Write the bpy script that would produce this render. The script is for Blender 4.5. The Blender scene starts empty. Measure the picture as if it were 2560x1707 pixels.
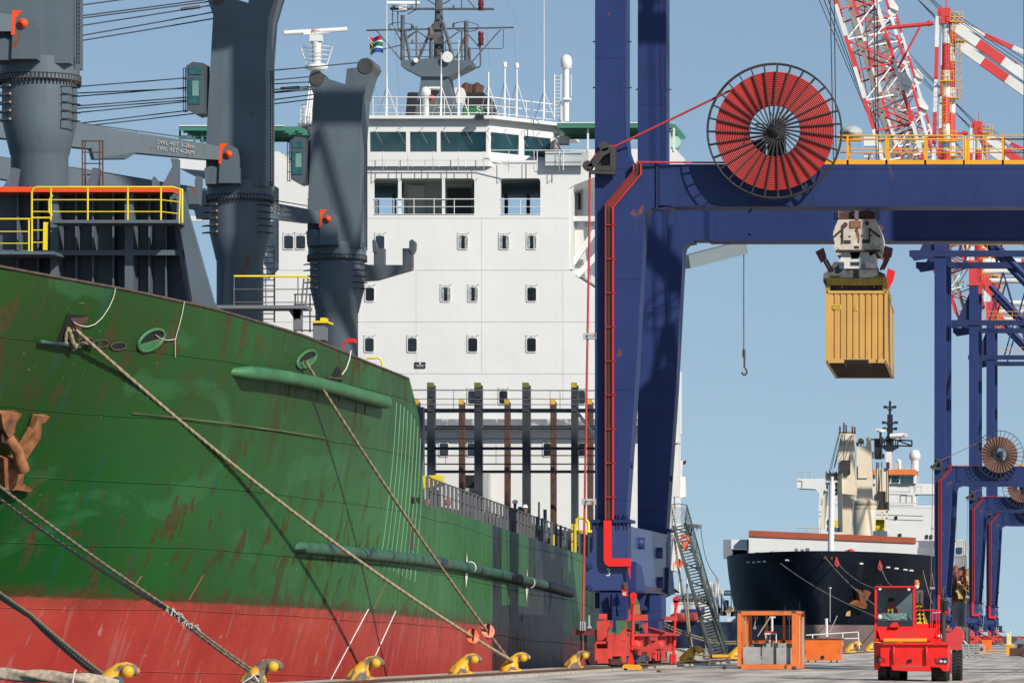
import bpy, math, random
from mathutils import Vector, Matrix
random.seed(7)
# ------------------------------------------------------------------ camera, sky, sun
F = 12823.0; VX = 2815.0; VY = 1590.0; H = 1.5          # lens of the photograph: focal length and vanishing point in its pixels
scn = bpy.context.scene; col = scn.collection
cam = bpy.data.cameras.new('camera'); camo = bpy.data.objects.new('camera', cam); col.objects.link(camo)
cam.sensor_width = 36; cam.lens = F/2560*36
cam.shift_x = (1280-VX)/2560; cam.shift_y = (VY-852.5)/2560
cam.clip_start = 1; cam.clip_end = 60000
camo.location = (0, 0, H); camo.rotation_euler = (math.pi/2, 0, 0)
scn.camera = camo
LD = Vector((-.98, 1, -.90)).normalized()                # the way the sunlight travels
w = bpy.data.worlds.new('World'); scn.world = w; w.use_nodes = True
nt = w.node_tree; bg = nt.nodes['Background']
sky = nt.nodes.new('ShaderNodeTexSky'); sky.sky_type = 'NISHITA'; sky.sun_disc = False
sky.sun_elevation = math.radians(32.5); sky.sun_rotation = math.radians(135)
sky.altitude = 0; sky.air_density = 1.2; sky.dust_density = 0.12; sky.ozone_density = 1.2
bg.inputs[1].default_value = 0.106
tcw = nt.nodes.new('ShaderNodeTexCoord'); upv = nt.nodes.new('ShaderNodeVectorMath'); upv.operation = 'ADD'; upv.inputs[1].default_value = (0, 0, .165)
nt.links.new(tcw.outputs['Generated'], upv.inputs[0]); nv = nt.nodes.new('ShaderNodeVectorMath'); nv.operation = 'NORMALIZE'; nt.links.new(upv.outputs[0], nv.inputs[0]); nt.links.new(nv.outputs[0], sky.inputs[0])
nt.links.new(sky.outputs[0], bg.inputs[0])
sl = bpy.data.lights.new('sun', 'SUN'); so = bpy.data.objects.new('sun', sl); col.objects.link(so)
sl.energy = 4.7; sl.angle = math.radians(.53); sl.color = (1, .945, .86)
so.rotation_euler = LD.to_track_quat('-Z', 'Y').to_euler()
vs = scn.view_settings; vs.view_transform = 'Standard'; vs.look = 'None'; vs.exposure = 0.0; vs.gamma = 1
scn.cycles.max_bounces = 5; scn.cycles.diffuse_bounces = 1

# ------------------------------------------------------------------ helpers
V = Vector
def W(x, y, D): return V(((x-VX)/F*D, D, H+(VY-y)/F*D))
def zat(y, D): return H+(VY-y)/F*D
def xat(x, D): return (x-VX)/F*D
class MB:
    def __init__(s): s.v = []; s.f = []; s.m = []; s.s = []; s.mi = 0
    def add(s, vs_, fs, sm=False):
        o = len(s.v); s.v += [tuple(p) for p in vs_]
        for f in fs: s.f.append([o+i for i in f]); s.m.append(s.mi); s.s.append(sm)
    def box(s, a, b):
        x0, y0, z0 = a; x1, y1, z1 = b
        s.add([(x0,y0,z0),(x1,y0,z0),(x1,y1,z0),(x0,y1,z0),(x0,y0,z1),(x1,y0,z1),(x1,y1,z1),(x0,y1,z1)],
              [(0,3,2,1),(4,5,6,7),(0,1,5,4),(1,2,6,5),(2,3,7,6),(3,0,4,7)]); return s
    def fb(s, x0, y0, x1, y1, D0, D1):                    # a box whose front face sits at depth D0
        a = W(x0, y1, D0); b = W(x1, y0, D0); s.box((a.x, D0, a.z), (b.x, D1, b.z)); return s
    def bar(s, p, q, w_, h_=None, up=V((0,0,1))):
        p = V(p); q = V(q); h_ = h_ or w_; d = (q-p).normalized()
        u = d.cross(up)
        if u.length < 1e-3: u = d.cross(V((0,1,0)))
        u.normalize(); n = u.cross(d); u *= w_/2; n *= h_/2
        s.add([p-u-n,p+u-n,p+u+n,p-u+n,q-u-n,q+u-n,q+u+n,q-u+n],
              [(0,1,2,3),(7,6,5,4),(0,4,5,1),(1,5,6,2),(2,6,7,3),(3,7,4,0)]); return s
    def tube(s, pts, r, n=8, caps=True):
        pts = [V(p) for p in pts]; k = len(pts); rings = []
        rr = r if isinstance(r, (list, tuple)) else [r]*k
        d0 = (pts[1]-pts[0]).normalized(); ref = V((0,0,1)) if abs(d0.z) < .9 else V((1,0,0))
        u = d0.cross(ref).normalized(); o = len(s.v); vv = []
        for i in range(k):
            d = (pts[min(i+1,k-1)]-pts[max(i-1,0)]).normalized()
            u = (u-d*u.dot(d)).normalized(); n2 = d.cross(u)
            for j in range(n):
                a = 2*math.pi*j/n; vv.append(pts[i]+(u*math.cos(a)+n2*math.sin(a))*rr[i])
        fs = [(i*n+j, i*n+(j+1)%n, (i+1)*n+(j+1)%n, (i+1)*n+j) for i in range(k-1) for j in range(n)]
        s.add(vv, fs, True)
        if caps:
            s.add(vv[:n], [list(range(n))[::-1]]); s.add(vv[-n:], [list(range(n))])
        return s
    def lathe(s, prof, o, ax=(0,0,1), n=20, caps=True):    # prof: (radius, distance along the axis)
        o = V(o); ax = V(ax).normalized(); r_ = V((1,0,0)) if abs(ax.x) < .9 else V((0,1,0))
        u = ax.cross(r_).normalized(); v2 = ax.cross(u); vv = []
        for r, t in prof:
            for j in range(n):
                a = 2*math.pi*(j+.5)/n; vv.append(o+ax*t+(u*math.cos(a)+v2*math.sin(a))*r)
        k = len(prof)
        s.add(vv, [(i*n+j, i*n+(j+1)%n, (i+1)*n+(j+1)%n, (i+1)*n+j) for i in range(k-1) for j in range(n)], True)
        if caps and prof[0][0] > 1e-6: s.add(vv[:n], [list(range(n))[::-1]])
        if caps and prof[-1][0] > 1e-6: s.add(vv[-n:], [list(range(n))])
        return s
    def ring(s, c, ax, R, r, n=48, k=6):
        c = V(c); ax = V(ax).normalized(); r_ = V((1,0,0)) if abs(ax.x) < .9 else V((0,1,0))
        u = ax.cross(r_).normalized(); v2 = ax.cross(u); vv = []
        for i in range(n):
            a = 2*math.pi*i/n; d = u*math.cos(a)+v2*math.sin(a)
            for j in range(k):
                b = 2*math.pi*j/k; vv.append(c+d*(R+r*math.cos(b))+ax*r*math.sin(b))
        s.add(vv, [(i*k+j, i*k+(j+1)%k, ((i+1)%n)*k+(j+1)%k, ((i+1)%n)*k+j) for i in range(n) for j in range(k)], True); return s
    def poly(s, pts, vec):                                # outline of 3-D points, thickened along vec
        pts = [V(p) for p in pts]; n = len(pts); vec = V(vec)
        s.add(pts+[p+vec for p in pts], [list(range(n))]+[list(range(2*n-1, n-1, -1))]+[(i, i+n, (i+1)%n+n, (i+1)%n) for i in range(n)]); return s
    def prism(s, px, D0, D1): return s.poly([W(x, y, D0) for x, y in px], (0, D1-D0, 0))
    def sphere(s, c, r, n=12, sc=(1,1,1)):
        c = V(c); m = n//2; vv = []
        for i in range(m+1):
            t = math.pi*i/m
            for j in range(n):
                a = 2*math.pi*j/n; vv.append(c+V((r*sc[0]*math.sin(t)*math.cos(a), r*sc[1]*math.sin(t)*math.sin(a), r*sc[2]*math.cos(t))))
        s.add(vv, [(i*n+j, (i+1)*n+j, (i+1)*n+(j+1)%n, i*n+(j+1)%n) for i in range(m) for j in range(n)], True); return s
    def grid(s, rows, sm=True):
        k = len(rows[0]); vv = [p for r in rows for p in r]
        s.add(vv, [(i*k+j, i*k+j+1, (i+1)*k+j+1, (i+1)*k+j) for i in range(len(rows)-1) for j in range(k-1)], sm); return s
def origin(o):
    p = V((0,0,0))
    while o is not None: p += o.location; o = o.parent
    return p
SPLIT = set('wing_strut side_window bulwark_opening freeing_slot step_iron rope_sheave guard_bar roof_pad spreader_lamp bogie_wheel bollard_horn bridge_window dark_doorway side_house bridge_wing canopy_post exhaust_pipe funnel red_mast_light mast_horn hatch_cover boom_cradle tan_control_box cable_roller lifting_lug castor panel_hole corner_casting casting_hole trolley_rail boom head_sheave white_stanchion hawse_roller vest_stripe wiper lamp_lens roller_fairlead winch stripe mast_lamp luffing_rope guide_brace stern_house halyard block_fitting lashing_chain gallery_railing_post boom_arm deck_seam crane_beam_lug beam_lug sill_gusset deck_fitting grey_motor step_bracket bow_bulwark tower_hoop jib_bracket rope_part platform'.split())
def islands(mb):
    key = {}; par = list(range(len(mb.v)))
    def find(i):
        while par[i] != i: par[i] = par[par[i]]; i = par[i]
        return i
    for i, p in enumerate(mb.v):
        k = (round(p[0], 4), round(p[1], 4), round(p[2], 4))
        if k in key: par[find(i)] = find(key[k])
        else: key[k] = i
    for f in mb.f:
        for i in f[1:]: par[find(i)] = find(f[0])
    gr = {}
    for fi, f in enumerate(mb.f): gr.setdefault(find(f[0]), []).append(fi)
    out = []
    for fl_ in gr.values():
        n = MB(); ix = {}
        for fi in fl_:
            q = []
            for i in mb.f[fi]:
                if i not in ix: ix[i] = len(n.v); n.v.append(mb.v[i])
                q.append(ix[i])
            n.f.append(q); n.m.append(mb.m[fi]); n.s.append(mb.s[fi])
        out.append(n)
    return out
def part(name, mb, mat, parent=None, bevel=0):
    if name in SPLIT and parent is not None:
        isl = islands(mb)
        if 1 < len(isl) <= 60: return [part1(name, i, mat, parent, bevel) for i in isl][0]
    return part1(name, mb, mat, parent, bevel)
def part1(name, mb, mat, parent=None, bevel=0):
    me = bpy.data.meshes.new(name); off = origin(parent)
    me.from_pydata([(p[0]-off.x, p[1]-off.y, p[2]-off.z) for p in mb.v], [], mb.f)
    for m_ in (mat if isinstance(mat, (list, tuple)) else [mat]): me.materials.append(m_)
    me.polygons.foreach_set('material_index', mb.m); me.polygons.foreach_set('use_smooth', mb.s)
    me.update()
    o = bpy.data.objects.new(name, me); col.objects.link(o); o.parent = parent
    if bevel:
        b = o.modifiers.new('bevel', 'BEVEL'); b.width = bevel; b.segments = 2; b.limit_method = 'ANGLE'
    return o
def tag(o, label=None, cat=None, group=None, kind=None):
    if label: o['label'] = label
    if cat: o['category'] = cat
    if group: o['group'] = group
    if kind: o['kind'] = kind
    return o
def thing(name, label, cat, loc, group=None):
    o = bpy.data.objects.new(name, None); col.objects.link(o); o.location = loc; o.empty_display_size = .2
    return tag(o, label, cat, group)
def copy_tree(o, parent=None):
    c = o.copy(); col.objects.link(c); c.parent = parent
    for ch in [x for x in bpy.data.objects if x.parent is o]: copy_tree(ch, c)
    return c
def sag(p, q, s_, n=24):                                  # a hanging line
    p = V(p); q = V(q); return [p.lerp(q, i/n)-V((0,0,s_*4*(i/n)*(1-i/n))) for i in range(n+1)]
def zz(ox, oy, sc): return lambda x, y: (ox+x/sc, oy+y/sc)

# ------------------------------------------------------------------ materials
def s2l(c): return tuple((x/12.92 if x <= .04045 else ((x+.055)/1.055)**2.4) for x in c)
def rgb(r, g, b): return s2l((r/255, g/255, b/255))
MATS = {}
def mat(name, c, rough=.5, metal=0.0, var=.15, vs=.6, rust=0.0, rc=(.13,.045,.018), rs=2.0, streak=0.0, sc2=None, rthr=None, seams=(), bump=0.0, bsc=6.0, bdist=.03, spec=.5, coat=0.0, emit=None):
    if name in MATS: return MATS[name]
    m = bpy.data.materials.new(name); MATS[name] = m; m.use_nodes = True; t = m.node_tree; N = t.nodes; L = t.links
    b = N['Principled BSDF']; b.inputs['Roughness'].default_value = rough; b.inputs['Metallic'].default_value = metal
    b.inputs['Specular IOR Level'].default_value = spec; b.inputs['Coat Weight'].default_value = coat
    if emit: b.inputs['Emission Color'].default_value = (*c, 1); b.inputs['Emission Strength'].default_value = emit
    tc = N.new('ShaderNodeTexCoord')
    def noise(scale, det=5, stretch=None, dist=0.0):
        n = N.new('ShaderNodeTexNoise'); n.inputs['Scale'].default_value = scale; n.inputs['Detail'].default_value = det; n.inputs['Distortion'].default_value = dist
        if stretch:
            mp = N.new('ShaderNodeMapping'); mp.inputs['Scale'].default_value = stretch; L.new(tc.outputs['Object'], mp.inputs[0]); L.new(mp.outputs[0], n.inputs[0])
        else: L.new(tc.outputs['Object'], n.inputs[0])
        return n.outputs[0]
    def ramp(src, a, bb):
        r = N.new('ShaderNodeMapRange'); r.inputs[1].default_value = a; r.inputs[2].default_value = bb; L.new(src, r.inputs[0]); return r.outputs[0]
    def mix(f, A, B):
        x = N.new('ShaderNodeMix'); x.data_type = 'RGBA'
        if hasattr(f, 'links'): L.new(f, x.inputs[0])
        else: x.inputs[0].default_value = f
        for k, q in ((6, A), (7, B)):
            if hasattr(q, 'links'): L.new(q, x.inputs[k])
            else: x.inputs[k].default_value = (*q, 1)
        return x.outputs[2]
    lo = tuple(x*(1-var) for x in c); hi = tuple(min(1, x*(1+var)) for x in c)
    cur = mix(ramp(noise(vs, 6), .3, .7), lo, hi)
    if sc2: cur = mix(ramp(noise(sc2[1], 6, None, .5), .55, .62), cur, sc2[0])
    if streak:
        st = N.new('ShaderNodeMath'); st.operation = 'MULTIPLY'; st.inputs[1].default_value = streak
        L.new(ramp(noise(1.0, 5, (5, 5, .25)), .5, .75), st.inputs[0]); cur = mix(st.outputs[0], cur, tuple(x*.35 for x in c))
    if rust or rthr:
        th = rthr if rthr else .72-.27*rust; f = ramp(noise(rs, 9, (1, 1, .45), .6), th, th+.06)
        cur = mix(f, cur, mix(ramp(noise(9, 3), .3, .7), rc, tuple(x*1.9 for x in rc)))
        rr = N.new('ShaderNodeMapRange'); rr.inputs[3].default_value = rough; rr.inputs[4].default_value = .9; L.new(f, rr.inputs[0]); L.new(rr.outputs[0], b.inputs['Roughness'])
    if seams:
        sx = N.new('ShaderNodeSeparateXYZ'); L.new(tc.outputs['Object'], sx.inputs[0])
        for axis, step, wd, amt in seams:
            a = N.new('ShaderNodeMath'); a.operation = 'PINGPONG'; a.inputs[1].default_value = step; L.new(sx.outputs[axis], a.inputs[0])
            r = N.new('ShaderNodeMapRange'); r.inputs[1].default_value = step-wd; r.inputs[2].default_value = step-wd*.5; r.inputs[4].default_value = amt; L.new(a.outputs[0], r.inputs[0]); cur = mix(r.outputs[0], cur, tuple(x*.35 for x in c))
    L.new(cur, b.inputs['Base Color'])
    if bump:
        bp = N.new('ShaderNodeBump'); bp.inputs['Strength'].default_value = bump; bp.inputs['Distance'].default_value = bdist
        L.new(noise(bsc, 4 if bsc < 3 else 6), bp.inputs['Height']); L.new(bp.outputs[0], b.inputs['Normal'])
    return m
BLUE = mat('blue paint', (.019,.036,.130), .5, spec=.3, var=.14, vs=.25, rust=.13, rs=1.6, streak=.22, seams=((2, 2.15, .03, .55), (0, 2.6, .03, .3)), bump=.3, bsc=1.1, bdist=.05)
BLUED = mat('dull blue paint', (.02,.032,.10), .5, spec=.3, var=.1)
RED = mat('bright red paint', (.75,.025,.02), .45, spec=.3, var=.08)
REDD = mat('worn red paint', (.60,.06,.048), .55, spec=.3, var=.22, vs=2, rust=.32, rs=3, streak=.35)
CREDW = mat('crane red paint', (.62,.05,.05), .5, var=.08)
WHITE = mat('white paint', (.755,.75,.722), .5, spec=.3, var=.035, vs=.25, streak=.04, seams=((2, 1.385, .02, .07), (0, 2.4, .02, .07)), bump=.35, bsc=.9, bdist=.06)
CWHITE = mat('weathered white paint', (.72,.71,.66), .5, var=.08, rust=.08)
YEL = mat('yellow paint', (.80,.60,.02), .5, var=.08)
OYEL = mat('orange yellow paint', (.80,.36,.01), .5, var=.08)
ORANGE = mat('orange paint', (.80,.16,.02), .5, var=.12, vs=1.5, rust=.1)
DECKO = mat('signal orange paint', (.85,.075,.008), .5, var=.06)
GREY = mat('crane grey paint', (.102,.132,.155), .5, spec=.3, var=.1, vs=.5, rust=.2, rs=1.6, streak=.15)
DGREY = mat('dark slate paint', (.075,.09,.105), .5, var=.15, vs=.7, rust=.12, streak=.2)
MGREY = mat('mid grey paint', (.17,.18,.19), .5, var=.12, rust=.15)
LGREY = mat('light grey paint', (.42,.43,.42), .5, var=.1, rust=.1)
BLACK = mat('black paint', (.022,.022,.025), .45, var=.2)
SHADE_NAVY = mat('navy shade paint', (.012,.015,.024), .35, var=.25, vs=.15, streak=.2)  # near black: shade on the cell guide rails put into the colour
STEEL = mat('galvanised steel', (.38,.38,.36), .45, .5, var=.2)
WIRE = mat('wire rope', (.03,.033,.04), .6, var=.2)
RUST = mat('rust', (.22,.075,.028), .85, var=.5, vs=4, bump=.5)
RUSTD = mat('dark rusted iron', (.085,.042,.027), .85, var=.4, vs=5, bump=.4)
RUBBER = mat('rubber', (.018,.018,.018), .8, var=.3, vs=6)
CABR = mat('red cable', (.50,.045,.04), .5, var=.08)
CABB = mat('brown cable', (.30,.155,.11), .55, var=.1)
GLASST = mat('teal window glass', (.012,.05,.065), .06, var=.3, vs=1.2, spec=.9)
GLASSD = mat('dark window glass', (.018,.022,.028), .06, var=.3, vs=3, spec=.8)
CURT = mat('curtain behind glass', (.35,.37,.36), .3, var=.5, vs=9)
GREEN = mat('green paint', (.03,.13,.055), .5, var=.12)
TEALG = mat('awning green paint', (.05,.22,.15), .55, var=.1)
ROPE = mat('sisal rope', (.36,.28,.17), .9, var=.25, vs=8, bump=.6)
ROPED = mat('weathered rope', (.25,.19,.12), .9, var=.3, vs=8, bump=.6)
ROPEW = mat('white rope', (.62,.58,.50), .9, var=.12, vs=8)
CREAM = mat('cream paint', (.80,.68,.50), .5, var=.05, vs=.4, streak=.1)
FLESH = mat('skin', (.25,.14,.09), .6, var=.08)
# ------------------------------------------------------------------ ground, water
def ground_mat():
    m = bpy.data.materials.new('worn concrete'); m.use_nodes = True; t = m.node_tree; N = t.nodes; L = t.links; b = N['Principled BSDF']
    tc = N.new('ShaderNodeTexCoord')
    def noise(sc, st=(1,1,1), d=8):
        mp = N.new('ShaderNodeMapping'); mp.inputs['Scale'].default_value = st; L.new(tc.outputs['Object'], mp.inputs[0])
        n = N.new('ShaderNodeTexNoise'); n.inputs['Scale'].default_value = sc; n.inputs['Detail'].default_value = d; L.new(mp.outputs[0], n.inputs[0]); return n.outputs[0]
    def cr(src, stops):
        r = N.new('ShaderNodeValToRGB'); L.new(src, r.inputs[0]); e = r.color_ramp.elements
        e[0].position, e[0].color = stops[0][0], (*stops[0][1], 1); e[1].position, e[1].color = stops[1][0], (*stops[1][1], 1)
        for p, c in stops[2:]: q = e.new(p); q.color = (*c, 1)
        return r.outputs[0]
    base = cr(noise(.35, (1,.12,1)), [(.3, (.44,.395,.34)), (.7, (.64,.58,.51))])
    st = N.new('ShaderNodeMix'); st.data_type = 'RGBA'; st.blend_type = 'MULTIPLY'; st.inputs[0].default_value = .8; L.new(base, st.inputs[6])
    L.new(cr(noise(1.4, (.55,.05,1)), [(.40, (.50,.48,.46)), (.55, (1,1,1))]), st.inputs[7])
    # expansion joints
    sx = N.new('ShaderNodeSeparateXYZ'); L.new(tc.outputs['Object'], sx.inputs[0])
    def joint(out, step, wd):
        a = N.new('ShaderNodeMath'); a.operation = 'PINGPONG'; a.inputs[1].default_value = step/2; L.new(out, a.inputs[0])
        c = N.new('ShaderNodeMath'); c.operation = 'LESS_THAN'; c.inputs[1].default_value = wd; L.new(a.outputs[0], c.inputs[0]); return c.outputs[0]
    mx = N.new('ShaderNodeMath'); mx.operation = 'MAXIMUM'; L.new(joint(sx.outputs[0], 5.0, .03), mx.inputs[0]); L.new(joint(sx.outputs[1], 12.0, .12), mx.inputs[1])
    j = N.new('ShaderNodeMix'); j.data_type = 'RGBA'; L.new(mx.outputs[0], j.inputs[0]); L.new(st.outputs[2], j.inputs[6]); j.inputs[7].default_value = (.20,.18,.16,1)
    oil = N.new('ShaderNodeMix'); oil.data_type = 'RGBA'; L.new(cr(noise(.5, (1,.22,1), 5), [(.64, (0,0,0)), (.69, (.55,.55,.55))]), oil.inputs[0]); L.new(j.outputs[2], oil.inputs[6]); oil.inputs[7].default_value = (.12,.11,.10,1)
    L.new(oil.outputs[2], b.inputs['Base Color']); b.inputs['Roughness'].default_value = .85
    bp = N.new('ShaderNodeBump'); bp.inputs['Strength'].default_value = .3; bp.inputs['Distance'].default_value = .02; L.new(noise(9), bp.inputs['Height']); L.new(bp.outputs[0], b.inputs['Normal'])
    return m
CONC = ground_mat()
COPE = mat('quay coping concrete', (.46,.41,.34), .9, var=.3, vs=2.5, bump=.6, streak=.3)
RAILX = -20.0
GX = [-19.25, -6.0, 400.0]
def gz(x): return .22-.22*min(1, max(0, (x-GX[0])/(GX[1]-GX[0])))
m = MB()
ys = [40, 120, 160, 200, 260, 400, 700, 1200, 2200]
m.grid([[V((GX[0], y, .22)), V((-12.6, y, gz(-12.6))), V((GX[1], y, 0)), V((GX[2], y, 0))] for y in ys], False)
tag(part('quay_apron', m, CONC), kind='structure')
m = MB().box((-22.4, 40, -3.5), (-20.18, 2200, .30)).box((-19.82, 40, -.4), (-19.25, 2200, .30)).box((-20.18, 40, -.4), (-19.82, 2200, .2))
tag(part('quay_edge', m, COPE), kind='structure')
wm = bpy.data.materials.new('harbour water'); wm.use_nodes = True; t = wm.node_tree; b = t.nodes['Principled BSDF']
b.inputs['Base Color'].default_value = (.012,.07,.10,1); b.inputs['Roughness'].default_value = .15
n = t.nodes.new('ShaderNodeTexNoise'); n.inputs['Scale'].default_value = .9; n.inputs['Detail'].default_value = 6
tc = t.nodes.new('ShaderNodeTexCoord'); t.links.new(tc.outputs['Object'], n.inputs[0])
bp = t.nodes.new('ShaderNodeBump'); bp.inputs['Strength'].default_value = .9; bp.inputs['Distance'].default_value = .5
t.links.new(n.outputs[0], bp.inputs['Height']); t.links.new(bp.outputs[0], b.inputs['Normal'])
m = MB(); m.grid([[V((-9000, y, -2.4)), V((9000, y, -2.4))] for y in (-50, 20000)], False)
tag(part('water', m, wm), kind='structure')
# a low breakwater on the horizon at the far end of the quay
m = MB(); random.seed(3)
for k in range(2):
    pts = []
m.grid([[V((x, 2300+30*math.sin(x*.01), -3)), V((x, 2310, 1.2+random.random()*.8)), V((x, 2330, 1.2+random.random()*.8)), V((x, 2345, -3))] for x in range(-160, 700, 12)], False)
tag(part('breakwater', m, mat('breakwater rock', (.06,.07,.08), .9, var=.4, vs=.2)), kind='structure')
# crane rail: rail head in its groove and the row of chairs beside it
r = thing('crane_rail', 'rusty crane rail with a row of toothed chairs along the quay edge', 'rail', (RAILX, 200, .2))
part('rail_head', MB().box((-20.05, 60, .2), (-19.95, 1400, .37)), RUST, r)
m = MB(); y = 118.0
while y < 420:
    m.box((-19.84, y, .30), (-19.70, y+.16, .345)); y += .42
part('chair_row', m, RUSTD, r)
part('rail_flange', MB().box((-19.70, 60, .303), (-19.62, 1400, .345)).box((-20.4, 60, .303), (-20.3, 1400, .33)), RUSTD, r)
# faded painted lines on the apron
m = MB()
def line(x0, y0, x1, y1, wd):
    d = V((x1-x0, y1-y0, 0)).normalized(); n_ = V((-d.y, d.x, 0))*wd/2; ps = []
    for i in range(9):
        f = i/8; x = x0+(x1-x0)*f; y = y0+(y1-y0)*f; ps.append([V((x-n_.x, y-n_.y, gz(x-n_.x)+.008)), V((x+n_.x, y+n_.y, gz(x+n_.x)+.008))])
    m.grid(ps, False)
line(-17.5, 120, -17.5, 700, .12); line(-11, 120, -11, 700, .12); line(-9.8, 120, -9.8, 700, .1); line(-4.6, 120, -4.6, 700, .13)
line(-3.6, 140, -8.5, 176, .12); line(-2.8, 140, -2.8, 600, .4)
tag(part('painted_lines', m, mat('faded line paint', (.52,.48,.42), .9, var=.3, vs=1)), kind='structure')

# ------------------------------------------------------------------ hulls
def ell(D, Df, a):
    if D >= Df: return 1.0
    t = (Df-D)/a
    return math.sqrt(max(0, 1-t*t)) if t < 1 else 0.0
def interp(tab, x):
    if x <= tab[0][0]: return tab[0][1]
    for (a, b_), (c, d) in zip(tab, tab[1:]):
        if x <= c: return b_+(d-b_)*(x-a)/(c-a)
    return tab[-1][1]
class Hull:
    def __init__(s, xc, hb, deck, wl, ztab, zlow, stern, trim):
        s.xc, s.hb, s.deck, s.wl, s.ztab, s.zlow, s.stern, s.trim = xc, hb, deck, wl, ztab, zlow, stern, trim
    fine = .16
    def zd(s, D): return interp(s.ztab, D)
    def zflare(s, D): return max(s.zd(D), interp(s.flare, D)) if hasattr(s, 'flare') else s.zd(D)
    def b(s, D, z):
        bd = s.hb*ell(D, *s.deck); bw = s.hb*ell(D, *s.wl)
        u = min(1, max(0, (z-s.zlow)/(s.zflare(D)-s.zlow)))
        k = min(1, max(0, (D-s.deck[0]+s.deck[1])/(s.wl[0]-s.deck[0]+s.deck[1]))); p = 1.05+1.2*k
        v = bw+(bd-bw)*(1-(1-u)**p)
        if D > s.stern[0]:
            q = (D-s.stern[0])/(s.stern[1]-s.stern[0]); v *= 1-s.fine*q*q; 
            zb = s.zlow+q*s.stern[2]
            v *= min(1, max(.0, (z-zb)/3.0+.2)) if z < zb+2.4 else 1
        return v
    def X(s, D, z): return s.xc+s.b(D, z)
    def hit(s, px, py, off=0.0):                          # where the line of sight through a photo pixel meets the port side
        lo = None; D = s.deck[0]-s.deck[1]
        while D < s.stern[1]:
            p = W(px, py, D); f = p.x-s.X(D, p.z)
            if f < 0 and lo is not None:
                a, c = lo, D
                for _ in range(30):
                    mm = (a+c)/2; p = W(px, py, mm)
                    if p.x-s.X(mm, p.z) < 0: c = mm
                    else: a = mm
                D = a; break
            lo = D if f >= 0 else None if lo is None else lo
            D += .5
        p = W(px, py, D); n_ = s.normal(D, p.z)
        return p+n_*off
    def normal(s, D, z):
        e = .2; dz = (s.X(D, z+e)-s.X(D, z-e))/(2*e); dy = (s.X(D+e, z)-s.X(D-e, z))/(2*e)
        return V((1, -dy, -dz)).normalized()
    def mesh(s, name, stations, mats, parent, nz=26):
        m = MB(); rows = []
        for D in stations:
            zt = s.zd(D); r_ = []
            for i in range(nz+1):
                z = zt+(s.zlow-zt)*i/nz; r_.append(V((s.xc+s.b(D, z), D, z)))
            rows.append(r_+[V((2*s.xc-p.x, p.y, p.z)) for p in r_[::-1]])
        m.grid(rows, True)
        k = len(rows[-1]); m.add(rows[-1], [list(range(k))])
        return part(name, m, mats, parent)
# ================================================================== the near cargo ship
A1 = zz(0,0,2.24); B2 = zz(450,0,2.24); C3 = zz(700,0,3.0157); D4 = zz(880,250,2.4125); E5 = zz(1400,0,2.613)
G1 = zz(0,640,2.613); G2 = zz(500,640,2.613); G3 = zz(980,900,2.9037); G4 = zz(1400,1240,3.3566); G5 = zz(1980,480,3.1375); G6 = zz(1780,1000,2.903)
H1 = zz(0,1380,3.36); H2 = zz(650,1380,2.94); H3 = zz(1800,1380,3.459); H4 = zz(2240,560,4.6125); H5 = zz(2260,1000,2.377); H6 = zz(1400,560,2.12)
I1 = zz(0,440,4.127); I2 = zz(1440,1440,6.032); I3 = zz(2060,0,3.732); I4 = zz(1980,1040,4.1275); I5 = zz(1660,1240,3.565); I6 = zz(2160,1440,5.8725); I7 = zz(900,0,5.0575)
def text(name, body, size, loc, mat_, parent, roty=0.0, basis=None):
    c = bpy.data.curves.new(name, 'FONT'); c.body = body; c.size = size; c.extrude = .004; c.align_x = 'LEFT'; c.align_y = 'CENTER'
    t = bpy.data.objects.new(name, c); col.objects.link(t); bpy.context.view_layer.update()
    me = bpy.data.meshes.new_from_object(t.evaluated_get(bpy.context.evaluated_depsgraph_get())); me.name = name
    bpy.data.objects.remove(t); bpy.data.curves.remove(c); me.materials.clear(); me.materials.append(mat_)
    o = bpy.data.objects.new(name, me); col.objects.link(o); o.rotation_euler = (math.pi/2, roty, 0)
    o.parent = parent; o.location = V(loc)-origin(parent); return o
XC = -37.8
ship = thing('cargo_ship', 'large cargo ship with scuffed green and red hull and three grey deck cranes', 'ship', (XC, 220, -2.4))
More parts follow.
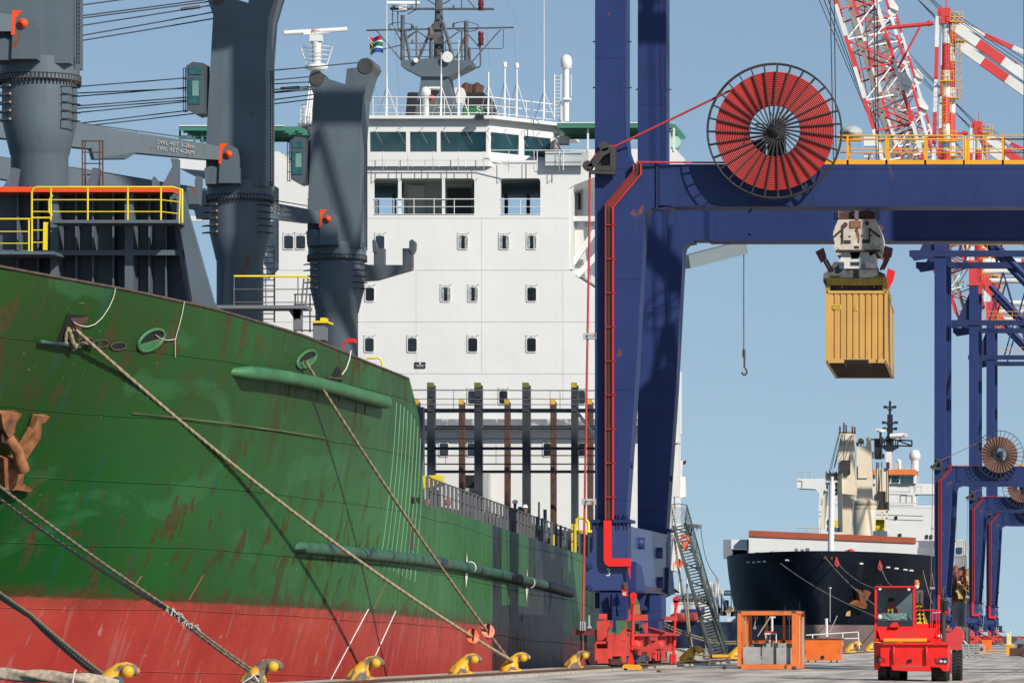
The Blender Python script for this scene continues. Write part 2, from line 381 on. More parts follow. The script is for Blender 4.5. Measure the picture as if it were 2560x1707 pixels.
def hull_mat():
    m = bpy.data.materials.new('ship hull paint'); m.use_nodes = True; t = m.node_tree; N = t.nodes; L = t.links; b = N['Principled BSDF']
    tc = N.new('ShaderNodeTexCoord'); sx = N.new('ShaderNodeSeparateXYZ'); L.new(tc.outputs['Object'], sx.inputs[0])
    def math_(op, a, c=None, d=None):
        n = N.new('ShaderNodeMath'); n.operation = op
        for i, q in enumerate((a, c, d)):
            if q is None: continue
            if hasattr(q, 'links'): L.new(q, n.inputs[i])
            else: n.inputs[i].default_value = q
        return n.outputs[0]
    def noise(sc, st=(1,1,1), det=7, dist=0):
        mp = N.new('ShaderNodeMapping'); mp.inputs['Scale'].default_value = st; L.new(tc.outputs['Object'], mp.inputs[0])
        n = N.new('ShaderNodeTexNoise'); n.inputs['Scale'].default_value = sc; n.inputs['Detail'].default_value = det; n.inputs['Distortion'].default_value = dist; L.new(mp.outputs[0], n.inputs[0]); return n.outputs[0]
    def ramp(s, a, c, lo=0, hi=1):
        r = N.new('ShaderNodeMapRange'); r.inputs[1].default_value = a; r.inputs[2].default_value = c; r.inputs[3].default_value = lo; r.inputs[4].default_value = hi; L.new(s, r.inputs[0]); return r.outputs[0]
    def mix(f, A, B):
        x = N.new('ShaderNodeMix'); x.data_type = 'RGBA'
        if hasattr(f, 'links'): L.new(f, x.inputs[0])
        else: x.inputs[0].default_value = f
        for k, q in ((6, A), (7, B)):
            if hasattr(q, 'links'): L.new(q, x.inputs[k])
            else: x.inputs[k].default_value = (*q, 1)
        return x.outputs[2]
    # height above the painted waterline; the ship lies trimmed by the stern
    h = math_('ADD', sx.outputs[2], math_('MULTIPLY', sx.outputs[1], .0168)); h = math_('ADD', h, -2.4-2.70+.0168*71)
    # green topsides, darker and browner towards the bow, lighter green at the shoulder
    g = mix(ramp(noise(.12), .35, .65), (.003,.062,.008), (.011,.098,.016))
    g = mix(ramp(sx.outputs[1], -72, -38, 0, .75), g, mix(ramp(noise(.2), .35, .65), (.040,.17,.048), (.066,.225,.080)))
    g = mix(math_('MULTIPLY', ramp(noise(.5, (0,1.3,.25)), .45, .7), .42), g, (.032,.06,.012))
    g = mix(math_('MULTIPLY', math_('MULTIPLY', ramp(h, 3.0, 6.0), ramp(noise(.35, (0,1,.5), 4), .25, .55)), .7), g, (.026,.055,.013))
    g = mix(math_('MULTIPLY', ramp(noise(.22, (1,.6,1), 4, 1.5), .57, .61), .4), g, (.04,.15,.06))     # newer touch-up paint in patches
    g = mix(math_('MULTIPLY', ramp(noise(1.1, (0,1.4,.28), 6), .61, .65), .4), g, (.015,.075,.05))
    rust = mix(ramp(noise(6), .3, .7), (.050,.024,.010), (.105,.045,.020))
    zone = math_('MAXIMUM', ramp(noise(.18, (0,1,1.5), 3), .42, .62), math_('MULTIPLY', ramp(h, .5, 1.6), ramp(h, 2.2, 4.2, 1, 0)))
    rf = math_('MULTIPLY', ramp(noise(1.5, (0,1.1,.5), 10, .5), .565, .60), zone)
    rf = math_('MULTIPLY', rf, ramp(sx.outputs[1], -50, -36, 1, .35))
    g = mix(math_('MULTIPLY', rf, .68), g, rust)
    g = mix(math_('MULTIPLY', ramp(noise(1.6, (0,2.5,.08), 5), .58, .74), .30), g, (.07,.05,.018))       # run-down rust streaks
    lowband = ramp(math_('ADD', h, math_('MULTIPLY', noise(1.0, (1,2.2,.5)), -1.5)), -.72, -.45, 1, 0)
    g = mix(math_('MULTIPLY', lowband, .7), g, rust)
    r_ = mix(ramp(noise(.35), .35, .65), (.40,.042,.034), (.50,.070,.048))
    r_ = mix(math_('MULTIPLY', ramp(noise(1.0, (0,2.6,.4), 8, .3), .61, .63), .35), r_, (.42,.18,.17))      # faded scrapes
    r_ = mix(math_('MULTIPLY', ramp(noise(2.2, (0,1.6,.5), 6, .6), .67, .69), .55), r_, (.50,.26,.25))
    r_ = mix(math_('MULTIPLY', ramp(noise(.8, (1,.5,.6), 6), .58, .72), .35), r_, (.16,.04,.035))
    r_ = mix(math_('MULTIPLY', ramp(noise(1.6, (0,3,.12), 4), .57, .7), .4), r_, (.55,.07,.04))
    edge = math_('ADD', h, math_('MULTIPLY', math_('ADD', noise(2.5), -.5), .12))
    c = mix(ramp(edge, -.04, .04), r_, g)
    dirt = math_('MULTIPLY', math_('MULTIPLY', ramp(h, -.5, -.05), ramp(h, .05, .5, 1, 0)), ramp(noise(1.7, (1,1,.6)), .35, .7)); c = mix(math_('MULTIPLY', dirt, .6), c, (.09,.06,.03))
    sc = math_('MULTIPLY', ramp(noise(3.5, (1,.5,1.4), 4, 2.2), .70, .73), ramp(noise(.7), .5, .6)); c = mix(math_('MULTIPLY', sc, .6), c, (.45,.44,.38))
    # stretch abaft the shoulder already repainted dark, with a square left round the tug mark
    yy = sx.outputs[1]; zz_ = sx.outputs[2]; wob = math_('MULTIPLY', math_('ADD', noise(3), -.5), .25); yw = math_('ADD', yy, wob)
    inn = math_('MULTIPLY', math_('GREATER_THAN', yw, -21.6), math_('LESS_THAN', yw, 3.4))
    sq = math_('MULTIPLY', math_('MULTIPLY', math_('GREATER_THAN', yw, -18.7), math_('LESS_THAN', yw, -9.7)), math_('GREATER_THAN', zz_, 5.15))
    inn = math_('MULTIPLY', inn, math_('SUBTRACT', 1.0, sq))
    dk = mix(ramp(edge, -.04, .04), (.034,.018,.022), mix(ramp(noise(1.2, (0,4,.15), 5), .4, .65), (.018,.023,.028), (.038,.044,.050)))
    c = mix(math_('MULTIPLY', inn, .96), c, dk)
    L.new(c, b.inputs['Base Color']); b.inputs['Roughness'].default_value = .5; b.inputs['Specular IOR Level'].default_value = .18
    L.new(ramp(rf, 0, 1, .42, .85), b.inputs['Roughness'])
    # plate seams and slight dishing between frames
    a = math_('PINGPONG', math_('ADD', h, math_('MULTIPLY', noise(.05), .5)), .95)
    seam = ramp(a, 0, .018, 1, 0)
    fr = math_('SINE', math_('MULTIPLY', sx.outputs[1], 7.9)); hh = math_('ADD', math_('MULTIPLY', seam, .8), math_('MULTIPLY', fr, .12)); hh = math_('ADD', hh, math_('MULTIPLY', noise(.8), 1.2))
    bp = N.new('ShaderNodeBump'); bp.inputs['Strength'].default_value = .8; bp.inputs['Distance'].default_value = .04; L.new(hh, bp.inputs['Height']); L.new(bp.outputs[0], b.inputs['Normal'])
    return m
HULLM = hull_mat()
# top edge of the forecastle bulwark read from the photograph: pixel x -> y
edge = [(-420,588),(-200,628),(0,666),(327,725),(544,773),(762,838),(925,907),(1026,947)]
hb = 13.3
sh = Hull(XC, hb, (178., 36.), (201., 51.), [], -3.2, (262., 298., 10.), .0168); sh.fine = .05
zt = []
D = 142.0
while D <= 175.6:
    x = VX+(XC+hb*ell(D, 178., 36.))/D*F; zt.append((D, zat(interp(edge, x), D))); D += 1.4
zt += [(175.6, zat(947,175.6)), (178.0, 9.05), (179.1, 7.1), (179.7, 6.42), (180.2, 6.22), (181.5, 6.14), (228.6, 5.24), (262, 4.62), (305, 4.1)]
sh.ztab = zt; sh.flare = [(142, 12), (175.6, zat(947,175.6)), (190, 9.8), (305, 9.0)]
st = [142.0, 142.03, 142.12, 142.3, 143, 144, 145, 146.5, 148] + [148+1.5*i for i in range(1, 19)] + [175.6, 176.8, 178, 178.6, 179.1, 179.4, 179.7, 180.2, 181.5, 184, 188, 192, 197, 202, 215, 228.6, 246, 262, 266, 270, 274, 278, 282, 286, 290, 294, 297.8]
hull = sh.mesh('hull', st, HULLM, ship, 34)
hp = sh.hit
def hline(pts, r, name, mt, off=.0, n=6, dense=10):
    P = []
    for (a, b_), (c, d) in zip(pts, pts[1:]):
        for i in range(dense): P.append(hp(a+(c-a)*i/dense, b_+(d-b_)*i/dense, off))
    P.append(hp(*pts[-1], off)); m = MB(); m.tube(P, r, n); return part(name, m, mt, hull)
def hpatch(pts, off, mb):
    ctr = (sum(p[0] for p in pts)/len(pts), sum(p[1] for p in pts)/len(pts))
    P = [hp(x, y, off) for x, y in pts]; mb.add([hp(*ctr, off)]+P, [(0, i+1, (i+1)%len(P)+1) for i in range(len(P))])
# bulwark cap, deck plates, aft bulkhead of the forecastle
CAPM = mat('rusty bulwark edge', (.10,.06,.045), .8, var=.4, vs=3)
m = MB(); P = [V((sh.xc+sh.b(D, sh.zd(D)), D, sh.zd(D))) for D in [142.05+i*.9 for i in range(38)]]
m.tube(P, .045, 6); m.tube([V((2*XC-p.x, p.y, p.z)) for p in P], .045, 6); part('bulwark_cap', m, CAPM, hull)
m = MB(); rows = []
for D in [143+i*1.6 for i in range(23)]:
    z = sh.zd(min(D, 175.4))-1.15; b_ = sh.b(D, z)-.05 if D < 175 else hb-.15; rows.append([V((XC-b_, D, z)), V((XC+b_, D, z))])
m.grid(rows, False); DECKM = mat('deck paint', (.10,.055,.045), .8, var=.3)
rows = [[V((XC-hb*.97, D, sh.zd(D)-.08)), V((XC+hb*.97, D, sh.zd(D)-.08))] for D in (180.2, 228, 262, 280)]+[[V((XC-12, 297, 4.05)), V((XC+12, 297, 4.05))]]
m.grid(rows, False); m.box((XC-hb+.2, 177.6, 4.5), (XC+hb-.2, 177.8, 9.2)); part('deck', m, DECKM, ship)
m = MB(); m.box((XC-11, 182.5, 4.4), (XC+11.2, 256, 6.55)); part('hatch_coaming', m, BLACK, ship)
m = MB(); m.box((XC-9.5, 186, 5.2), (XC+9.5, 207, 7.3)).box((XC-9.5, 226, 4.6), (XC+9.5, 239, 6.7)); part('hatch_cover', m, DGREY, ship)
# fender bars: half-round pipes on the side
FEND = mat('fender green paint', (.050,.165,.065), .5, var=.2, vs=1.2, rust=.28, rs=2.5)
FEND2 = mat('scuffed fender paint', (.04,.115,.07), .55, var=.3, vs=1.5, rust=.3, rs=2.5, sc2=((.02,.03,.05), .8))
def fender(pts, r, mt, off=.05):
    P = []
    for (a, b_), (c, d) in zip(pts, pts[1:]):
        for i in range(14): P.append(hp(a+(c-a)*i/14, b_+(d-b_)*i/14, off))
    P.append(hp(*pts[-1], off)); m = MB(); m.tube([P[0]-(P[1]-P[0]).normalized()*.5-V((.45,0,0))]+P+[P[-1]-V((.3,0,0))], [r*.5]+[r]*len(P)+[r*.9], 14); return part('fender_bar', m, mt, hull)
fender([(602,927),(640,931),(700,940),(762,953),(830,970),(900,990),(948,1004)], .21, FEND, .28)
fender([(748,1367),(830,1374),(930,1386),(1030,1396),(1150,1414),(1271,1441)], .21, FEND2); FDK = mat('dark fender paint', (.035,.04,.048), .5, var=.3, rust=.15)
fender([(1271,1441),(1293,1446)], .214, FDK); fender([(1293,1446),(1359,1462)], .21, FEND2); fender([(1359,1462),(1424,1480)], .214, FDK)
# raised plate edges and vertical weld runs near the shoulder
LWELD = mat('bare weld green', (.16,.34,.20), .6, var=.2)
hline([(330,1032),(430,1042),(570,1058),(700,1076),(815,1094)], .035, 'plate_edge', mat('rusty plate edge', (.09,.10,.04), .7, var=.4))
for k, (x, y0) in enumerate([(991,1005),(1001,1010),(1010,1016),(1019,1024),(1028,1034),(1036,1046),(1044,1065),(1051,1095),(1058,1150)]):
    D0 = hp(x, y0).y; m = MB(); zt0 = zat(y0, D0); zb = 3.9-.06*k
    m.tube([V((sh.X(D0, zt0+(zb-zt0)*i/14)+.005, D0, zt0+(zb-zt0)*i/14)) for i in range(15)], .017, 5); part('weld_run', m, LWELD, hull)
# openings in the side
DARK = mat('dark opening', (.008,.008,.01), .9, var=.1)
def oval(cx, cy, rx, ry, rot, rim, mt):
    pts = []
    for i in range(18):
        a = 2*math.pi*i/18; u, v_ = rx*math.cos(a), ry*math.sin(a); pts.append((cx+u*math.cos(rot)-v_*math.sin(rot), cy+u*math.sin(rot)+v_*math.cos(rot)))
    m = MB(); hpatch(pts, .03, m); o = part('side_opening', m, DARK, hull)
    if rim:
        P = [hp(x, y, .03) for x, y in pts]; m = MB(); m.tube(P+P[:2], rim, 6, False); part('opening_rim', m, mt, hull)
for x in (215, 250, 294): oval(x+ (0 if x > 220 else -2), 852+ (x-215)*.15, 19, 9.5, -.05, .02, CAPM)
for cx_0, cy_0, rx_, ry_, ro_ in ((376, 849, 37, 21, -.62), (764, 897, 28, 16, -.72)):
    oval(cx_0, cy_0, rx_, ry_, ro_, .055, FEND); lo_ = []
    for i in range(13):
        a_ = math.radians(35+i*14.5); u_, v_ = rx_*.93*math.cos(a_), ry_*.93*math.sin(a_); lo_.append((cx_0+u_*math.cos(ro_)-v_*math.sin(ro_), cy_0+u_*math.sin(ro_)+v_*math.cos(ro_)))
    m = MB(); hpatch(lo_, .045, m); part('lit_inside', m, FEND, hull)  # lower inside painted as lit green, upper part left dark for shade
m = MB(); hpatch([G1(372,548),G1(440,375),G1(580,388),G1(505,520),G1(470,570)], .03, m); part('side_opening', m, DARK, hull)
m = MB(); hpatch([G1(452,400),G1(580,390),G1(505,500),G1(470,430)], .045, m); part('rusty_roller', m, RUSTD, hull)
m = MB(); m.tube([hp(*G1(240,548), .12), hp(*G1(380,562), .15), hp(*G1(505,580), .12)], .06, 8); part('opening_sill', m, FEND2, hull)
m = MB(); hpatch([G2(858,790),G2(893,715),G2(915,745),G2(905,800)], .03, m); part('side_opening', m, DARK, hull)
m = MB(); m.tube([hp(*G2(825,790), .08), hp(*G2(920,800), .08)], .035, 6); part('opening_sill', m, CAPM, hull)
for a, c in ((140,158), (180,196)):
    m = MB(); hpatch([G3(a,990),G3(c,990),G3(c,1040),G3(a,1030)], .03, m); part('side_opening', m, DARK, hull)
# draft lines, tug marks
MARK = mat('white marking', (.72,.72,.68), .6, var=.1)
hline([H2(795,415), H2(515,940)], .018, 'draft_line', MARK, .01); hline([H2(995,430), H2(785,890)], .018, 'draft_line', MARK, .01)
for x, y, s_ in ((1165,1425,1.0), (1316,1462,.92)):
    m = MB(); hpatch([(x,y-46*s_),(x+3.5,y-8),(x+2.5,y+14),(x-2,y+44*s_),(x-4,y+5),(x-2,y-12)], .03, m); part('tug_mark', m, MARK, hull)
for x, y in ((1172,1417), (1321,1455)):
    p = hp(x, y, .05); m = MB(); m.ring(p, (.0,1,-.02), .215, .02, 20, 6); part('tug_mark_band', m, MARK, hull)
# rubbing dent and rust gouges
for (a, c) in ((H1(1705,190), H1(1585,400)), (H2(920,230), H2(832,415)), (H1(1190,195), H1(1110,310))):
    hline([a, c], .022, 'gouge', mat('rust gouge', (.25,.10,.06), .8, var=.3), .0)
# anchor hanging in its pocket, partly out of the frame
anc = MB(); c0 = hp(*G1(45,1260), .0); nrm = sh.normal(c0.y, c0.z)
def ap(x, y, o): return hp(*G1(x, y), o)
def slab(mb, pts, o0, o1):
    Pa = [ap(x, y, o0) for x, y in pts]; Pb = [ap(x, y, o1) for x, y in pts]; n_ = len(pts)
    mb.add(Pa+Pb, [list(range(n_)), list(range(2*n_-1, n_-1, -1))]+[(i, i+n_, (i+1)%n_+n_, (i+1)%n_) for i in range(n_)])
slab(anc, [(205,1024),(288,1026),(262,1060),(236,1070),(226,1165),(165,1255),(108,1340),(60,1300),(128,1190),(180,1105)], .05, .24)      # right fluke
slab(anc, [(-60,1000),(80,1000),(40,1050),(28,1120),(-10,1150),(-40,1100)], .05, .40)                                 # left fluke
slab(anc, [(-30,1290),(52,1295),(115,1340),(106,1390),(92,1450),(168,1492),(160,1512),(100,1500),(50,1492),(20,1500),(-20,1490)], .0, .32)  # crown
anc.tube([ap(15,1140,.1), ap(30,1230,.5), ap(48,1340,.6)], [.16,.16,.2], 10)
part('anchor', anc, mat('orange anchor rust', (.30,.115,.045), .85, var=.5, vs=3, streak=.4, bump=.4), hull)
slabm = MB(); slab(slabm, [(-40,1130),(40,1135),(78,1175),(60,1215),(-40,1190)], .02, .30); part('anchor_shackle', slabm, RUSTD, hull)
# yellow step irons on the bulwark, fairlead rollers
m = MB()
for x0, x1, y in ((354,380,741), (405,431,752)):
    a = hp(x0, y, -.2); c = hp(x1, y+6, -.2); m.tube([a-V((0,0,.3)), a+V((0,0,.16)), c+V((0,0,.16)), c-V((0,0,.3))], .022, 6)
part('step_iron', m, YEL, ship)
# main deck railing: flat-bar stanchions with a top and middle rail
RAILM = mat('grey railing paint', (.13,.13,.135), .5, var=.2, rust=.15)
m = MB(); P = []; random.seed(2)
D = 180.4
while D < 246:
    z = sh.zd(D); x = XC+hb-.08; m.bar((x, D, z-.1), (x, D, z+.92 if D < 214 else z+1.0), .03, .11, (1,0,0)); P.append(V((x, D, z))); D += 1.12 if D < 214 else 1.8
for h_, r_ in ((.95,.03), (.5,.018)): m.tube([p+V((0,0,h_)) for p in P], r_, 6)
part('deck_railing', m, RAILM, ship)

# ------------------------------------------------------------------ forward breakwater with its platforms
DB = 163.0
bw = MB()
for x0, y0, x1, y1, d0, d1 in [(-60,478,470,800,DB+1.9,DB+2.0)]: bw.fb(x0, y0, x1, y1, d0, d1)
part('breakwater', bw, DGREY, ship).name = 'wave_breaker'; wb = bpy.data.objects['wave_breaker']
m = MB()
for x0, x1 in ((126,146), (312,333)): m.fb(x0, 479, x1, 790, DB+.9, DB+1.9)         # main posts
for x in (42, 93, 188, 230, 281, 371, 413): m.fb(x, 482, x+4, 800, DB+1.3, DB+1.9)       # stiffeners
m.fb(-60, 624, 470, 637, DB+.925, DB+1.87)
m.prism([I1(1840,165), I1(1872,140), I1(2200,1290), I1(2255,1370), I1(1950,1310), I1(1985,1285), I1(1860,520), I1(1808,520)], DB+.6, DB+.9)
m.prism([I1(1740,180), I1(1800,180), I1(1960,1300), I1(1930,1300)], DB+.9, DB+1.8)
part('stiffener', m, GREY, wb)
m = MB(); m.fb(-60, 466, 431, 479, DB+.5, DB+2.05); part('orange_coaming', m, DECKO, wb)
m = MB(); m.fb(128, 549, 447, 556.5, DB-.5, DB+.85).fb(-60, 627, 135, 635, DB-.8, DB+.85); part('platform', m, GREY, wb)
m = MB(); dy = DB-.45
def yl(pts, r=.026, d=dy): m.tube([W(*I1(x, y), d) for x, y in pts], r, 7)
yl([(328,790),(328,160),(345,125),(385,112),(1780,112),(1880,135),(1880,480)], .035)
yl([(1780,112),(1780,118),(1880,140)]); 
for y in (243, 365): yl([(335,y),(1660,y),(1850,y+22)], .02)
for x in (525, 905, 1318, 1660): yl([(x,112),(x,470)], .03)
yl([(1858,140),(1845,485)], .03); yl([(335,428),(530,428)], .03); yl([(335,556),(455,556)], .02); yl([(335,682),(455,682)], .02)
yl([(0,440),(315,440)], .03, DB-.7); yl([(0,570),(300,570)], .02, DB-.7); yl([(0,692),(290,692)], .02, DB-.7); yl([(-200,440),(0,440)], .03, DB-.7)
yl([(297,450),(297,800)], .03, DB-.7); yl([(545,195),(505,240),(505,370),(540,405)], .03)
m.prism([I1(447,470),I1(500,475),I1(488,500),I1(484,760),I1(442,758)], dy, dy+.1)
part('yellow_railing', m, YEL, wb)
m = MB(); BR = [(-25,0),(20,0),(35,-45),(38,-52),(15,-52)]
for bx in (25, 228, ): m.prism([(bx-18,468),(bx+12,468),(bx+18,420),(bx+3,418),(bx-2,440)], DB+1.2, DB+1.7)
m.prism([A1(905,1042),A1(1000,1045),A1(1000,890),A1(955,885),A1(965,930)], DB+1.0, DB+1.3); m.prism([A1(850,1040),A1(885,1042),A1(880,1015),A1(860,985),A1(852,1000)], DB+1.0, DB+1.4)
m.prism([A1(1050,1140),A1(1110,1140),A1(1120,985),A1(1100,982),A1(1090,1005),A1(1092,1045),A1(1045,1045)], DB+12, DB+12.6)
part('boom_cradle', m, GREY, wb)
m = MB()
for x in (206, 213, 249, 257): m.tube([W(x, 350, DB+1.5), W(x, 470, DB+1.5)], .025, 6)
for y in (352, 380, 408, 436): m.tube([W(206, y, DB+1.5), W(257, y, DB+1.5)], .022, 6)
part('ladder_hoop', m, RUSTD, wb)

# platform with yellow top rail beside the second crane
m = MB(); m.fb(*G2(105,318), *G2(690,340), 172.4, 173.8); m.fb(*G2(608,340), *G2(660,480), 172.8, 173.2); m.prism([G2(570,340),G2(660,340),G2(655,410),G2(610,400)], 172.8, 173.1)
plat = part('side_platform', m, MGREY, ship)
m = MB(); d = 172.5
m.tube([W(*G2(222,130), d), W(*G2(690,130), d), W(*G2(715,150), d+.8)], .04, 7); part('top_rail', m, YEL, plat)
m = MB()
for x in (222, 430, 640): m.tube([W(*G2(x,130), d), W(*G2(x,318), d)], .02, 6)
for y in (215, 300): m.tube([W(*G2(215,y), d), W(*G2(690,y), d)], .018, 6)
for x in (673, 700): m.tube([W(*G2(x+6,145), d), W(*G2(x-10,318), d)], .03, 6)
part('rail_post', m, RAILM, plat)
m = MB(); m.fb(*G2(737,432), *G2(812,545), 173.0, 173.8); part('vent_post', m, MGREY, ship)
m = MB(); m.fb(*G2(735,420), *G2(832,434), 172.9, 174.2).fb(*G2(785,400), *G2(820,420), 173.0, 173.6); part('yellow_cap', m, YEL, ship)
m = MB(); m.fb(*G2(955,535), *G2(1005,562), 176.2, 176.8).fb(*G2(930,555), *G2(938,600), 176.2, 176.4); part('red_valve_box', m, RED, ship)
m = MB(); m.tube([W(*G2(1085,665),178), W(*G2(1160,662),178), W(*G2(1180,672),178), W(*G2(1190,690),178), W(*G2(1190,715),178)], .04, 6); part('bow_rail', m, YEL, ship)

# ------------------------------------------------------------------ deck cranes
PINO = DECKO; RINGM = mat('ring grey', (.12,.13,.135), .6, var=.3, vs=2, rust=.2, rs=4)
SHV = mat('dark sheave', (.05,.05,.05), .6, var=.3, rust=.3, rs=5)
def deckcrane(D, pxc, ringy, tip, ropes):
    s3 = 52.2; O = V((xat(pxc, D), D, zat(ringy, D)))
    def L3(x, y, d): px, py = B2(x, y); return O+V(((px-843)/s3, d, (640-py)/s3))
    c = MB(); c.lathe([(.99,-11.5),(.99,-2.75),(1.02,-2.7),(1.29,-1.55),(1.29,-.16)], O, n=32)
    cr = part('deck_crane', c, GREY, ship)
    c = MB(); c.lathe([(1.42,-.16),(1.42,.0)], O, n=32).lathe([(1.38,.03),(1.38,.62)], O, n=32)
    part('slewing_ring', c, GREY, cr); c = MB()
    for i in range(64):
        a = 2*math.pi*i/64; p = O+V((1.40*math.cos(a), 1.40*math.sin(a), -.27)); c.box(p-V((.025,.025,0)), p+V((.025,.025,.31)))
    part('ring_bolt', c, mat('oily bolt', (.03,.024,.02), .6, var=.4, rust=.3, rs=6), cr)
    c = MB(); fr = [(735,1392),(735,1180),(745,1000),(770,545),(748,485),(742,455),(755,425),(790,418),(840,452),(945,485),(955,398),(1010,392),(1014,362),(1036,342),(1070,336),(1100,355),(1110,385),(1085,425),(1045,560),(1030,780),(1030,1392)]
    c.poly([L3(x, y, -1.15) for x, y in fr], (0, 2.3, 0)); part('crane_house', c, GREY, cr)
    c = MB()
    c.poly([L3(x, y, -1.95) for x, y in [(815,1385),(820,1250),(838,1208),(870,1196),(905,1215),(915,1255),(918,1385)]], (0, .2, 0)); c.poly([L3(x, y, -1.4) for x, y in [(815,1385),(820,1250),(838,1208),(870,1196),(905,1215),(915,1255),(918,1385)]], (0, .26, 0))
    c.poly([L3(x, y, -1.8) for x, y in [(740,1310),(770,1300),(918,1310),(918,1388),(745,1388)]], (0, .66, 0)); part('jib_bracket', c, GREY, cr)
    c = MB(); c.lathe([(.16,0),(.16,.1),(.05,.1),(.05,.14),(0,.14)], L3(862,1243,-1.95), (0,-1,0), 20); c.poly([L3(x, y, -1.98) for x, y in [(820,1190),(862,1192),(846,1206),(832,1225),(828,1290),(814,1290)]], (0, .05, 0)); part('jib_pin', c, PINO, cr)
    for z_ in (0,):
        c = MB()
        for (x, y) in ((1060,385), (787,452)): c.lathe([(.36,-.9),(.36,-.5),(.27,-.48),(.27,.3),(.36,.32),(.36,.7)], L3(x, y, -.3), (0,1,0), 20)
        part('rope_sheave', c, SHV, cr)
    # operator's cab with a front and a lower window
    c = MB(); c.poly([L3(x, y, -1.9) for x, y in [(652,806),(684,786),(738,792),(738,1040),(700,1046),(655,1022)]], (0, 1.5, 0)); cb = part('operator_cab', c, DGREY, cr)
    c = MB(); c.poly([L3(x, y, -1.94) for x, y in [(666,812),(728,812),(728,848),(666,848)]], (0, .06, 0)); c.poly([L3(x, y, -1.94) for x, y in [(664,866),(724,866),(722,995),(664,995)]], (0, .06, 0)); part('cab_window', c, mat('green cab glass', (.02,.10,.10), .08, var=.5, vs=3, spec=.8), cb)
    c = MB(); c.poly([L3(x, y, -1.96) for x, y in [(684,880),(716,880),(716,955),(684,955)]], (0, .03, 0)); part('cab_blind', c, mat('pale blind', (.16,.30,.26), .5), cb)
    c = MB()
    for x in (634, 645): c.tube([L3(x, 815, -1.7), L3(x, 1030, -1.7)], .02, 5)
    for y in (815, 870, 925, 980, 1030): c.tube([L3(634, y, -1.7), L3(655, y, -1.7)], .018, 5)
    part('cab_guard', c, BLACK, cb)
    # ladder up the right side, hoops round the tower
    c = MB()
    for x in (1046, 1056): c.tube([L3(x, 815, -.6), L3(x, 1390, -.6)], .022, 5)
    for i in range(34): c.tube([L3(1046, 820+i*17, -.6), L3(1056, 820+i*17, -.6)], .014, 4)
    part('ladder', c, BLACK, cr)
    c = MB()
    for s_ in (-1, 1):
        for i in range(5):
            z = -.42-i*.29; a0 = math.pi*1.5+s_*1.02
            pts = [O+V((1.27*math.cos(a0-.22), 1.27*math.sin(a0-.22), z))]+[O+V((1.62*math.cos(a0+t), 1.62*math.sin(a0+t), z-.02)) for t in (-.2,-.08,.08,.2)]+[O+V((1.27*math.cos(a0+.22), 1.27*math.sin(a0+.22), z))]
            c.tube(pts, .024, 5)
    part('tower_hoop', c, BLACK, cr)
    c = MB()
    for i in range(5): c.bar(O+V((-1.0, -.92, -.4-i*.29)), O+V((-.78, -1.12, -.4-i*.29)), .09, .07)
    part('step_bracket', c, mat('rusty pale bracket', (.35,.22,.15), .8, var=.3), cr)
    # jib lying forward, a tapered box girder with a head sheave
    pin = L3(858, 1240, -1.5); tip = V(tip); d = (tip-pin).normalized(); u = d.cross(V((0,0,1))).normalized(); n_ = u.cross(d)
    Ln = (tip-pin).length; c = MB(); prof = [(0,.5,.27),(1.2,.66,.3),(Ln*.27,1.0,.34),(Ln*.5,1.05,.34),(Ln-3,.80,.34),(Ln,.55,.3)]; rows = []
    for t, h_, w_ in prof:
        p = pin+d*t; rows.append([p-u*w_-n_*h_*.55, p+u*w_-n_*h_*.55, p+u*w_+n_*h_*.45, p-u*w_+n_*h_*.45, p-u*w_-n_*h_*.55])
    c.grid(rows, False); c.add(rows[0][:4], [(0,1,2,3)]); c.add(rows[-1][:4], [(3,2,1,0)])
    c.poly([pin+d*(Ln*.165)+n_*-.42+u*(-.35), pin+d*(Ln*.165+2.0)+n_*-.42+u*(-.35), pin+d*(Ln*.165+1.8)+n_*-.95+u*(-.35), pin+d*(Ln*.165+.4)+n_*-.75+u*(-.3)], u*.6)
    jb = part('jib', c, GREY, cr)
    c = MB()
    for i in range(int(Ln/3)): p = pin+d*(3*i+1)+n_*.43+u*.2; c.tube([p, p+n_*.1], .02, 4)
    c.tube([pin+d*1+n_*.52+u*.4, pin+d*(Ln*.45)+n_*.58+u*.4, tip+n_*.4+u*.4], .025, 4); part('jib_pipe', c, DGREY, jb)
    c = MB()
    for s_ in (-.3, .3): c.lathe([(.45,-.06),(.38,0),(.45,.06)], tip+u*s_, u, 18)
    part('head_sheave', c, RUSTD, jb)
    side = u if u.y < 0 else -u
    for k, (tx, off) in enumerate([('SWL 40T 3-28m', .10), ('SWL 45T 4-26M', -.16)]):
        o = text('capacity_lettering', tx, .24, pin+d*(Ln*.133)+n_*(off)+side*(.36), mat('faded stencil', (.38,.39,.39), .6), jb)
        xa = -d; M = Matrix((xa, n_, xa.cross(n_))).transposed(); o.rotation_euler = M.to_euler()
    # luffing and hoisting ropes from the tower head to the jib head
    c = MB()
    for p, q in ropes: c.tube(sag(p, q, .12, 8), .03, 5)
    part('luffing_rope', c, WIRE, cr)
    c = MB(); p, q = ropes[3]; a = p.lerp(q, .025); b_ = p.lerp(q, .06); c.tube([a, b_], .075, 6); part('rope_socket', c, BLACK, cr)
    return cr, O, L3
c1 = deckcrane(178.5, 99, 192, W(-1500, -60, 168), [(W(40,-300,178), W(-1500,-100,168)) for k in range(4)])
c2 = deckcrane(218.8, 600, 491, W(-890, 197, 207), [(W(534,a,218), W(-890,b+(b-a)/384*1040,207)) for a, b in ((-34,14),(-4,40),(2,46),(12,66),(30,92),(46,104))])
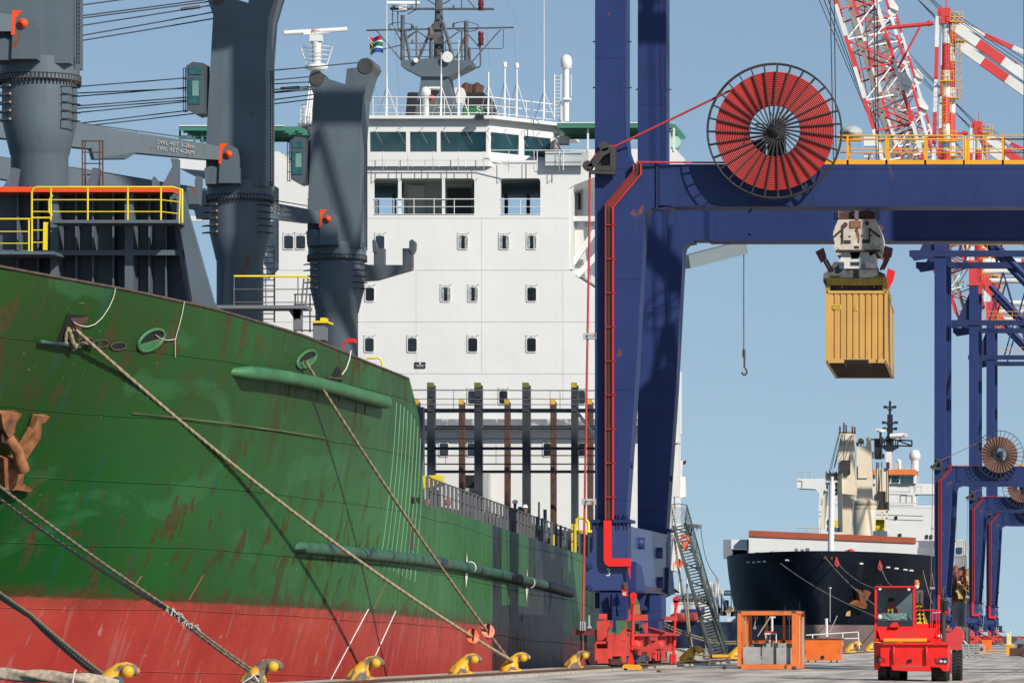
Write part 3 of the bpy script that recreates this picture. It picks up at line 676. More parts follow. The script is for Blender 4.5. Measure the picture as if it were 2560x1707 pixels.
c3 = deckcrane(245.6, 843, 640, W(-604, 323, 234), [(W(*B2(x,y),245), W(-604,b+(b-y/2.24)/(450+x/2.24-140)*744,234)) for x, y, b in ((1080,342,214),(835,452,228),(765,425,238),(742,482,262),(745,500,268),(745,490,280),(775,525,308),(775,550,316))])
# jib rest behind the third crane, with two horned posts
m = MB(); d = 247.2
m.prism([B2(985,1480),B2(1300,1482),B2(1295,1508),B2(1100,1565),B2(985,1575)], d, d+.7)
for x0, x1, l, r_ in ((1085,1143,0,0), (1246,1300,0,0)): m.fb(*B2(x0,1388), *B2(x1,1484), d+.05, d+.65)
m.prism([B2(1076,1345),B2(1085,1338),B2(1105,1390),B2(1105,1412),B2(1080,1412)], d, d+.7); m.prism([B2(1283,1400),B2(1283,1350),B2(1298,1337),B2(1316,1355),B2(1314,1395),B2(1300,1420)], d, d+.7)
part('jib_rest', m, DGREY, ship)
# ladders beside the second and third towers
m = MB()
for x in (634, 656, 686): m.tube([W(x, 612, 224), W(x, 805, 224)], .04, 6)
for i in range(14): m.tube([W(656, 615+i*14, 224), W(686, 615+i*14, 224)], .025, 5)
m.bar(W(632, 590, 224), W(632, 810, 224), .14, .14); 
for y in (665, 717, 760): m.bar(W(600, y, 223.5), W(640, y, 223.5), .1, .1)
part('ladder_cage', m, BLACK, ship)
m = MB()
for x in (738, 755, 775, 790): m.tube([W(x, 735, 240), W(x, 830, 240)], .035, 6)
for y in (735, 760, 790, 825): m.tube([W(735, y, 240), W(792, y, 240)], .035, 6)
part('hatch_ladder', m, BLACK, ship)
# ================================================================== accommodation block of the near ship
DS = 275.0
m = MB()
# lower decks, stepping out to full beam
m.prism([(697,541),(1423,541),(1423,673),(1648,897),(1648,1060),(430,1060),(430,937),(697,673)], DS, DS+14)
m.prism([(430,1060),(1648,1060),(1648,1420),(430,1420)], DS+.6, DS+14)
# storey with open bays: piers, sill and header
m.fb(697,400,1423,445,DS,DS+.35); m.fb(697,536,1423,541,DS,DS+.35)
for x0, x1 in ((697,769),(869,934),(1186,1251),(1351,1423)): m.fb(x0,445,x1,536,DS,DS+.35)
def fil(x, y, sx_, sy_, r=9):
    m.prism([(x,y),(x+sx_*r,y),(x+sx_*r*.45,y+sy_*r*.12),(x+sx_*r*.12,y+sy_*r*.45),(x,y+sy_*r)], DS+.003, DS+.34)
for x0, x1 in ((769,869),(934,1186),(1251,1351)):
    fil(x0,445,1,1); fil(x1,445,-1,1); fil(x0,536,1,-1,6); fil(x1,536,-1,-1,6)
for x0, x1 in ((995,1003),(1105,1112)): m.fb(x0,445,x1,536,DS+.02,DS+.2)
# floor, ceiling and side walls of the open storey
m.fb(697,400,1423,404,DS+.35,DS+14); m.fb(697,541.5,703,404,DS+.35,DS+3); m.fb(1417,541.5,1423,404,DS+.35,DS+3)
sup = part('superstructure', m, WHITE, ship)
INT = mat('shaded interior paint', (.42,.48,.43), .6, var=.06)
m = MB()
m.fb(1010,441,1180,541,DS+4,DS+12)                                                   # inner deckhouse
m.fb(697,404,1423,437,DS+.6,DS+.8); m.fb(700,437,1420,442,DS+.36,DS+13.5)            # ceiling beams
for x in (730, 905, 1225, 1395): m.fb(x-14,441,x+14,541,DS+10,DS+11)
m.fb(700,441,1420,487,DS+12,DS+12.3)
for x in (745, 880, 985, 1265, 1320): m.fb(x-4,441,x+4,541,DS+11,DS+11.3)
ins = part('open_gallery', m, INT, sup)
m = MB(); m.fb(1020,462,1062,540,DS+3.9,DS+4.02); part('gallery_door', m, mat('pale door', (.55,.58,.54), .5), ins)
m = MB(); m.fb(1118,470,1178,541,DS+3.88,DS+4.01); part('dark_doorway', m, BLACK, ins)
m = MB()
for x in (935, 945): m.fb(x,496,x+2,541,DS+9,DS+9.1)
for i in range(9): m.fb(926,497+i*5,944,499+i*5,DS+9.0,DS+9.1)
part('gallery_stair', m, BLACK, ins)
m = MB()
for x0, x1 in ((769,869),(934,1186),(1251,1351)):
    for y in (497, 516, 535): m.tube([W(x0,y,DS-.02), W(x1,y,DS-.02)], .028 if y == 497 else .02, 6)
    n_ = max(2, int((x1-x0)/50)); 
    for i in range(1, n_): m.tube([W(x0+(x1-x0)*i/n_,497,DS-.02), W(x0+(x1-x0)*i/n_,536,DS-.02)], .022, 6)
part('gallery_railing', m, WHITE, sup)
# deck seams, a faint bead at each deck level
m = MB()
for y, x0, x1 in ((544,697,1423),(673.5,697,1423),(803,560,1560),(932,440,1640)): m.fb(x0,y,x1,y+1.1,DS-.012,DS+.02)
for x, y0, y1 in ((1204,545,930),(1407,673,1000),(1040,680,930)): m.fb(x,y0,x+.8,y1,DS-.008,DS+.02)
part('deck_seam', m, mat('grey seam', (.50,.50,.49), .6), sup)
# windows: frame, glass and the brow above each
def window(x0, y0, x1, y1, kind):
    f = MB(); cx, cy = (x0+x1)/2, (y0+y1)/2; hw, hh = (x1-x0)/2, (y1-y0)/2; r = 4.0
    def rr(e):
        pts = []
        for sx_, sy_, a0 in ((1,-1,-90),(1,1,0),(-1,1,90),(-1,-1,180)):
            for k in range(4):
                a = math.radians(a0+30*k); pts.append((cx+sx_*(hw+e-r)+r*math.cos(a), cy+sy_*(hh+e-r)+r*math.sin(a)))
        return pts
    Do = DS+(.6 if y0 > 1060 else 0)
    o = [W(x, y, Do-.05) for x, y in rr(2.2)]; i_ = [W(x, y, Do-.05) for x, y in rr(0)]; g = [W(x, y, Do-.015) for x, y in rr(0)]; bk = [W(x, y, Do+.01) for x, y in rr(2.2)]; n_ = len(o)
    f.add(o+i_+g+bk, [(k,(k+1)%n_,n_+(k+1)%n_,n_+k) for k in range(n_)]+[(n_+k,n_+(k+1)%n_,2*n_+(k+1)%n_,2*n_+k) for k in range(n_)]+[((k+1)%n_,k,3*n_+k,3*n_+(k+1)%n_) for k in range(n_)])
    f.mi = 1; f.add(g, [list(range(n_))]); f.mi = 2
    f.tube([W(x0-3,y0-8,Do-.02), W(x0+3,y0-5,Do-.14), W(x1-3,y0-5,Do-.14), W(x1+4,y0-9,Do-.02)], .013, 4); f.tube([W(cx,y0-6,Do-.03), W(cx,y0-3,Do-.1)], .016, 4)
    if kind == 'c':
        f.mi = 3; rows = [[W(x0+1+(hw*2-2)*k/14, y0+1, Do-.02-.006*(k%2)), W(x0+1+(hw*2-2)*k/14, y1-1, Do-.02-.006*((k+1)%2))] for k in range(5)]; f.grid(rows, False)
        rows = [[W(x1-1-(hw*2-2)*k/14, y0+1, Do-.02-.006*(k%2)), W(x1-1-(hw*2-2)*k/14, y1-1, Do-.02-.006*((k+1)%2))] for k in range(5)]; f.grid(rows, False)
    part('window', f, [WHITE, GLASSD, mat('thin steel brow', (.25,.25,.25), .5), CURT], sup)
def wz(lst, y0, y1, kinds):
    for (a, c), k in zip(lst, kinds):
        p = D4(a, y0); q = D4(c, y1); window(p[0], p[1], q[0], q[1], k)
wz([(142,195),(642,697),(890,945),(1057,1110)], 818, 895, 'nccc')
wz([(82,133),(538,592),(703,757),(1057,1110)], 1130, 1210, 'nccn')
wz([(78,131),(336,390),(700,755),(1055,1109)], 1435, 1515, 'nnnn')
for a, c in ((552,602),(778,838),(1350,1402)): window(*G3(a,222), *G3(c,314), 'n')
for a, c in ((345,408),(548,602),(1100,1150),(1350,1408)): window(*G3(a,600), *G3(c,692), 'n')
for x in (660, 690): window(x+50,589,x+73,621,'n')
# name plate with pale lettering
m = MB(); m.fb(*G2(1402,690), *G2(1472,729), DS-.06, DS+.02); npz = part('name_board', m, BLACK, sup)
m = MB(); m.fb(*G2(1432,694), *G2(1444,704), DS-.07, DS-.05)
for i, (a, c) in enumerate(((1408,1466),(1415,1460))): m.fb(*G2(a,709+i*8), *G2(c,711.5+i*8), DS-.07, DS-.05)
part('board_lettering', m, MARK, npz)
# lower recess: shelf, doorway, pipes
m = MB(); m.fb(430,1046,1648,1062,DS-.45,DS+.7); part('shelf_deck', m, mat('peeling grey shelf', (.20,.21,.225), .6, var=.2, sc2=((.5,.5,.48), 1.5)), sup)
m = MB(); m.fb(*G3(515,830), *G3(600,920), DS+.45, DS+.65); m.fb(*G3(300,940), *G3(345,1130), DS+.45, DS+.65); part('dark_doorway', m, BLACK, sup)
m = MB(); m.fb(*G3(515,925), *G3(605,948), DS+.3, DS+.6); m.fb(*G3(640,820), *G3(700,1130), DS-.4, DS+.55); part('door_post', m, LGREY, sup)
# wings, canopies and struts under the bridge
m = MB()
m.prism([(1423,378),(1487,372),(1689,372),(1689,437),(1500,437),(1440,460),(1423,470)], DS, DS+6)
m.prism([(697,378),(633,378),(447,378),(447,420),(640,437),(680,460),(697,470)], DS, DS+6)
m.prism([(1423,380),(1480,378),(1480,413),(1423,413)], DS-.03, DS+.01)
wing = part('bridge_wing', m, WHITE, sup)
m = MB()
for x0, y0, x1, y1 in ((1425,668,1500,560),(1443,688,1560,570)): m.bar(W(x0,y0,DS+1), W(x1,y1,DS+1), .34, .3)
for x0, y0, x1, y1 in ((695,668,620,560),(677,688,560,570)): m.bar(W(x0,y0,DS+1), W(x1,y1,DS+1), .34, .3)
m.bar(W(1423,546,DS+.5), W(1690,546,DS+.5), .26); m.bar(W(1440,560,DS+4), W(1600,560,DS+4), .26); m.bar(W(697,546,DS+.5), W(447,546,DS+.5), .26)
part('wing_strut', m, WHITE, sup)
m = MB(); m.fb(1426,440,1458,690,DS+3,DS+13); m.fb(660,440,694,690,DS+3,DS+13); m.prism([(1423,400),(1500,400),(1500,437),(1470,440),(1440,455),(1432,475),(1432,672),(1423,672)], DS+.1, DS+1)
part('side_house', m, CWHITE, sup)
m = MB(); m.fb(*D4(1322,505), *D4(1336,610), DS+2.5, DS+2.9); m.fb(*D4(1366,560), *D4(1380,658), DS+2.8, DS+3.1); part('side_window', m, GLASSD, sup)
for nm, x0, x1, y0, y1, ys in (('l',447,757,310,345,312), ('r',1392,1690,305,337,305)):
    m = MB(); a = W(x0,ys,DS-.4); b_ = W(x1,ys,DS+6)
    m.box((a.x, DS-.4, a.z-.06), (b_.x, DS+6.5, a.z)); cn = part('wing_canopy', m, CWHITE, wing)
    m = MB(); x = x0
    for k in range(6): z = a.z-.18; y = DS-.3+k*1.25; m.bar((a.x, y, z), (W(x1,ys,DS).x, y, z), .10, .22)
    for k in range(9): xx = a.x+(W(x1,ys,DS).x-a.x)*(k+.5)/9; m.bar((xx, DS-.3, a.z-.12), (xx, DS+6.2, a.z-.12), .08, .14)
    m.bar(W(x0,y1,DS+5), W(x1,y1,DS+5), .1, .1)
    part('canopy_frame', m, TEALG, cn)
    m = MB()
    for xx in ((450,486,506,530,668) if nm == 'l' else (1470,1620,1685)): m.bar(W(xx,ys+2,DS), W(xx,378,DS), .10)
    m.bar(W(450,340,DS), W(530,340,DS), .06) if nm == 'l' else None
    part('canopy_post', m, WHITE if nm == 'r' else TEALG, cn)
m = MB()
for y in (395, 374.5, 413): pass
for pts, r_ in (([(922,399),(1217,399),(1290,417)], .03), ([(1227,375),(1425,375)], .025), ([(1365,396),(1460,396)], .02), ([(1425,375),(1462,375)], .03)): m.tube([W(x,y,DS-.7) for x, y in pts], r_, 6)
for i in range(9): x = 932+i*33; m.tube([W(x,399,DS-.7), W(x,417,DS-.7)], .022, 5)
for i in range(8): x = 957+i*63; m.tube([W(x,377,DS-.75), W(x,424,DS-.75), W(x,427,DS-.4)], .02, 5)
for x in (1343, 1408): m.tube([W(x,375,DS-.7), W(x,424,DS-.7)], .025, 5)
part('bridge_front_railing', m, WHITE, sup)
m = MB(); a = W(1363,378,DS+1.5); m.fb(1363,378,1470,413,DS-.5,DS-.44); part('wind_deflector', m, mat('pale grey screen', (.50,.53,.53), .4), wing)

# bridge: plan of flat panels, windows let into them
def PL(x, D): return (xat(x, DS) if False else xat(x, D), D)
cx_ = -37.75
def mir(p): return (2*cx_-p[0], p[1])
R = [PL(1222,DS-.25), PL(1385,DS+3.6), PL(1398,DS+7.5)]
plan = [mir(p) for p in R[::-1]]+R
zb0, zw0, zw1, zt1 = zat(402,DS), zat(380,DS), zat(330,DS), zat(300,DS)
m = MB(); n_ = len(plan)
def wall(mb, a, c, z0, z1, th=.18, o0=0, o1=0):
    d = V((c[0]-a[0], c[1]-a[1], 0)).normalized(); nn = V((d.y, -d.x, 0))
    P = [V((a[0],a[1],z0))+nn*o0, V((c[0],c[1],z0))+nn*o0, V((c[0],c[1],z1))+nn*o1, V((a[0],a[1],z1))+nn*o1]; mb.poly(P, -nn*th)
for a, c in zip(plan, plan[1:]): wall(m, a, c, zb0-.3, zw0); wall(m, a, c, zw1, zt1+.1)
# mullions
wins = MB()
def bays(a, c, fr):
    A = V((a[0],a[1],0)); C = V((c[0],c[1],0))
    pr = 0.0
    for f0, f1 in fr:
        p0 = A.lerp(C, pr); p1 = A.lerp(C, f0); wall(m, (p0.x,p0.y), (p1.x,p1.y), zw0, zw1)
        q0 = A.lerp(C, f0); q1 = A.lerp(C, f1); wall(wins, (q0.x,q0.y), (q1.x,q1.y), zw0, zw1, .04, -.10, -.02); pr = f1
    p0 = A.lerp(C, pr); wall(m, (p0.x,p0.y), (c[0],c[1]), zw0, zw1)
w0, w1 = plan[2][0], plan[3][0]; fx = lambda x: (xat(x, DS-.25)-w0)/(w1-w0)
bays(plan[2], plan[3], [(.006,.15),(.165,.31),(fx(895)+.0,fx(1015)),(fx(1025),fx(1092)),(fx(1101),fx(1215))] if fx(895) > .31 else [(fx(925),fx(1015)),(fx(1025),fx(1092)),(fx(1101),fx(1215))])
bays(plan[3], plan[4], [(.03,.46),(.54,.95)]); bays(plan[1], plan[2], [(.05,.46),(.54,.97)])
bays(plan[4], plan[5], [(.1,.9)]); bays(plan[0], plan[1], [(.1,.9)])
br = part('bridge', m, WHITE, sup)
part('bridge_window', wins, GLASST, br)
m = MB()
def slabp(mb, e, z0, z1):
    ctr = V((cx_, DS+5, 0)); P = []
    for p in plan: d = V((p[0],p[1],0))-ctr; P.append(V((p[0],p[1],z0))+d.normalized()*e)
    P += [V((2*cx_-P[0].x if False else P[-1].x, DS+13, z0)), V((P[0].x, DS+13, z0))]; mb.poly(P, (0,0,z1-z0))
slabp(m, .55, zat(299,DS), zat(291,DS)); slabp(m, -.3, zb0-.3, zb0-.2); part('bridge_roof', m, WHITE, br)
m = MB()
for p, q in zip(plan, plan[1:]):
    A = V((p[0],p[1]-.14,zw1+.12)); C = V((q[0],q[1]-.14,zw1+.12)); k = max(2, int((C-A).length/1.1))
    for i in range(k+1): s_ = A.lerp(C, i/k); m.tube([s_, s_+V((.12,-.03,.1))], .02, 4); m.tube([s_+V((.0,-.02,-.1)), s_+V((.35,-.03,-.75))], .012, 4)
part('window_wiper', m, mat('thin steel brow', (.25,.25,.25), .5), br)
m = MB(); 
for i in range(6): m.tube([V((w0+(w1-w0)*(i+.3)/6, DS+1.2, zw0+.2)), V((w0+(w1-w0)*(i+.8)/6, DS+1.2, zw0+.2))], .1, 6)
m.box((w0, DS+2.2, zb0), (w1, DS+6, zw0+.35)); m.box((plan[0][0]+.3, DS+8, zb0), (plan[-1][0]-.3, DS+8.2, zt1)); part('bridge_console', m, mat('blue grey console', (.10,.16,.18), .6), br)
m = MB(); m.fb(*C3(1472,862), *C3(1533,897), DS-1.1, DS-.75); m.bar(W(*C3(1503,860),DS-.9), W(*C3(1503,840),DS+.3), .06); part('bridge_floodlight', m, BLACK, br)
m = MB(); m.fb(*D4(1240,215), *D4(1300,262), DS+4, DS+5); part('search_light', m, CWHITE, wing)

# monkey island: railing, whip aerials, dome, masts
m = MB(); zr = zat(291,DS); P = []
ctr = V((cx_, DS+5, 0))
for p in plan: d = V((p[0],p[1],0))-ctr; P.append(V((p[0],p[1],zr))+d.normalized()*.35)
for h_, r_ in ((.98,.035),(.55,.022),(.15,.02)): m.tube([p+V((0,0,h_)) for p in P], r_, 6)
for p, q in zip(P, P[1:]):
    k = max(1, round((q-p).length/1.35))
    for i in range(k+1): s_ = p.lerp(q, i/k); m.tube([s_, s_+V((0,0,.98))], .026, 6)
part('roof_railing', m, WHITE, br)
def whip(px, base, top, tip, D=DS+1.0, dome=0):
    m = MB(); z = zat(base, D); m.tube([W(px,base,D), W(px,top,D)], .05, 6)
    if tip: m.tube([W(px,top,D), W(px+ (0), tip, D)], [.03,.018], 6)
    for a in (-.55, .55, 0): m.tube([W(px,base,D)+V((a,(-.4 if a == 0 else .3),0)), W(px,base-(base-top)*.72,D)], .024, 5)
    m.tube([W(px,base,D)+V((-.38,.3,.5)), W(px,base,D)+V((.38,.3,.5))], .02, 5)
    if dome: m.lathe([(.0,.3),(.1,.28),(.12,.1),(.1,0)][::-1], W(px,top,D), n=10)
    part('whip_aerial', m, WHITE, br)
for a in ((967,290,187,-20),(1103,290,185,130),(1147,290,185,100),(1221,291,180,0),(1262,292,168,0),(1292,292,170,0),(1360,296,200,-20)): whip(a[0],a[1],a[2],a[3],dome=1 if a[0] in (1262,1292) else 0)
m = MB(); D = DS+3; m.tube([W(*E5(40,790),D), W(*E5(40,450),D)], .16, 10); m.lathe([(.14,-.1),(.30,0),(.31,.38),(.26,.56),(.15,.67),(0,.71)], W(*E5(41,440),D), n=16); part('satellite_dome', m, WHITE, br)
m = MB()
for x in (1386, 1402): m.tube([W(x,300,DS+3), W(x,185,DS+3)], .035, 6)
for i in range(12): m.tube([W(1386,190+i*9,DS+3), W(1402,190+i*9,DS+3)], .02, 4)
m.box(tuple(W(1412,250,DS+3)-V((.05,.3,0))), tuple(W(1428,185,DS+3)+V((0,.3,-1.3)))) ; m.tube([W(1428,240,DS+3),W(1428,185,DS+3)], .02, 5)
part('dome_ladder', m, WHITE, br)
# white radar tower on the left
m = MB(); D = DS+2
def b2(x, y, d=D): return W(*B2(x, y), d)
m.tube([b2(765,690), b2(765,260), b2(763,230)], [.24,.24,.3], 12); m.box(tuple(b2(730,232)-V((0,.3,0))), tuple(b2(797,196)+V((0,.3,0)))); m.lathe([(.5,0),(.62,.1),(.62,.25),(.5,.3)], b2(765,392), n=14)
for x0, x1 in ((712,750),(728,752),(700,735),(770,778)): m.tube([b2(x0,690,D-.4), b2(x1,400,D)], .06, 6)
for y, r_ in ((262,.78),(285,.7),(310,.65),(335,.6),(360,.52)): m.ring(b2(765,y), (0,0,1), r_, .018, 24, 5)
for s_ in (-1, 1): m.tube([b2(765+s_*88,262), b2(765+s_*55,372)], .03, 6)
rt = part('radar_tower', m, WHITE, br)
m = MB(); m.tube([b2(582,184,D-.5), b2(935,163,D+.4)], .13, 10); m.bar(b2(690,188,D-.3), b2(845,178,D+.2), .12, .1); part('radar_scanner', m, CWHITE, rt)
o = text('scanner_lettering', 'JRC', .3, b2(735,168,D-.26), mat('red lettering', (.55,.06,.05), .5), rt, 0)
m = MB(); zz_ = zat(300, D)
for y, r_ in ((600,.03),(640,.02)): m.tube([b2(676,y,D-1), b2(770,y-8,D-1)], r_, 5)
for x in (676, 700, 730, 760): m.tube([b2(x,598,D-1), b2(x,690,D-1)], .025, 5)
part('tower_railing', m, WHITE, br)

# main mast: grey trapezoid, platform, pole with yards
D = DS+4
def g7(x, y, d=D): return W(*I7(x, y), d)
m = MB(); m.prism([I7(690,1480),I7(775,960),I7(1110,960),I7(1205,1480)], D, D+2.0)
m.prism([I7(515,760),I7(760,750),I7(830,735),I7(1000,735),I7(1060,750),I7(1400,760),I7(1400,820),I7(1110,965),I7(775,965),I7(515,832)], D-.2, D+1.9)
mm = part('main_mast', m, GREY, br)
m = MB(); m.tube([g7(1000,760,D+.6), g7(995,-300,D+.6)], [.30,.16], 10); m.bar(g7(985,560,D+.3), g7(985,270,D+.3), .42, .4); m.bar(g7(990,250,D+.3), g7(1000,-300,D+.3), .22)
m.tube([g7(535,760), g7(540,190)], .11, 8); m.tube([g7(1345,860), g7(1342,262)], .12, 8); m.tube([g7(1390,760), g7(1385,600)], .07, 6)
for p, q, r_ in (((740,745),(930,300),.08),((1185,745),(1050,280),.1),((630,750),(565,370),.08),((1220,740),(1345,430),.07),((1290,750),(1285,360),.05),((715,740),(712,330),.05),((900,800),(900,490),.10)): m.tube([g7(*p), g7(*q)], r_, 6)
m.tube([g7(80,380), g7(1940,345)], .05, 6); m.tube([g7(90,388), g7(520,374)], .03, 5); m.tube([g7(380,110), g7(1695,112)], .07, 6)
for p, q in (((210,385),(510,745)),((1390,810),(1780,370)),((1310,365),(1530,620)),((1365,0),(1460,105)),((1285,100),(1285,-80)),((840,-10),(955,60)),((1140,0),(1040,55)),((560,520),(720,385)),((550,500),(690,400)),((720,385),(850,480)),((1270,380),(1060,540)),((430,340),(520,520)),((480,340),(540,450)),((712,0),(712,110)),((415,120),(410,330)),((478,150),(477,330)),((230,635),(515,570)),((600,180),(710,120))): m.tube([g7(*p), g7(*q)], .035, 5)
for x0, x1, y in ((365,680,340),(1170,1505,335)): m.ring(g7((x0+x1)/2,y), (0,.25,1), (x1-x0)/2/5.0575/F*D, .025, 28, 5)
m.ring(g7(500,110), (0,.2,1), .5, .02, 20, 5)
for y in (545, 630, 715): m.tube([g7(560,y), g7(960,y)], .025, 5); m.tube([g7(960,y), g7(1330,y)], .025, 5)
for x in (560, 760, 880, 1080, 1130, 1330): m.tube([g7(x,540), g7(x,750)], .025, 5)
m.tube([g7(1520,570), g7(1525,820), g7(1500,850), g7(1395,855)], .05, 6); m.tube([g7(1395,612), g7(1790,615), g7(1810,600), g7(1815,365)], .025, 5)
part('mast_yard', m, mat('weathered mast grey', (.09,.095,.10), .6, var=.4, vs=3, rust=.3), mm)
m = MB(); m.lathe([(.13,-.3),(.17,-.3),(.13,-.1),(.17,0),(.13,.2),(.17,.3),(.12,.45)], g7(1528,500), n=10); m.lathe([(.13,-.3),(.17,-.3),(.13,-.1),(.17,0),(.13,.3)], g7(1528,60), n=10); part('red_mast_light', m, mat('dark red lamp', (.14,.012,.015), .3), mm)
m = MB(); m.lathe([(.14,0),(.30,-.18)], g7(1112,722,D-.3), (0,1,0), 16); m.sphere(g7(1112,722,D-.45), .06, 8); m.lathe([(.1,0),(.13,-.1)], g7(710,762,D-.3), (0,1,0), 12); part('mast_horn', m, CWHITE, mm)
m = MB(); m.tube([g7(895,440), g7(888,345)], .14, 8); m.box(tuple(g7(850,490)-V((0,.3,0))), tuple(g7(932,448)+V((0,.3,0)))); 
for x, y in ((428,90),(656,95),(1185,90),(1185,315),(660,330),(665,525)): m.lathe([(.07,-.12),(.07,.05),(.03,.14)], g7(x, y), n=8)
part('mast_lamp', m, mat('brown lamp housing', (.12,.09,.07), .5), mm)
m = MB(); m.tube([g7(338,36,D-.6), g7(750,38,D+.2)], .10, 8); m.box(tuple(g7(500,130)-V((0,.3,0))), tuple(g7(598,70)+V((0,.3,0)))); part('mast_scanner', m, CWHITE, mm)
m = MB(); m.prism([I7(870,1092),I7(1012,1092),I7(1005,1120),I7(870,1115)], D-.9, D); part('mast_shelf', m, CWHITE, mm)
m = MB(); m.lathe([(.18,-1.2),(.18,.55),(.27,.6),(.27,.85),(.16,1.02),(0,1.06)], g7(832,1340,D-1.5), n=14); part('radar_housing', m, WHITE, br)
m = MB(); m.sphere(g7(910,1232,D-1.6), .14, 10); part('red_lamp', m, RED, br)
m = MB()
for a, c in (((175,980),(245,1460)),((445,400),(515,1460)),((1605,360),(1640,880)),((1945,350),(1975,900)),((1850,-20),(2060,400))): m.tube([g7(*a), g7(*c)], .012, 4)
part('halyard', m, mat('thin grey line', (.25,.25,.27), .8), br)
# funnel and exhausts behind the mast
D = DS+16
m = MB(); m.prism([I7(1320,1165),I7(1560,1165),I7(1620,1215),I7(1645,1480),I7(1290,1480)], D, D+3.5); m.prism([I7(600,1170),I7(640,1162),I7(735,1165),I7(690,1480),I7(572,1480)], D, D+1.6); fn = part('funnel', m, BLACK, ship)
m = MB(); m.prism([I7(1315,1352),I7(1565,1352),I7(1572,1470),I7(1300,1470)], D-.05, D+.5); fb_ = part('green_funnel_band', m, mat('funnel green', (.03,.18,.06), .5), fn)
text('funnel_lettering', 'S', .55, W(*I7(1470,1388), D-.08), MARK, fb_)
m = MB()
for x, y, r_ in ((1330,1165,.25),(1470,1160,.23),(1395,1165,.18),(1525,1175,.15)): p = W(*I7(x, y), D+1.5); m.tube([p+V((0,0,-.4)), p+V((0,0,.1)), p+V((0,.15,.3)), p+V((0,.5,.38))], r_, 10)
part('exhaust_pipe', m, RUSTD, fn)
m = MB(); m.prism([I7(1190,1105),I7(1290,1105),I7(1315,1180),I7(1285,1300),I7(1210,1300)], DS+8, DS+9); part('vent_cowl', m, CWHITE, br)

# ------------------------------------------------------------------ container guides on deck in front of the house
def uprights(D, xs, y0, wpx, cap, mt, zb):
    for x in xs:
        m = MB(); a = W(x, y0, D); wd = wpx/F*D
        m.box((a.x-wd/2, D, zb), (a.x+wd/2, D+.14, a.z)); m.box((a.x+wd*.2, D+.14, zb), (a.x+wd*.75, D+.6, a.z-.12)); g = part('guide_post', m, mt, cg)
        m = MB(); m.prism([(x-wpx*.45,y0+11),(x-wpx*.52,y0-1),(x+wpx*.45,y0-1),(x+wpx*.55,y0+11)], D-.02, D+.5); part('post_cap', m, cap, g)
cg = part('cell_guide', MB().fb(1050,1020,1500,1030,262.2,262.5).fb(1050,1116,1500,1123,262.2,262.5).fb(1085,1174,1500,1181,262.2,262.5).fb(1050,1063,1500,1066,266,266.2).fb(1050,1157,1500,1160,266,266.2).fb(1050,1069,1500,1072.5,262.2,262.4).fb(1050,1094,1500,1096.5,262.25,262.4).fb(1050,1136,1500,1138.5,262.25,262.4), SHADE_NAVY, ship)
SHADE_GREY = mat('shade grey paint', (.035,.04,.048), .5, var=.25, rust=.25, rs=2)  # guide posts coloured dark to stand for the shade they are in
OLIVE = mat('olive cap paint', (.13,.15,.03), .6); BCAP = mat('chipped yellow cap', (.65,.36,.05), .7, var=.3, rust=.35, rs=6)
uprights(262, [1075,1193,1313], 956, 15, OLIVE, SHADE_GREY, 3.5); uprights(262, [1434], 956, 13, YEL, SHADE_GREY, 3.5)
uprights(268.5, [1040,1152,1266,1381,1473], 998, 10.5, BCAP, RUSTD, 3.5)
m = MB(); m.bar(W(1440,1025,262.3), W(1490,1090,262.3), .2, .15); m.fb(1037,1016,1058,1300,260,260.6); part('guide_brace', m, DGREY, cg)
m = MB()
for y in (974, 996, 1010): m.tube([W(1030,y,261.6), W(1500,y+ (1 if y == 974 else 0),261.6)], .02 if y > 980 else .03, 5)
for x in (1134, 1206, 1375, 1400): m.tube([W(x,974,261.6), W(x,1020,261.6)], .015, 4)
for x in (1114, 1240): m.tube([W(x,1110,264), W(x,1157,264)], .012, 4)
part('guide_railing', m, RAILM, cg)
# things standing on the main deck
m = MB(); m.prism([G3(222,835),G3(342,830),G3(342,900),G3(230,930)], 184, 185.4); part('yellow_fairlead', m, YEL, ship)
m = MB(); m.fb(*G3(900,1150), *G3(982,1280), 226, 227); part('yellow_bin', m, YEL, ship)
m = MB(); m.tube([W(*G3(1340,1255),229), W(*G3(1340,1150),229), W(*G3(1365,1140),229), W(*G3(1400,1145),229), W(*G3(1425,1175),229), W(*G3(1428,1250),229)], .07, 8); m.lathe([(.5,0),(.5,.1)], W(*G3(1410,1248),229), n=14)
for x in (1308, 1330, 1175): m.fb(*G3(x-6,1185 if x > 1200 else 1260), *G3(x+6,1390), 228, 228.2)
part('yellow_davit', m, YEL, ship)
m = MB()
for x, y in ((255,985),(405,990)): m.sphere(W(*G3(x,y+40),200), .14, 10)
part('red_valve', m, REDD, ship)
m = MB(); random.seed(5)
for i in range(46):
    x = random.uniform(360, 1450); y = 1265+ (x-360)*.27; D = 205+ (x-360)/1090*35; s_ = random.uniform(.12,.4); c_ = V((XC+hb-1.2-random.random(), D, sh.zd(D)-.05)); m.box(c_-V((s_,s_,0)), c_+V((s_,s_,random.uniform(.3,1.1))))
m.fb(*G3(1098,1080), *G3(1117,1330), 226, 226.4); m.fb(*G3(1060,1025), *G3(1070,1200), 240, 240.2); m.fb(*G3(915,1060), *G3(968,1150), 231, 232)
part('deck_fitting', m, DGREY, ship)
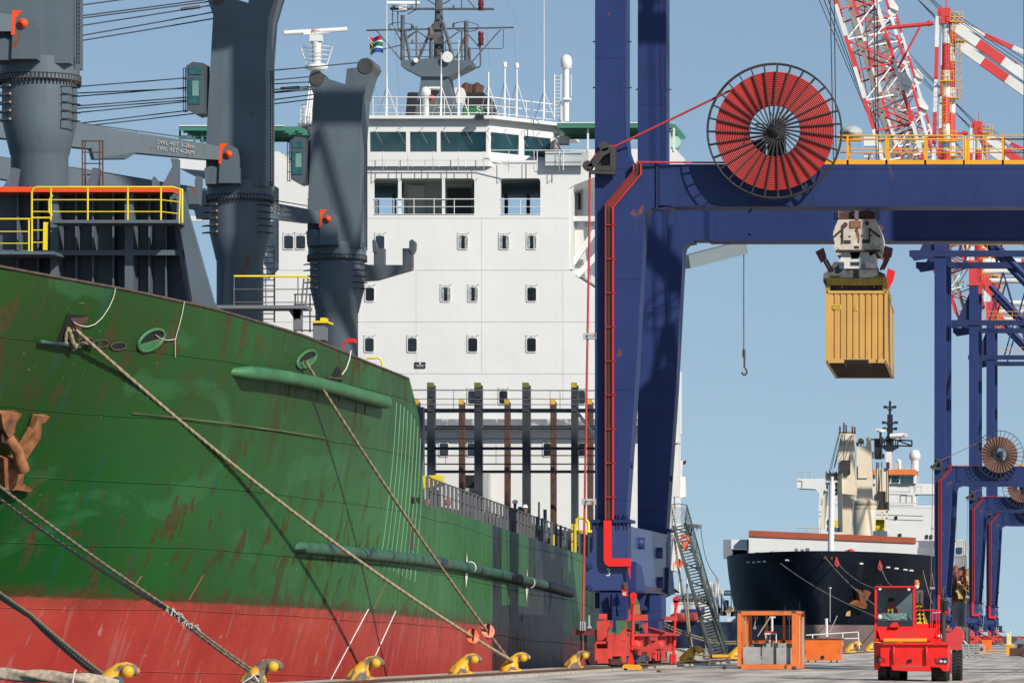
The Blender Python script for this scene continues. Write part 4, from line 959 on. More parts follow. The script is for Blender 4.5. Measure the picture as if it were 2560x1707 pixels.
# ================================================================== ship-to-shore gantry cranes
F6 = zz(2000,0,3.564)
DA, DBB = 200.0, 217.5
def sc(x, z): return V((x, 0, z+H))                        # x across the quay, z above eye level
def stripes(mb, p, q, w_, h_, ln, start=0, round_=False):   # alternate red and white lengths: material slots 0 and 1
    p = V(p); q = V(q); L_ = (q-p).length; n_ = max(1, round(L_/ln))
    for i in range(n_):
        mb.mi = (i+start) % 2; a = p.lerp(q, i/n_); b_ = p.lerp(q, (i+1)/n_)
        if round_: mb.tube([a, b_], w_/2, 10)
        else: mb.bar(a, b_, w_, h_, V((0,1,0)))
    mb.mi = 0
RW = [CREDW, CWHITE]
def gantry(name, label, working, cabm):
    root = thing(name, label, 'gantry crane', (RAILX, DA, .37), 'ship-to-shore cranes along the quay')
    sea = [(1489,-1380),(1565,-1380),(1565,335),(1569,375),(1577,398),(1590,409),(1640,409),(1640,518),(1624,520),(1614,529),(1610,545),(1609,570),(1591,918),(1565,1296),(1487,1296),(1487,500)]
    for d in (DA, DBB):
        for land in (0, 1):
            P = [W(x, y, DA) for x, y in sea]
            if land: P = [V((-10-p.x, p.y, p.z)) for p in P[::-1]]
            m = MB(); m.poly([V((p.x, d, p.z)) for p in P], (0, 1.6, 0))
            if not land:
                a = W(1475,1297,DA); b_ = W(1578,1305,DA); m.box((a.x, d-.12, b_.z), (b_.x, d+1.75, a.z))
                c = W(1480,1305,DA); e = W(1568,1420,DA); m.box((c.x, d+.01, e.z), (e.x, d+1.59, c.z))
            lg = part('leg', m, BLUE, root)
            if not land:
                m = MB()
                for x in (1492, 1500, 1506, 1541, 1548, 1560, 1568):
                    m.prism([(x-1.2,1297),(x+1.2,1297),(x+.6,1284),(x-.6,1284)], d-.1, d-.01); m.prism([(x-1.2,1305),(x+1.2,1305),(x+.4,1322),(x-.4,1322)], d-.1, d+.0)
                m.prism([(1487.5,1296.5),(1577,1296.5),(1577,1297),(1487.5,1297)], d-.13, d-.1)
                for y in (100, 215): 
                    m.box((xat(1480,DA), d+.3, zat(y+3,DA)), (xat(1489,DA), d+.36, zat(y,DA))); m.box((xat(1565,DA), d+.3, zat(y+3,DA)), (xat(1577,DA), d+.36, zat(y,DA)))
                m.prism([(1640.5,405),(1645,405),(1645,521),(1640.5,521)], d-.08, d+.03)
                for i in range(16): y = 412+i*6.5; m.prism([(1647,y),(1650,y),(1650,y+3),(1647,y+3)], d-.06, d-.0)
                m.prism([(1640,519),(1686,514),(1672,521),(1655,524)], d, d+1.6)
                part('bolted_flange', m, BLUED, lg)
                m = MB()
                for x, y in ((1581,1160),(1700,960)):
                    m.lathe([(.12,0),(.12,.15)], V((xat(x,DA)-.16 if x < 1600 else -19.32, d+.4, zat(y if x < 1600 else 990,DA))), (1,0,0), 12)
                part('lifting_lug', m, BLUED, lg)
        # portal beam between the sea and land legs
        m = MB(); a = W(1640,410,DA); b_ = W(1640,513,DA); m.box((a.x+.002, d+.003, b_.z), (-10-a.x, d+1.59, a.z)); bm = part('portal_beam', m, BLUE, root)
        m = MB(); m.box((a.x+.6, d-.09, b_.z-.05), (-10-a.x, d+1.66, b_.z-.003)); part('beam_flange', m, BLUED, bm)
        m = MB()
        for x, y in ((1878,525),(1878,582),(1878,500)): m.prism([(x-6,y),(x,y-6),(x+2,y),(x,y+3)], d-.06, d-.003)
        part('beam_lug', m, BLUED, bm)
    # walkway railing along the near portal beam
    zt_ = zat(410, DA); m = MB(); x0, x1 = xat(2095,DA), 9.0
    m.box((xat(2058,DA), DA+.02, zt_), (x1, DA+.06, zt_+.17)).box((x0, DA+1.5, zt_), (x1, DA+1.54, zt_+.15)); m.box((x0, DA+.06, zt_+.003), (x1, DA+1.5, zt_+.04)); x = xat(2119,DA)
    gaps = (2413, 2419)
    for dd in (DA+.04, DA+1.5):
        m.tube([V((x0, dd, zt_+1.12)), V((xat(2408,DA), dd, zt_+1.12)), V((xat(2413,DA), dd, zt_+1.05)), V((xat(2413,DA), dd, zt_))], .035, 7)
        m.tube([V((x1, dd, zt_+1.12)), V((xat(2424,DA), dd, zt_+1.12)), V((xat(2419,DA), dd, zt_+1.05)), V((xat(2419,DA), dd, zt_))], .035, 7)
        m.tube([V((x0, dd, zt_+.6)), V((x1, dd, zt_+.6))], .022, 6)
        xx = x
        while xx < x1: m.box((xx-.04, dd-.02, zt_), (xx+.04, dd+.02, zt_+1.1)); xx += xat(2216,DA)-xat(2119,DA)
    part('walkway_railing', m, OYEL, root)
    # sill beam along the rail and its gussets
    m = MB(); zt2, zb2 = zat(1338,DA), zat(1474,DA)
    m.poly([V((x, DA-.05, z)) for x, z in [(xat(1466,DA), zt2-.9), (xat(1482,DA), zt2-.55), (xat(1482,DA), zt2+.4), (xat(1568,DA), zt2+.4), (-19.48, zt2), (-19.48, zb2+.25), (-19.6, zb2), (xat(1464,DA), zb2)]], (0, 19.6, 0))
    sill = part('sill_beam', m, mat('sill blue paint', (.032,.055,.17), .35, var=.1, streak=.15, spec=.6), root)
    m = MB()
    for d0, d1 in ((DA+16.6, DA+19.2),):
        m.poly([V((-19.48, d0+.3, zt2-1.0)), V((-19.48, d1-.4, zt2-1.15)), V((-19.48, d1+.6, zb2)), V((-19.48, d0, zb2))], (.15, 0, 0))
    m.poly([V((-19.48, DA+.2, zt2-1.0)), V((-19.48, DA+2.4, zt2-1.15)), V((-19.48, DA+4.6, zb2-.02)), V((-19.48, DA+.2, zb2-.02))], (.36, 0, 0))
    for y, z in ((DA+5.2, zt2-.2), (DA+13.2, zt2-.45), (DA+13.5, zb2+.45)): m.lathe([(.24,0),(.24,.22),(.1,.22)], V((-19.48, y, z)), (1,0,0), 12)
    for x, y in ((1474,1413),(1474,1468)): m.lathe([(.13,0),(.11,.12)], W(x, y, DA-.05), (0,-1,0), 14)
    part('sill_gusset', m, BLUE, sill)
    # cable tray down the leg and its solid lower duct
    m = MB(); d0 = DA-.34; pl = [(1592,408),(1592,431),(1522,514),(1522,1297)]
    for off in (-9.6, 8.2):
        L_ = []
        for i, (x, y) in enumerate(pl): L_.append((x+off, y+(0 if i != 2 else off*.45) + (off*.4 if i == 1 else 0)))
        for (xa, ya), (xb, yb) in zip(L_, L_[1:]): m.poly([W(xa,ya,d0), W(xa+(1.6 if off < 0 else 3.6),ya,d0), W(xb+(1.6 if off < 0 else 3.6),yb,d0), W(xb,yb,d0)], (0,.22,0))
    for (xa, ya), (xb, yb) in zip(pl, pl[1:]): m.poly([W(xa-8,ya,d0+.18), W(xa+8.5,ya,d0+.18), W(xb+8.5,yb,d0+.18), W(xb-8,yb,d0+.18)], (0,.05,0))
    for y in range(560, 1290, 85): m.fb(1530,y,1536,y+3,d0,DA); m.fb(1514,y,1530,y+1.5,d0-.02,d0+.02)
    m.tube([V((xat(1592,DA), d0+.1, zt_+.06)), V((-15.6, d0+.3, zt_+.06))], .04, 6)
    ty = part('cable_tray', m, mat('tray red paint', (.62,.03,.035), .45, var=.1), root)
    m = MB()
    for i in range(4):
        x = -6+i*4.2; m.tube([W(xa+x, ya+(0 if k != 2 else x*.45)+(x*.4 if k == 1 else 0), d0+.1) for k, (xa, ya) in enumerate(pl)], .026, 6)
    part('tray_cable', m, mat('brown power cable', (.09,.045,.035), .6), ty)
    m = MB(); m.poly([W(x, y, DA-.36) for x, y in [(1509,1299),(1528,1299),(1528,1394),(1574,1394),(1576,1396),(1576,1414),(1522,1414),(1513,1409),(1509,1398)]], (0, .26, 0)); m.poly([W(x, y, DA-.3) for x, y in [(1569,1414),(1576,1414),(1575.5,1447),(1573.5,1440)]], (0,.1,0)); part('cable_duct', m, RED, root)
    # cable reel on the near beam
    rc = W(1936.4, 327, 199.0); pxm = 64.3
    hubm = MB(); hubm.lathe([(.26,.9),(.26,.2),(.26,.15),(.26,-.28),(.16,-.3),(.16,-.36),(0,-.36)], rc, (0,1,0), 24); hubm.box((rc.x-.32, 199.6, rc.z-1.3), (rc.x+.32, 200.9, rc.z+.12)); hubm.box((rc.x-1.1, 199.55, rc.z-1.02), (rc.x-.4, 199.9, rc.z-.3))
    reel = part('cable_reel', hubm, BLACK, root)
    m = MB(); R1, R0 = (2.30, .98) if working else (1.95, .72); nW = 20; prof = [(R0,.10)]
    for i in range(nW):
        r_ = R0+(R1-R0)*i/nW; dr = (R1-R0)/nW; prof += [(r_+dr*.03,-.055),(r_+dr*.2,-.1),(r_+dr*.5,-.118),(r_+dr*.8,-.1),(r_+dr*.97,-.055)]
    prof += [(R1,-.04),(R1,.10),(R0,.10)]; m.lathe(prof, rc, (0,1,0), 96, False); part('cable_coil', m, cabm, reel)
    for dy_, nm in ((-.165, 'front'), (.16, 'back')):
        m = MB(); c = rc+V((0,dy_,0)); m.ring(c, (0,1,0), 2.60, .032, 72, 6)
        for k in range(31):
            a = 2*math.pi*k/31+.1; u = V((math.cos(a),0,math.sin(a))); t_ = V((-math.sin(a),0,math.cos(a))); p = c+u*.12+t_*.10; q = c+u*2.59+t_*.02
            n3 = V((0,1,0)); wd = t_
            P = [(p,.028),(q,.024)]; m.add([p-wd*.022-n3*.045, p+wd*.022-n3*.045, p+wd*.022+n3*.045, p-wd*.022+n3*.045, q-wd*.022-n3*.04, q+wd*.022-n3*.04, q+wd*.022+n3*.04, q-wd*.022+n3*.04], [(0,1,2,3),(7,6,5,4),(0,4,5,1),(1,5,6,2),(2,6,7,3),(3,7,4,0)])
        part('spoke_wheel', m, mat('dark spoke paint', (.035,.03,.03), .6, var=.25), reel)
    m = MB(); random.seed(4)
    for k in range(7): a = random.uniform(0,6.28); m.tube([rc+V((0,-.4,0)), rc+V((.35*math.cos(a),-.42,.35*math.sin(a))), rc+V((.75*math.cos(a+.3),-.3,.75*math.sin(a+.3)))], .02, 5)
    m.tube([rc+V((-.1,-.42,0)), rc+V((-.5,-.42,.12)), rc+V((-.9,-.35,.05)), rc+V((-1.0,-.3,-.4))], .02, 5)
    part('slip_cable', m, BLACK, reel)
    # guide quadrant on the leg and the cable running over it down to the quay
    m = MB(); gd = 199.45
    def e5(x, y): return W(*E5(x, y), gd)
    P = [e5(x, y) for x, y in [(170,1070),(205,1068),(225,1010),(260,975),(300,955),(300,945),(362,955),(365,1135),(215,1118),(195,1130),(180,1095)]]
    inner = [e5(x, y) for x, y in [(245,1078),(262,1040),(290,1015),(328,995),(328,1082)]]
    outl = [(172,1092),(195,1108),(362,1112),(362,1138),(195,1130)]
    m.poly([e5(x, y) for x, y in outl], (0,.4,0)); m.poly([e5(x, y) for x, y in [(328,960),(364,958),(362,1115),(328,1112)]], (0,.4,0))
    arc_o = [(172,1085),(203,1062),(232,1012),(268,975),(330,956)]; arc_i = [(245,1085),(250,1065),(268,1035),(292,1012),(330,993)]
    m.poly([e5(x, y) for x, y in arc_o+arc_i[::-1]], (0,.4,0)); m.poly([e5(x, y) for x, y in [(230,1085),(330,1080),(330,1114),(225,1112)]], (0,.4,0))
    for x, y in ((287,952),(180,1080)): m.lathe([(.2,0),(.2,.4)], e5(x, y), (0,1,0), 12)
    m.box((e5(240,0).x, gd+.4, e5(0,1120).z), (e5(330,0).x, DA, e5(0,1000).z)); part('cable_guide', m, mat('guide black paint', (.05,.045,.042), .5, rust=.15), root)
    m = MB(); tl = W(1857, 205, 198.95); cr_ = .045 if working else .035
    m.tube([tl+V((.3,0,.06)), e5(362,955)+V((0,.2,.03)), e5(300,962)+V((0,.2,.06)), e5(240,1000)+V((0,.2,.05)), e5(205,1055)+V((-.03,.2,.03)), e5(192,1110)+V((0,.2,0)), W(1473,600,gd+.2), W(1464.5,1100,gd+.2), W(1457,1552,gd+.2)], cr_, 8); part('reel_cable', m, cabm, root)
    m = MB()
    for y in (838, 1252): 
        x_ = 1457 if y < 900 else 1454
        m.fb(x_,y-6,x_+12,y+7,gd-.1,gd+.3); m.fb(x_+9,y-7,1488,y+8,gd+.1,gd+.5); m.tube([W(x_+12,y-2,gd-.15), W(x_+24,y-2,gd-.15)], .05, 6)
    part('cable_roller', m, LGREY, root)
    # upper frame: tie beams, diagonal pipes, leg heads, girder pipes, apex frame
    for d in (DA+.2, DBB+.2):
        m = MB(); m.bar(sc(-23.4,41.35)+V((0,d,0)), sc(11,41.35)+V((0,d,0)), .8, .65, V((0,0,1))); m.poly([sc(x,z)+V((0,d-.4,0)) for x, z in [(-23.4,41.7),(-23.4,41.2),(-22.9,40.6),(-20.7,40.95),(-20.7,41.7)]], (0,.8,0)); part('tie_beam', m, BLUED, root)
        m = MB(); m.tube([sc(-18.6,47.0)+V((0,d+.5,0)), sc(10.2,17.2)+V((0,d+.5,0))], .38, 14); part('diagonal_pipe', m, BLUE, root)
        m = MB(); m.box((-20.72, d-.22, 46.4+H), (-19.48, d+1.42, 49.6+H)); m.bar(sc(-20,48.4)+V((0,d+.5,0)), sc(-17.9,46.3)+V((0,d+.5,0)), .9, 1.0); m.box((-20.85, d-.3, 46.25+H), (-19.35, d+1.5, 46.4+H)); part('leg_head', m, CREDW, root)
        m = MB(); m.poly([sc(x,z)+V((0,d+.2,0)) for x, z in [(-22.3,41.7),(-20.7,45.2),(-20.7,41.7)]], (0,.5,0)); part('hinge_gusset', m, BLUED, root)
        for zz3, yy in ((49.4, .2), (48.2, .9)):
            m = MB(); stripes(m, sc(-18.8,zz3)+V((0,d+yy,0)), sc(36,zz3)+V((0,d+yy,0)), .85, .85, 5.2, 1, True); part('girder_pipe', m, RW, root)
        m = MB()
        for zz3, r_ in ((42.8,.04),(42.3,.03)): m.tube([sc(-19,zz3)+V((0,d-.3,0)), sc(10,zz3)+V((0,d-.3,0))], r_, 5)
        for k in range(15): x = -19+k*2; m.tube([sc(x,41.7)+V((0,d-.3,0)), sc(x,42.8)+V((0,d-.3,0))], .035, 5)
        part('frame_railing', m, OYEL, root)
        m = MB()
        for k in range(8): x = -18+k*3.6; m.bar(sc(x,41.7)+V((0,d+.3,0)), sc(x+1.8,48)+V((0,d+.3,0)), .22); m.bar(sc(x+1.8,48)+V((0,d+.3,0)), sc(x+3.6,41.7)+V((0,d+.3,0)), .22)
        part('frame_bracing', m, BLUE, root)
        # apex columns, stays, ladders
        m = MB(); stripes(m, sc(-19.5,49.6)+V((0,d+.5,0)), sc(-19.45,67)+V((0,d+.5,0)), .92, .9, 3.1, 0, True); ap_ = part('apex_column', m, RW, root)
        m = MB(); stripes(m, sc(-20.85,49.6)+V((0,d+.3,0)), sc(-20.35,67.2)+V((0,d+.3,0)), .42, .42, 3.4, 1); part('apex_strut', m, RW, ap_)
        m = MB(); m.box((-20.05, d-.1, 66.2+H), (-18.9, d+1.2, 67.6+H)); m.box((-20.4, d, 67.1+H), (-19.0, d+1, 67.9+H)); m.tube([sc(-19.4,67.5)+V((0,d,0)), sc(-19.4,69)+V((0,d,0))], .06, 5); part('apex_head', m, CREDW, ap_)
        m = MB()
        for z0, xa, xb in ((66.3,-19.0,-17.6),(59.9,-20.1,-18.6),(53.4,-20.3,-18.3)):
            m.box((xa, d-.6, z0+H), (xb, d+.6, z0+.12+H))
            for h_ in (.55, 1.1): m.tube([V((xa,d-.6,z0+h_+H)), V((xb,d-.6,z0+h_+H)), V((xb,d+.6,z0+h_+H))], .035, 5)
            for k in range(4): x = xa+(xb-xa)*k/3; m.tube([V((x,d-.6,z0+H)), V((x,d-.6,z0+1.1+H))], .035, 5)
        for x, za, zb in ((-18.6,60,66.3),(-19.6,53.5,60),(-18.8,47,53.4)):
            for s_ in (-.18,.18): m.tube([V((x+s_,d-.45,za+H)), V((x+s_,d-.45,zb+H))], .03, 5)
            for k in range(int((zb-za)/.35)): m.tube([V((x-.18,d-.45,za+k*.35+H)), V((x+.18,d-.45,za+k*.35+H))], .02, 4)
            for k in range(int((zb-za)/1.0)): m.ring(V((x,d-.75,za+k+.8+H)), (0,0,1), .33, .025, 10, 4)
        part('apex_platform', m, OYEL, ap_)
        m = MB(); stripes(m, sc(-18.7,66.0)+V((0,d+.2,0)), sc(3,50.6)+V((0,d+.2,0)), 1.0, 1.0, 3.3, 1); m2 = part('back_stay', m, RW, root)
        m = MB(); stripes(m, sc(-18.3,66.4)+V((0,d+1.2,0)), sc(18,50.4)+V((0,d+1.2,0)), .5, .5, 3.3, 1); part('thin_stay', m, RW, root)
        m = MB()
        for k in range(3): m.tube([sc(-18.9,67.6-k*.3)+V((0,d+.6+k*.2,0)), sc(14,46-k)+V((0,d+.6+k*.2,0))], .04, 4); m.tube([sc(-19.5,67.6-k*.3)+V((0,d+.6+k*.2,0)), sc(-27.5-k*.6,75+k)+V((0,d+.6+k*.2,0))], .04, 4)
        part('stay_rope', m, WIRE, root)
    # boom: four chords, cross members and the trolley rail
    if working: bo, ax, pp = V((-24.6, 0, 48.2+H)), V((-1,0,.0)), V((0,0,1))
    else: bo, ax, pp = V((-25.35, 0, 48.2+H)), V((-.2878,0,.9577)), V((.9577,0,.2878))
    Lb = 46.0; m = MB(); seg = 3.45; nS = 13
    def bp_(t, s_, y): return bo+ax*t+pp*s_+V((0,y,0))
    ch = [(0,DA+2.5),(0,DA+14.5),(4.2,DA+6),(4.2,DA+11.5)]
    for s_, y in ch: stripes(m, bp_(0,s_,y), bp_(Lb,s_,y), .38, .38, seg, 0)
    boom = part('boom', m, RW, root)
    m = MB()
    for i in range(nS+1):
        t = i*seg; m.mi = (i//1) % 2
        for (a, c) in ((0,2),(1,3),(0,1),(2,3)): m.tube([bp_(t,*ch[a]), bp_(t,*ch[c])], .12, 6)
        if i < nS:
            for (a, c) in ((0,2),(1,3)):
                m.tube([bp_(t+(0 if i%2 else seg),*ch[a]), bp_(t+(seg if i%2 else 0),*ch[c])], .09, 6)
            m.tube([bp_(t,*ch[2]), bp_(t+seg,*ch[3])], .08, 5)
    part('boom_lattice', m, RW, boom)
    m = MB()
    for y in (DA+4.5, DA+12.5): m.bar(bp_(-1,1.3,y), bp_(Lb,1.3,y), .42, .6, V((0,1,0)))
    part('trolley_rail', m, mat('grey brown rail steel', (.26,.22,.19), .6, var=.2), boom)
    m = MB()
    for i in range(110): t = i*.42; m.tube([bp_(t,.35,DA+3), bp_(t,1.2,DA+3)], .02, 4)
    for s_ in (.35, 1.2): m.tube([bp_(0,s_,DA+3), bp_(Lb,s_,DA+3)], .025, 4)
    for i in range(14): t = i*3.3+.8; m.box(tuple(bp_(t,2.2,DA+4)-V((.25,.2,.12))), tuple(bp_(t,2.2,DA+4)+V((.25,.2,.12))))
    part('boom_ladder', m, mat('weathered ochre steel', (.40,.26,.12), .7, var=.3), boom)
    m = MB()
    for i in (3, 6, 10): c = bp_(i*seg+1.2,4.6,DA+6); m.poly([c+ax*1.2-pp*.5, c+ax*.9+pp*.5, c-ax*.4+pp*.9, c-ax*1.3+pp*.2, c-ax*1.3-pp*.5], (0,.5,0)); m.tube([c+ax*0-pp*.2+V((0,-.2,0)), c-ax*.8+pp*.7+V((0,-.2,0))], .2, 8)
    part('stay_plate', m, CWHITE, boom)
    if not working:
        m = MB(); a = bp_(17.7,4.3,DA+6); m.tube([a, V((-21.0, DA+6, 66.9+H))], .22, 8); m.tube([bp_(13,4.3,DA+6), a.lerp(V((-21.0,DA+6,66.9+H)), .75)], .13, 6); m.ring(V((-21.5,DA+6,66.9+H)), (0,1,0), .25, .1, 12, 5); part('boom_latch', m, CREDW, boom)
        m = MB()
        for k, (xa, xb) in enumerate(((-33.4,-28.3),(-32.6,-28.0),(-31.0,-27.4),(-29.0,-26.5),(-34.6,-30.9),(-34.0,-30.5))): m.tube([V((xa,DA+6+k,72+H)), V((-27.4,DA+6+k*.5,55+H))], .045, 4)
        part('hoist_rope', m, WIRE, boom)
        m = MB(); c = bp_(5.8,-.5,DA+2); m.box(tuple(c-V((.9,.4,.5))), tuple(c+V((.5,.4,.5)))); part('boom_flood_light', m, CWHITE, boom)
    # unseen house and mast on the portal, added to shade the far leg
    m = MB(); m.box((-4.0, DA+.1, zt_), (-2.35, DA+1.5, zt_+7.4)); eh = part('shadow_house', m, BLUE, root)
    m = MB()
    for x in (-3.7, -2.6): m.bar((x, DA+.8, zt_+7.4), (-3.2 if x < -3 else -2.9, DA+.8, zt_+9.6), .22)
    m.bar((-3.3, DA+.8, zt_+9.6), (-2.8, DA+.8, zt_+9.6), .3); m.bar((-3.1, DA+.8, zt_+7.4), (-3.0, DA+.8, zt_+14), .12)
    for h_ in (10.3, 10.9): m.ring((-3.05, DA+.8, zt_+h_), (0,0,1), .75, .04, 18, 5)
    part('shadow_mast', m, BLUED, eh)
    m = MB(); m.box((7.0, DA+.2, 24+H), (9.3, DA+1.5, 42+H)); m.box((10.9, DA+.2, 22+H), (15.5, DA+1.5, 42+H))  # unseen boxes beside the land leg, added to darken the far portal beam
    for k in range(8): m.bar((9.3, DA+.8, 25+k*2+H), (10.9, DA+.8, 26+k*2+H), .3)
    part('shadow_tower', m, BLUE, root)
    # travelling gear
    def i2(x, y, d): return W(*I2(x, y), d)
    def gear(dy, full):
        q = V((0,dy,0))
        m = MB(); m.add([p+q for p in []], [])
        def fbx(mb, x0, y0, x1, y1, d0, d1): a = i2(x0,y1,d0); b_ = i2(x1,y0,d0); mb.box((a.x,d0+dy,a.z),(b_.x,d1+dy,b_.z))
        def prs(mb, pts, d0, d1): mb.poly([i2(x,y,d0)+q for x, y in pts], (0,d1-d0,0))
        fbx(m,355,220,690,650,200,203.4); fbx(m,545,250,600,830,199.6,199.8); prs(m,[(480,280),(545,250),(545,640),(530,600)],199.7,199.9); fbx(m,600,590,700,640,199.6,199.9); prs(m,[(590,250),(625,260),(670,430),(660,600),(640,600)],199.8,200)
        fbx(m,700,300,770,640,200.2,200.8); fbx(m,1110,280,1290,640,204,206); fbx(m,285,215,350,470,200.5,203); fbx(m,270,215,1010,236,200,206)
        prs(m,[(900,265),(1050,250),(1010,420),(1060,460),(1060,500),(985,500),(970,440)],202,202.4)
        m.box((-20.5, 216.2+dy, 1.5), (-19.7, 219+dy, zat(1474,DA)))
        bg_ = part('equaliser_beam', m, BLUE, root)
        m = MB(); fbx(m,285,1080,480,1305,198,198.5); fbx(m,320,1240,435,1306,197.8,198.0)
        prs(m,[(315,690),(320,665),(420,660),(430,625),(450,660),(530,670),(530,760),(505,745),(470,800),(455,960),(320,960)],198.4,199); prs(m,[(480,870),(535,830),(545,1230),(480,1230)],198.1,198.3)
        fbx(m,300,970,500,1010,198.2,198.6); fbx(m,285,1010,310,1090,198.2,198.6); fbx(m,460,1010,490,1090,198.2,198.6); fbx(m,345,558,455,640,198.6,199)
        for x0, x1, y0, y1 in ((490,530,1230,1300),(545,580,1080,1290),(635,665,1080,1290),(610,700,930,975),(540,600,860,960),(680,740,980,1290)): fbx(m,x0,y0,x1,y1,199,199.4)
        prs(m,[(590,870),(640,880),(640,930),(560,960)],199,199.2); prs(m,[(670,830),(740,780),(740,960),(670,960)],199.4,200)
        m.box((-20.55, 198.6+dy, .75), (-19.55, 209.4+dy, 1.55)); m.box((-20.6, 215+dy, .6), (-19.7, 220.2+dy, 1.5))
        bgy = part('bogie_frame', m, REDD, root)
        part('bogie_skirt', MB().box((-20.5, 198.7+dy, .42), (-19.6, 209.3+dy, .75)), RUSTD, bgy)
        m = MB()
        for g_, (x0, x1, x2, top) in enumerate(((880,1003,1085,895),(1228,1345,1420,895))):
            d = 202.5+g_*4.5; fbx(m,x0,top,x1,1130,d,d+1.0); fbx(m,x1+4,top,x2,1125,d+1.3,d+2.4)
            m.lathe([(.22,0),(.22,.25),(.1,.3)], i2(x0+22,1035,d)+q, (0,-1,0), 14)
        fbx(m,780,905,870,1090,202.2,203); fbx(m,1130,960,1225,1092,206.6,207.5)
        prs(m,[(740,780),(860,862),(1090,855),(1172,868),(1172,892),(860,895),(735,815)],202.3,204.6); prs(m,[(1060,760),(1200,800),(1330,838),(1500,862),(1500,886),(1200,888),(1065,790)],206.8,209)
        fbx(m,725,568,1055,660,201.8,202.6); fbx(m,1240,596,1500,662,205.6,206.4); prs(m,[(985,760),(1045,690),(1070,690),(1070,850),(1030,850),(1030,760)],202.6,203); fbx(m,742,660,758,790,201.8,202)
        for x0, x1 in ((775,800),(1110,1130),(1190,1225),(1285,1325),(1240,1265)): fbx(m,x0,1120,x1,1265,203.5,204)
        fbx(m,1150,1120,1230,1170,204,206)
        prs(m,[(780,318),(815,318),(812,565),(780,565)],201.9,202.1); prs(m,[(1112,318),(1135,308),(1270,575),(1240,590)],205.8,206)
        part('drive_unit', m, REDD, bgy)
        m = MB()
        for cx_2, d in ((-20,199.2),(-20,200.6),(-20,203),(-20,204.5),(-20,207),(-20,208.4),(-20,216),(-20,217.6),(-20,219.2)): m.lathe([(.33,-.12),(.36,-.1),(.36,.1),(.33,.12)], V((cx_2,d+dy,.37+.36)), (1,0,0), 18)
        part('bogie_wheel', m, RUSTD, bgy)
        m = MB(); fbx(m,870,415,965,562,202,202.6); fbx(m,1230,445,1320,585,205.8,206.4); part('tan_control_box', m, mat('tan cover', (.30,.18,.08), .7, var=.1), bgy)
        m = MB(); fbx(m,880,1185,1050,1280,203.6,205.2); fbx(m,890,680,1000,820,203,203.6); part('grey_motor', m, mat('dark motor paint', (.09,.09,.13), .5, var=.3), bgy)
        if full:
            for (cx3, cy3), (mx, my), (bx, by), d in (((868,285),(848,880),(838,1100),197.6),((1508,345),(1480,880),(1465,1290),209)):
                m = MB(); m.tube([i2(cx3,cy3+40,d), i2(mx,my,d)], .055, 8); m.tube([i2(mx,my,d), i2(mx-2,my+160,d)], .085, 8); m.tube([i2(mx-2,my+160,d), i2(bx,by,d)], .055, 8)
                m.lathe([(.13,0),(.13,.12)], i2(cx3,cy3,d), (0,-1,0), 18); m.prism([I2(cx3-46,cy3+10),I2(cx3+46,cy3+10),I2(cx3+12,cy3+130),I2(cx3-22,cy3+130)], d-.12, d)
                if d < 200: m.prism([I2(805,1200),I2(835,1140),I2(858,1200),I2(876,1290),I2(860,1360),I2(825,1375),I2(785,1340),I2(782,1280)], 197.5, 197.6)
                else:
                    for s_ in (-28, 28): m.tube([i2(1465+s_,1160,209), i2(1462+s_,1310,209)], .07, 6)
                part('tie_down_rod', m, RED, root)
            m = MB(); fbx(m,690,200,766,296,199.2,199.6); tl_ = part('warning_light', m, RED, root)
            m = MB(); m.ring(i2(727,258,199.17), (0,1,0), .05, .015, 16, 5); fbx(m,703,240,750,282,199.185,199.2); part('light_dial', m, CWHITE, tl_)
            m = MB(); m.lathe([(.11,0),(.13,.12),(.10,.26),(0,.3)], i2(737,192,199.4), n=12); part('brown_beacon', m, RUSTD, tl_)
            m = MB(); m.bar(i2(-30,838,198.6), i2(310,838,198.6), .2, .22); part('cable_arm', m, mat('dark red arm', (.16,.02,.02), .6), root)
            m = MB()
            for x in (68, 102, 132): fbx(m,x-8,675,x+6,812,198.3,198.6)
            fbx(m,188,580,210,740,198.5,198.6); prs(m,[(170,775),(188,735),(210,735),(236,775)],198.4,198.7); part('cable_brush', m, LGREY, root)
            m = MB(); fbx(m,60,830,80,1210,198.7,199.1); fbx(m,120,830,150,1190,198.8,199.1); m.tube([i2(110,1180,198.9), i2(205,1330,198.9)], .04, 5); part('cable_pit_frame', m, BLACK, root)
            m = MB(); m.poly([V((x, 196.6, z)) for x, z in [(-19.3,.31),(-18.65,.23),(-18.65,.33),(-18.75,.42),(-19.2,.45),(-19.3,.40)]], (0, 1.2, 0)); part('wheel_stop', m, OYEL, root)
    gear(0, working)
    return root
cr1 = gantry('gantry_crane', 'nearest blue gantry crane with red cable reel and number 3 on its foot', True, CABR)
text('leg_number', '3', .42, W(1514, 1430, DA-.062), MARK, cr1)
cr2 = gantry('gantry_crane', 'first blue gantry crane behind the black ship bow, brown reel and raised boom', False, CABB)
cr3 = copy_tree(cr2); cr4 = copy_tree(cr2)
cr2.location.y = 554; cr3.location.y = 676; cr4.location.y = 760
cr3['label'] = 'middle one of the three far blue gantry cranes with raised boom'
cr4['label'] = 'farthest blue gantry crane at the quay end, rightmost of the row'

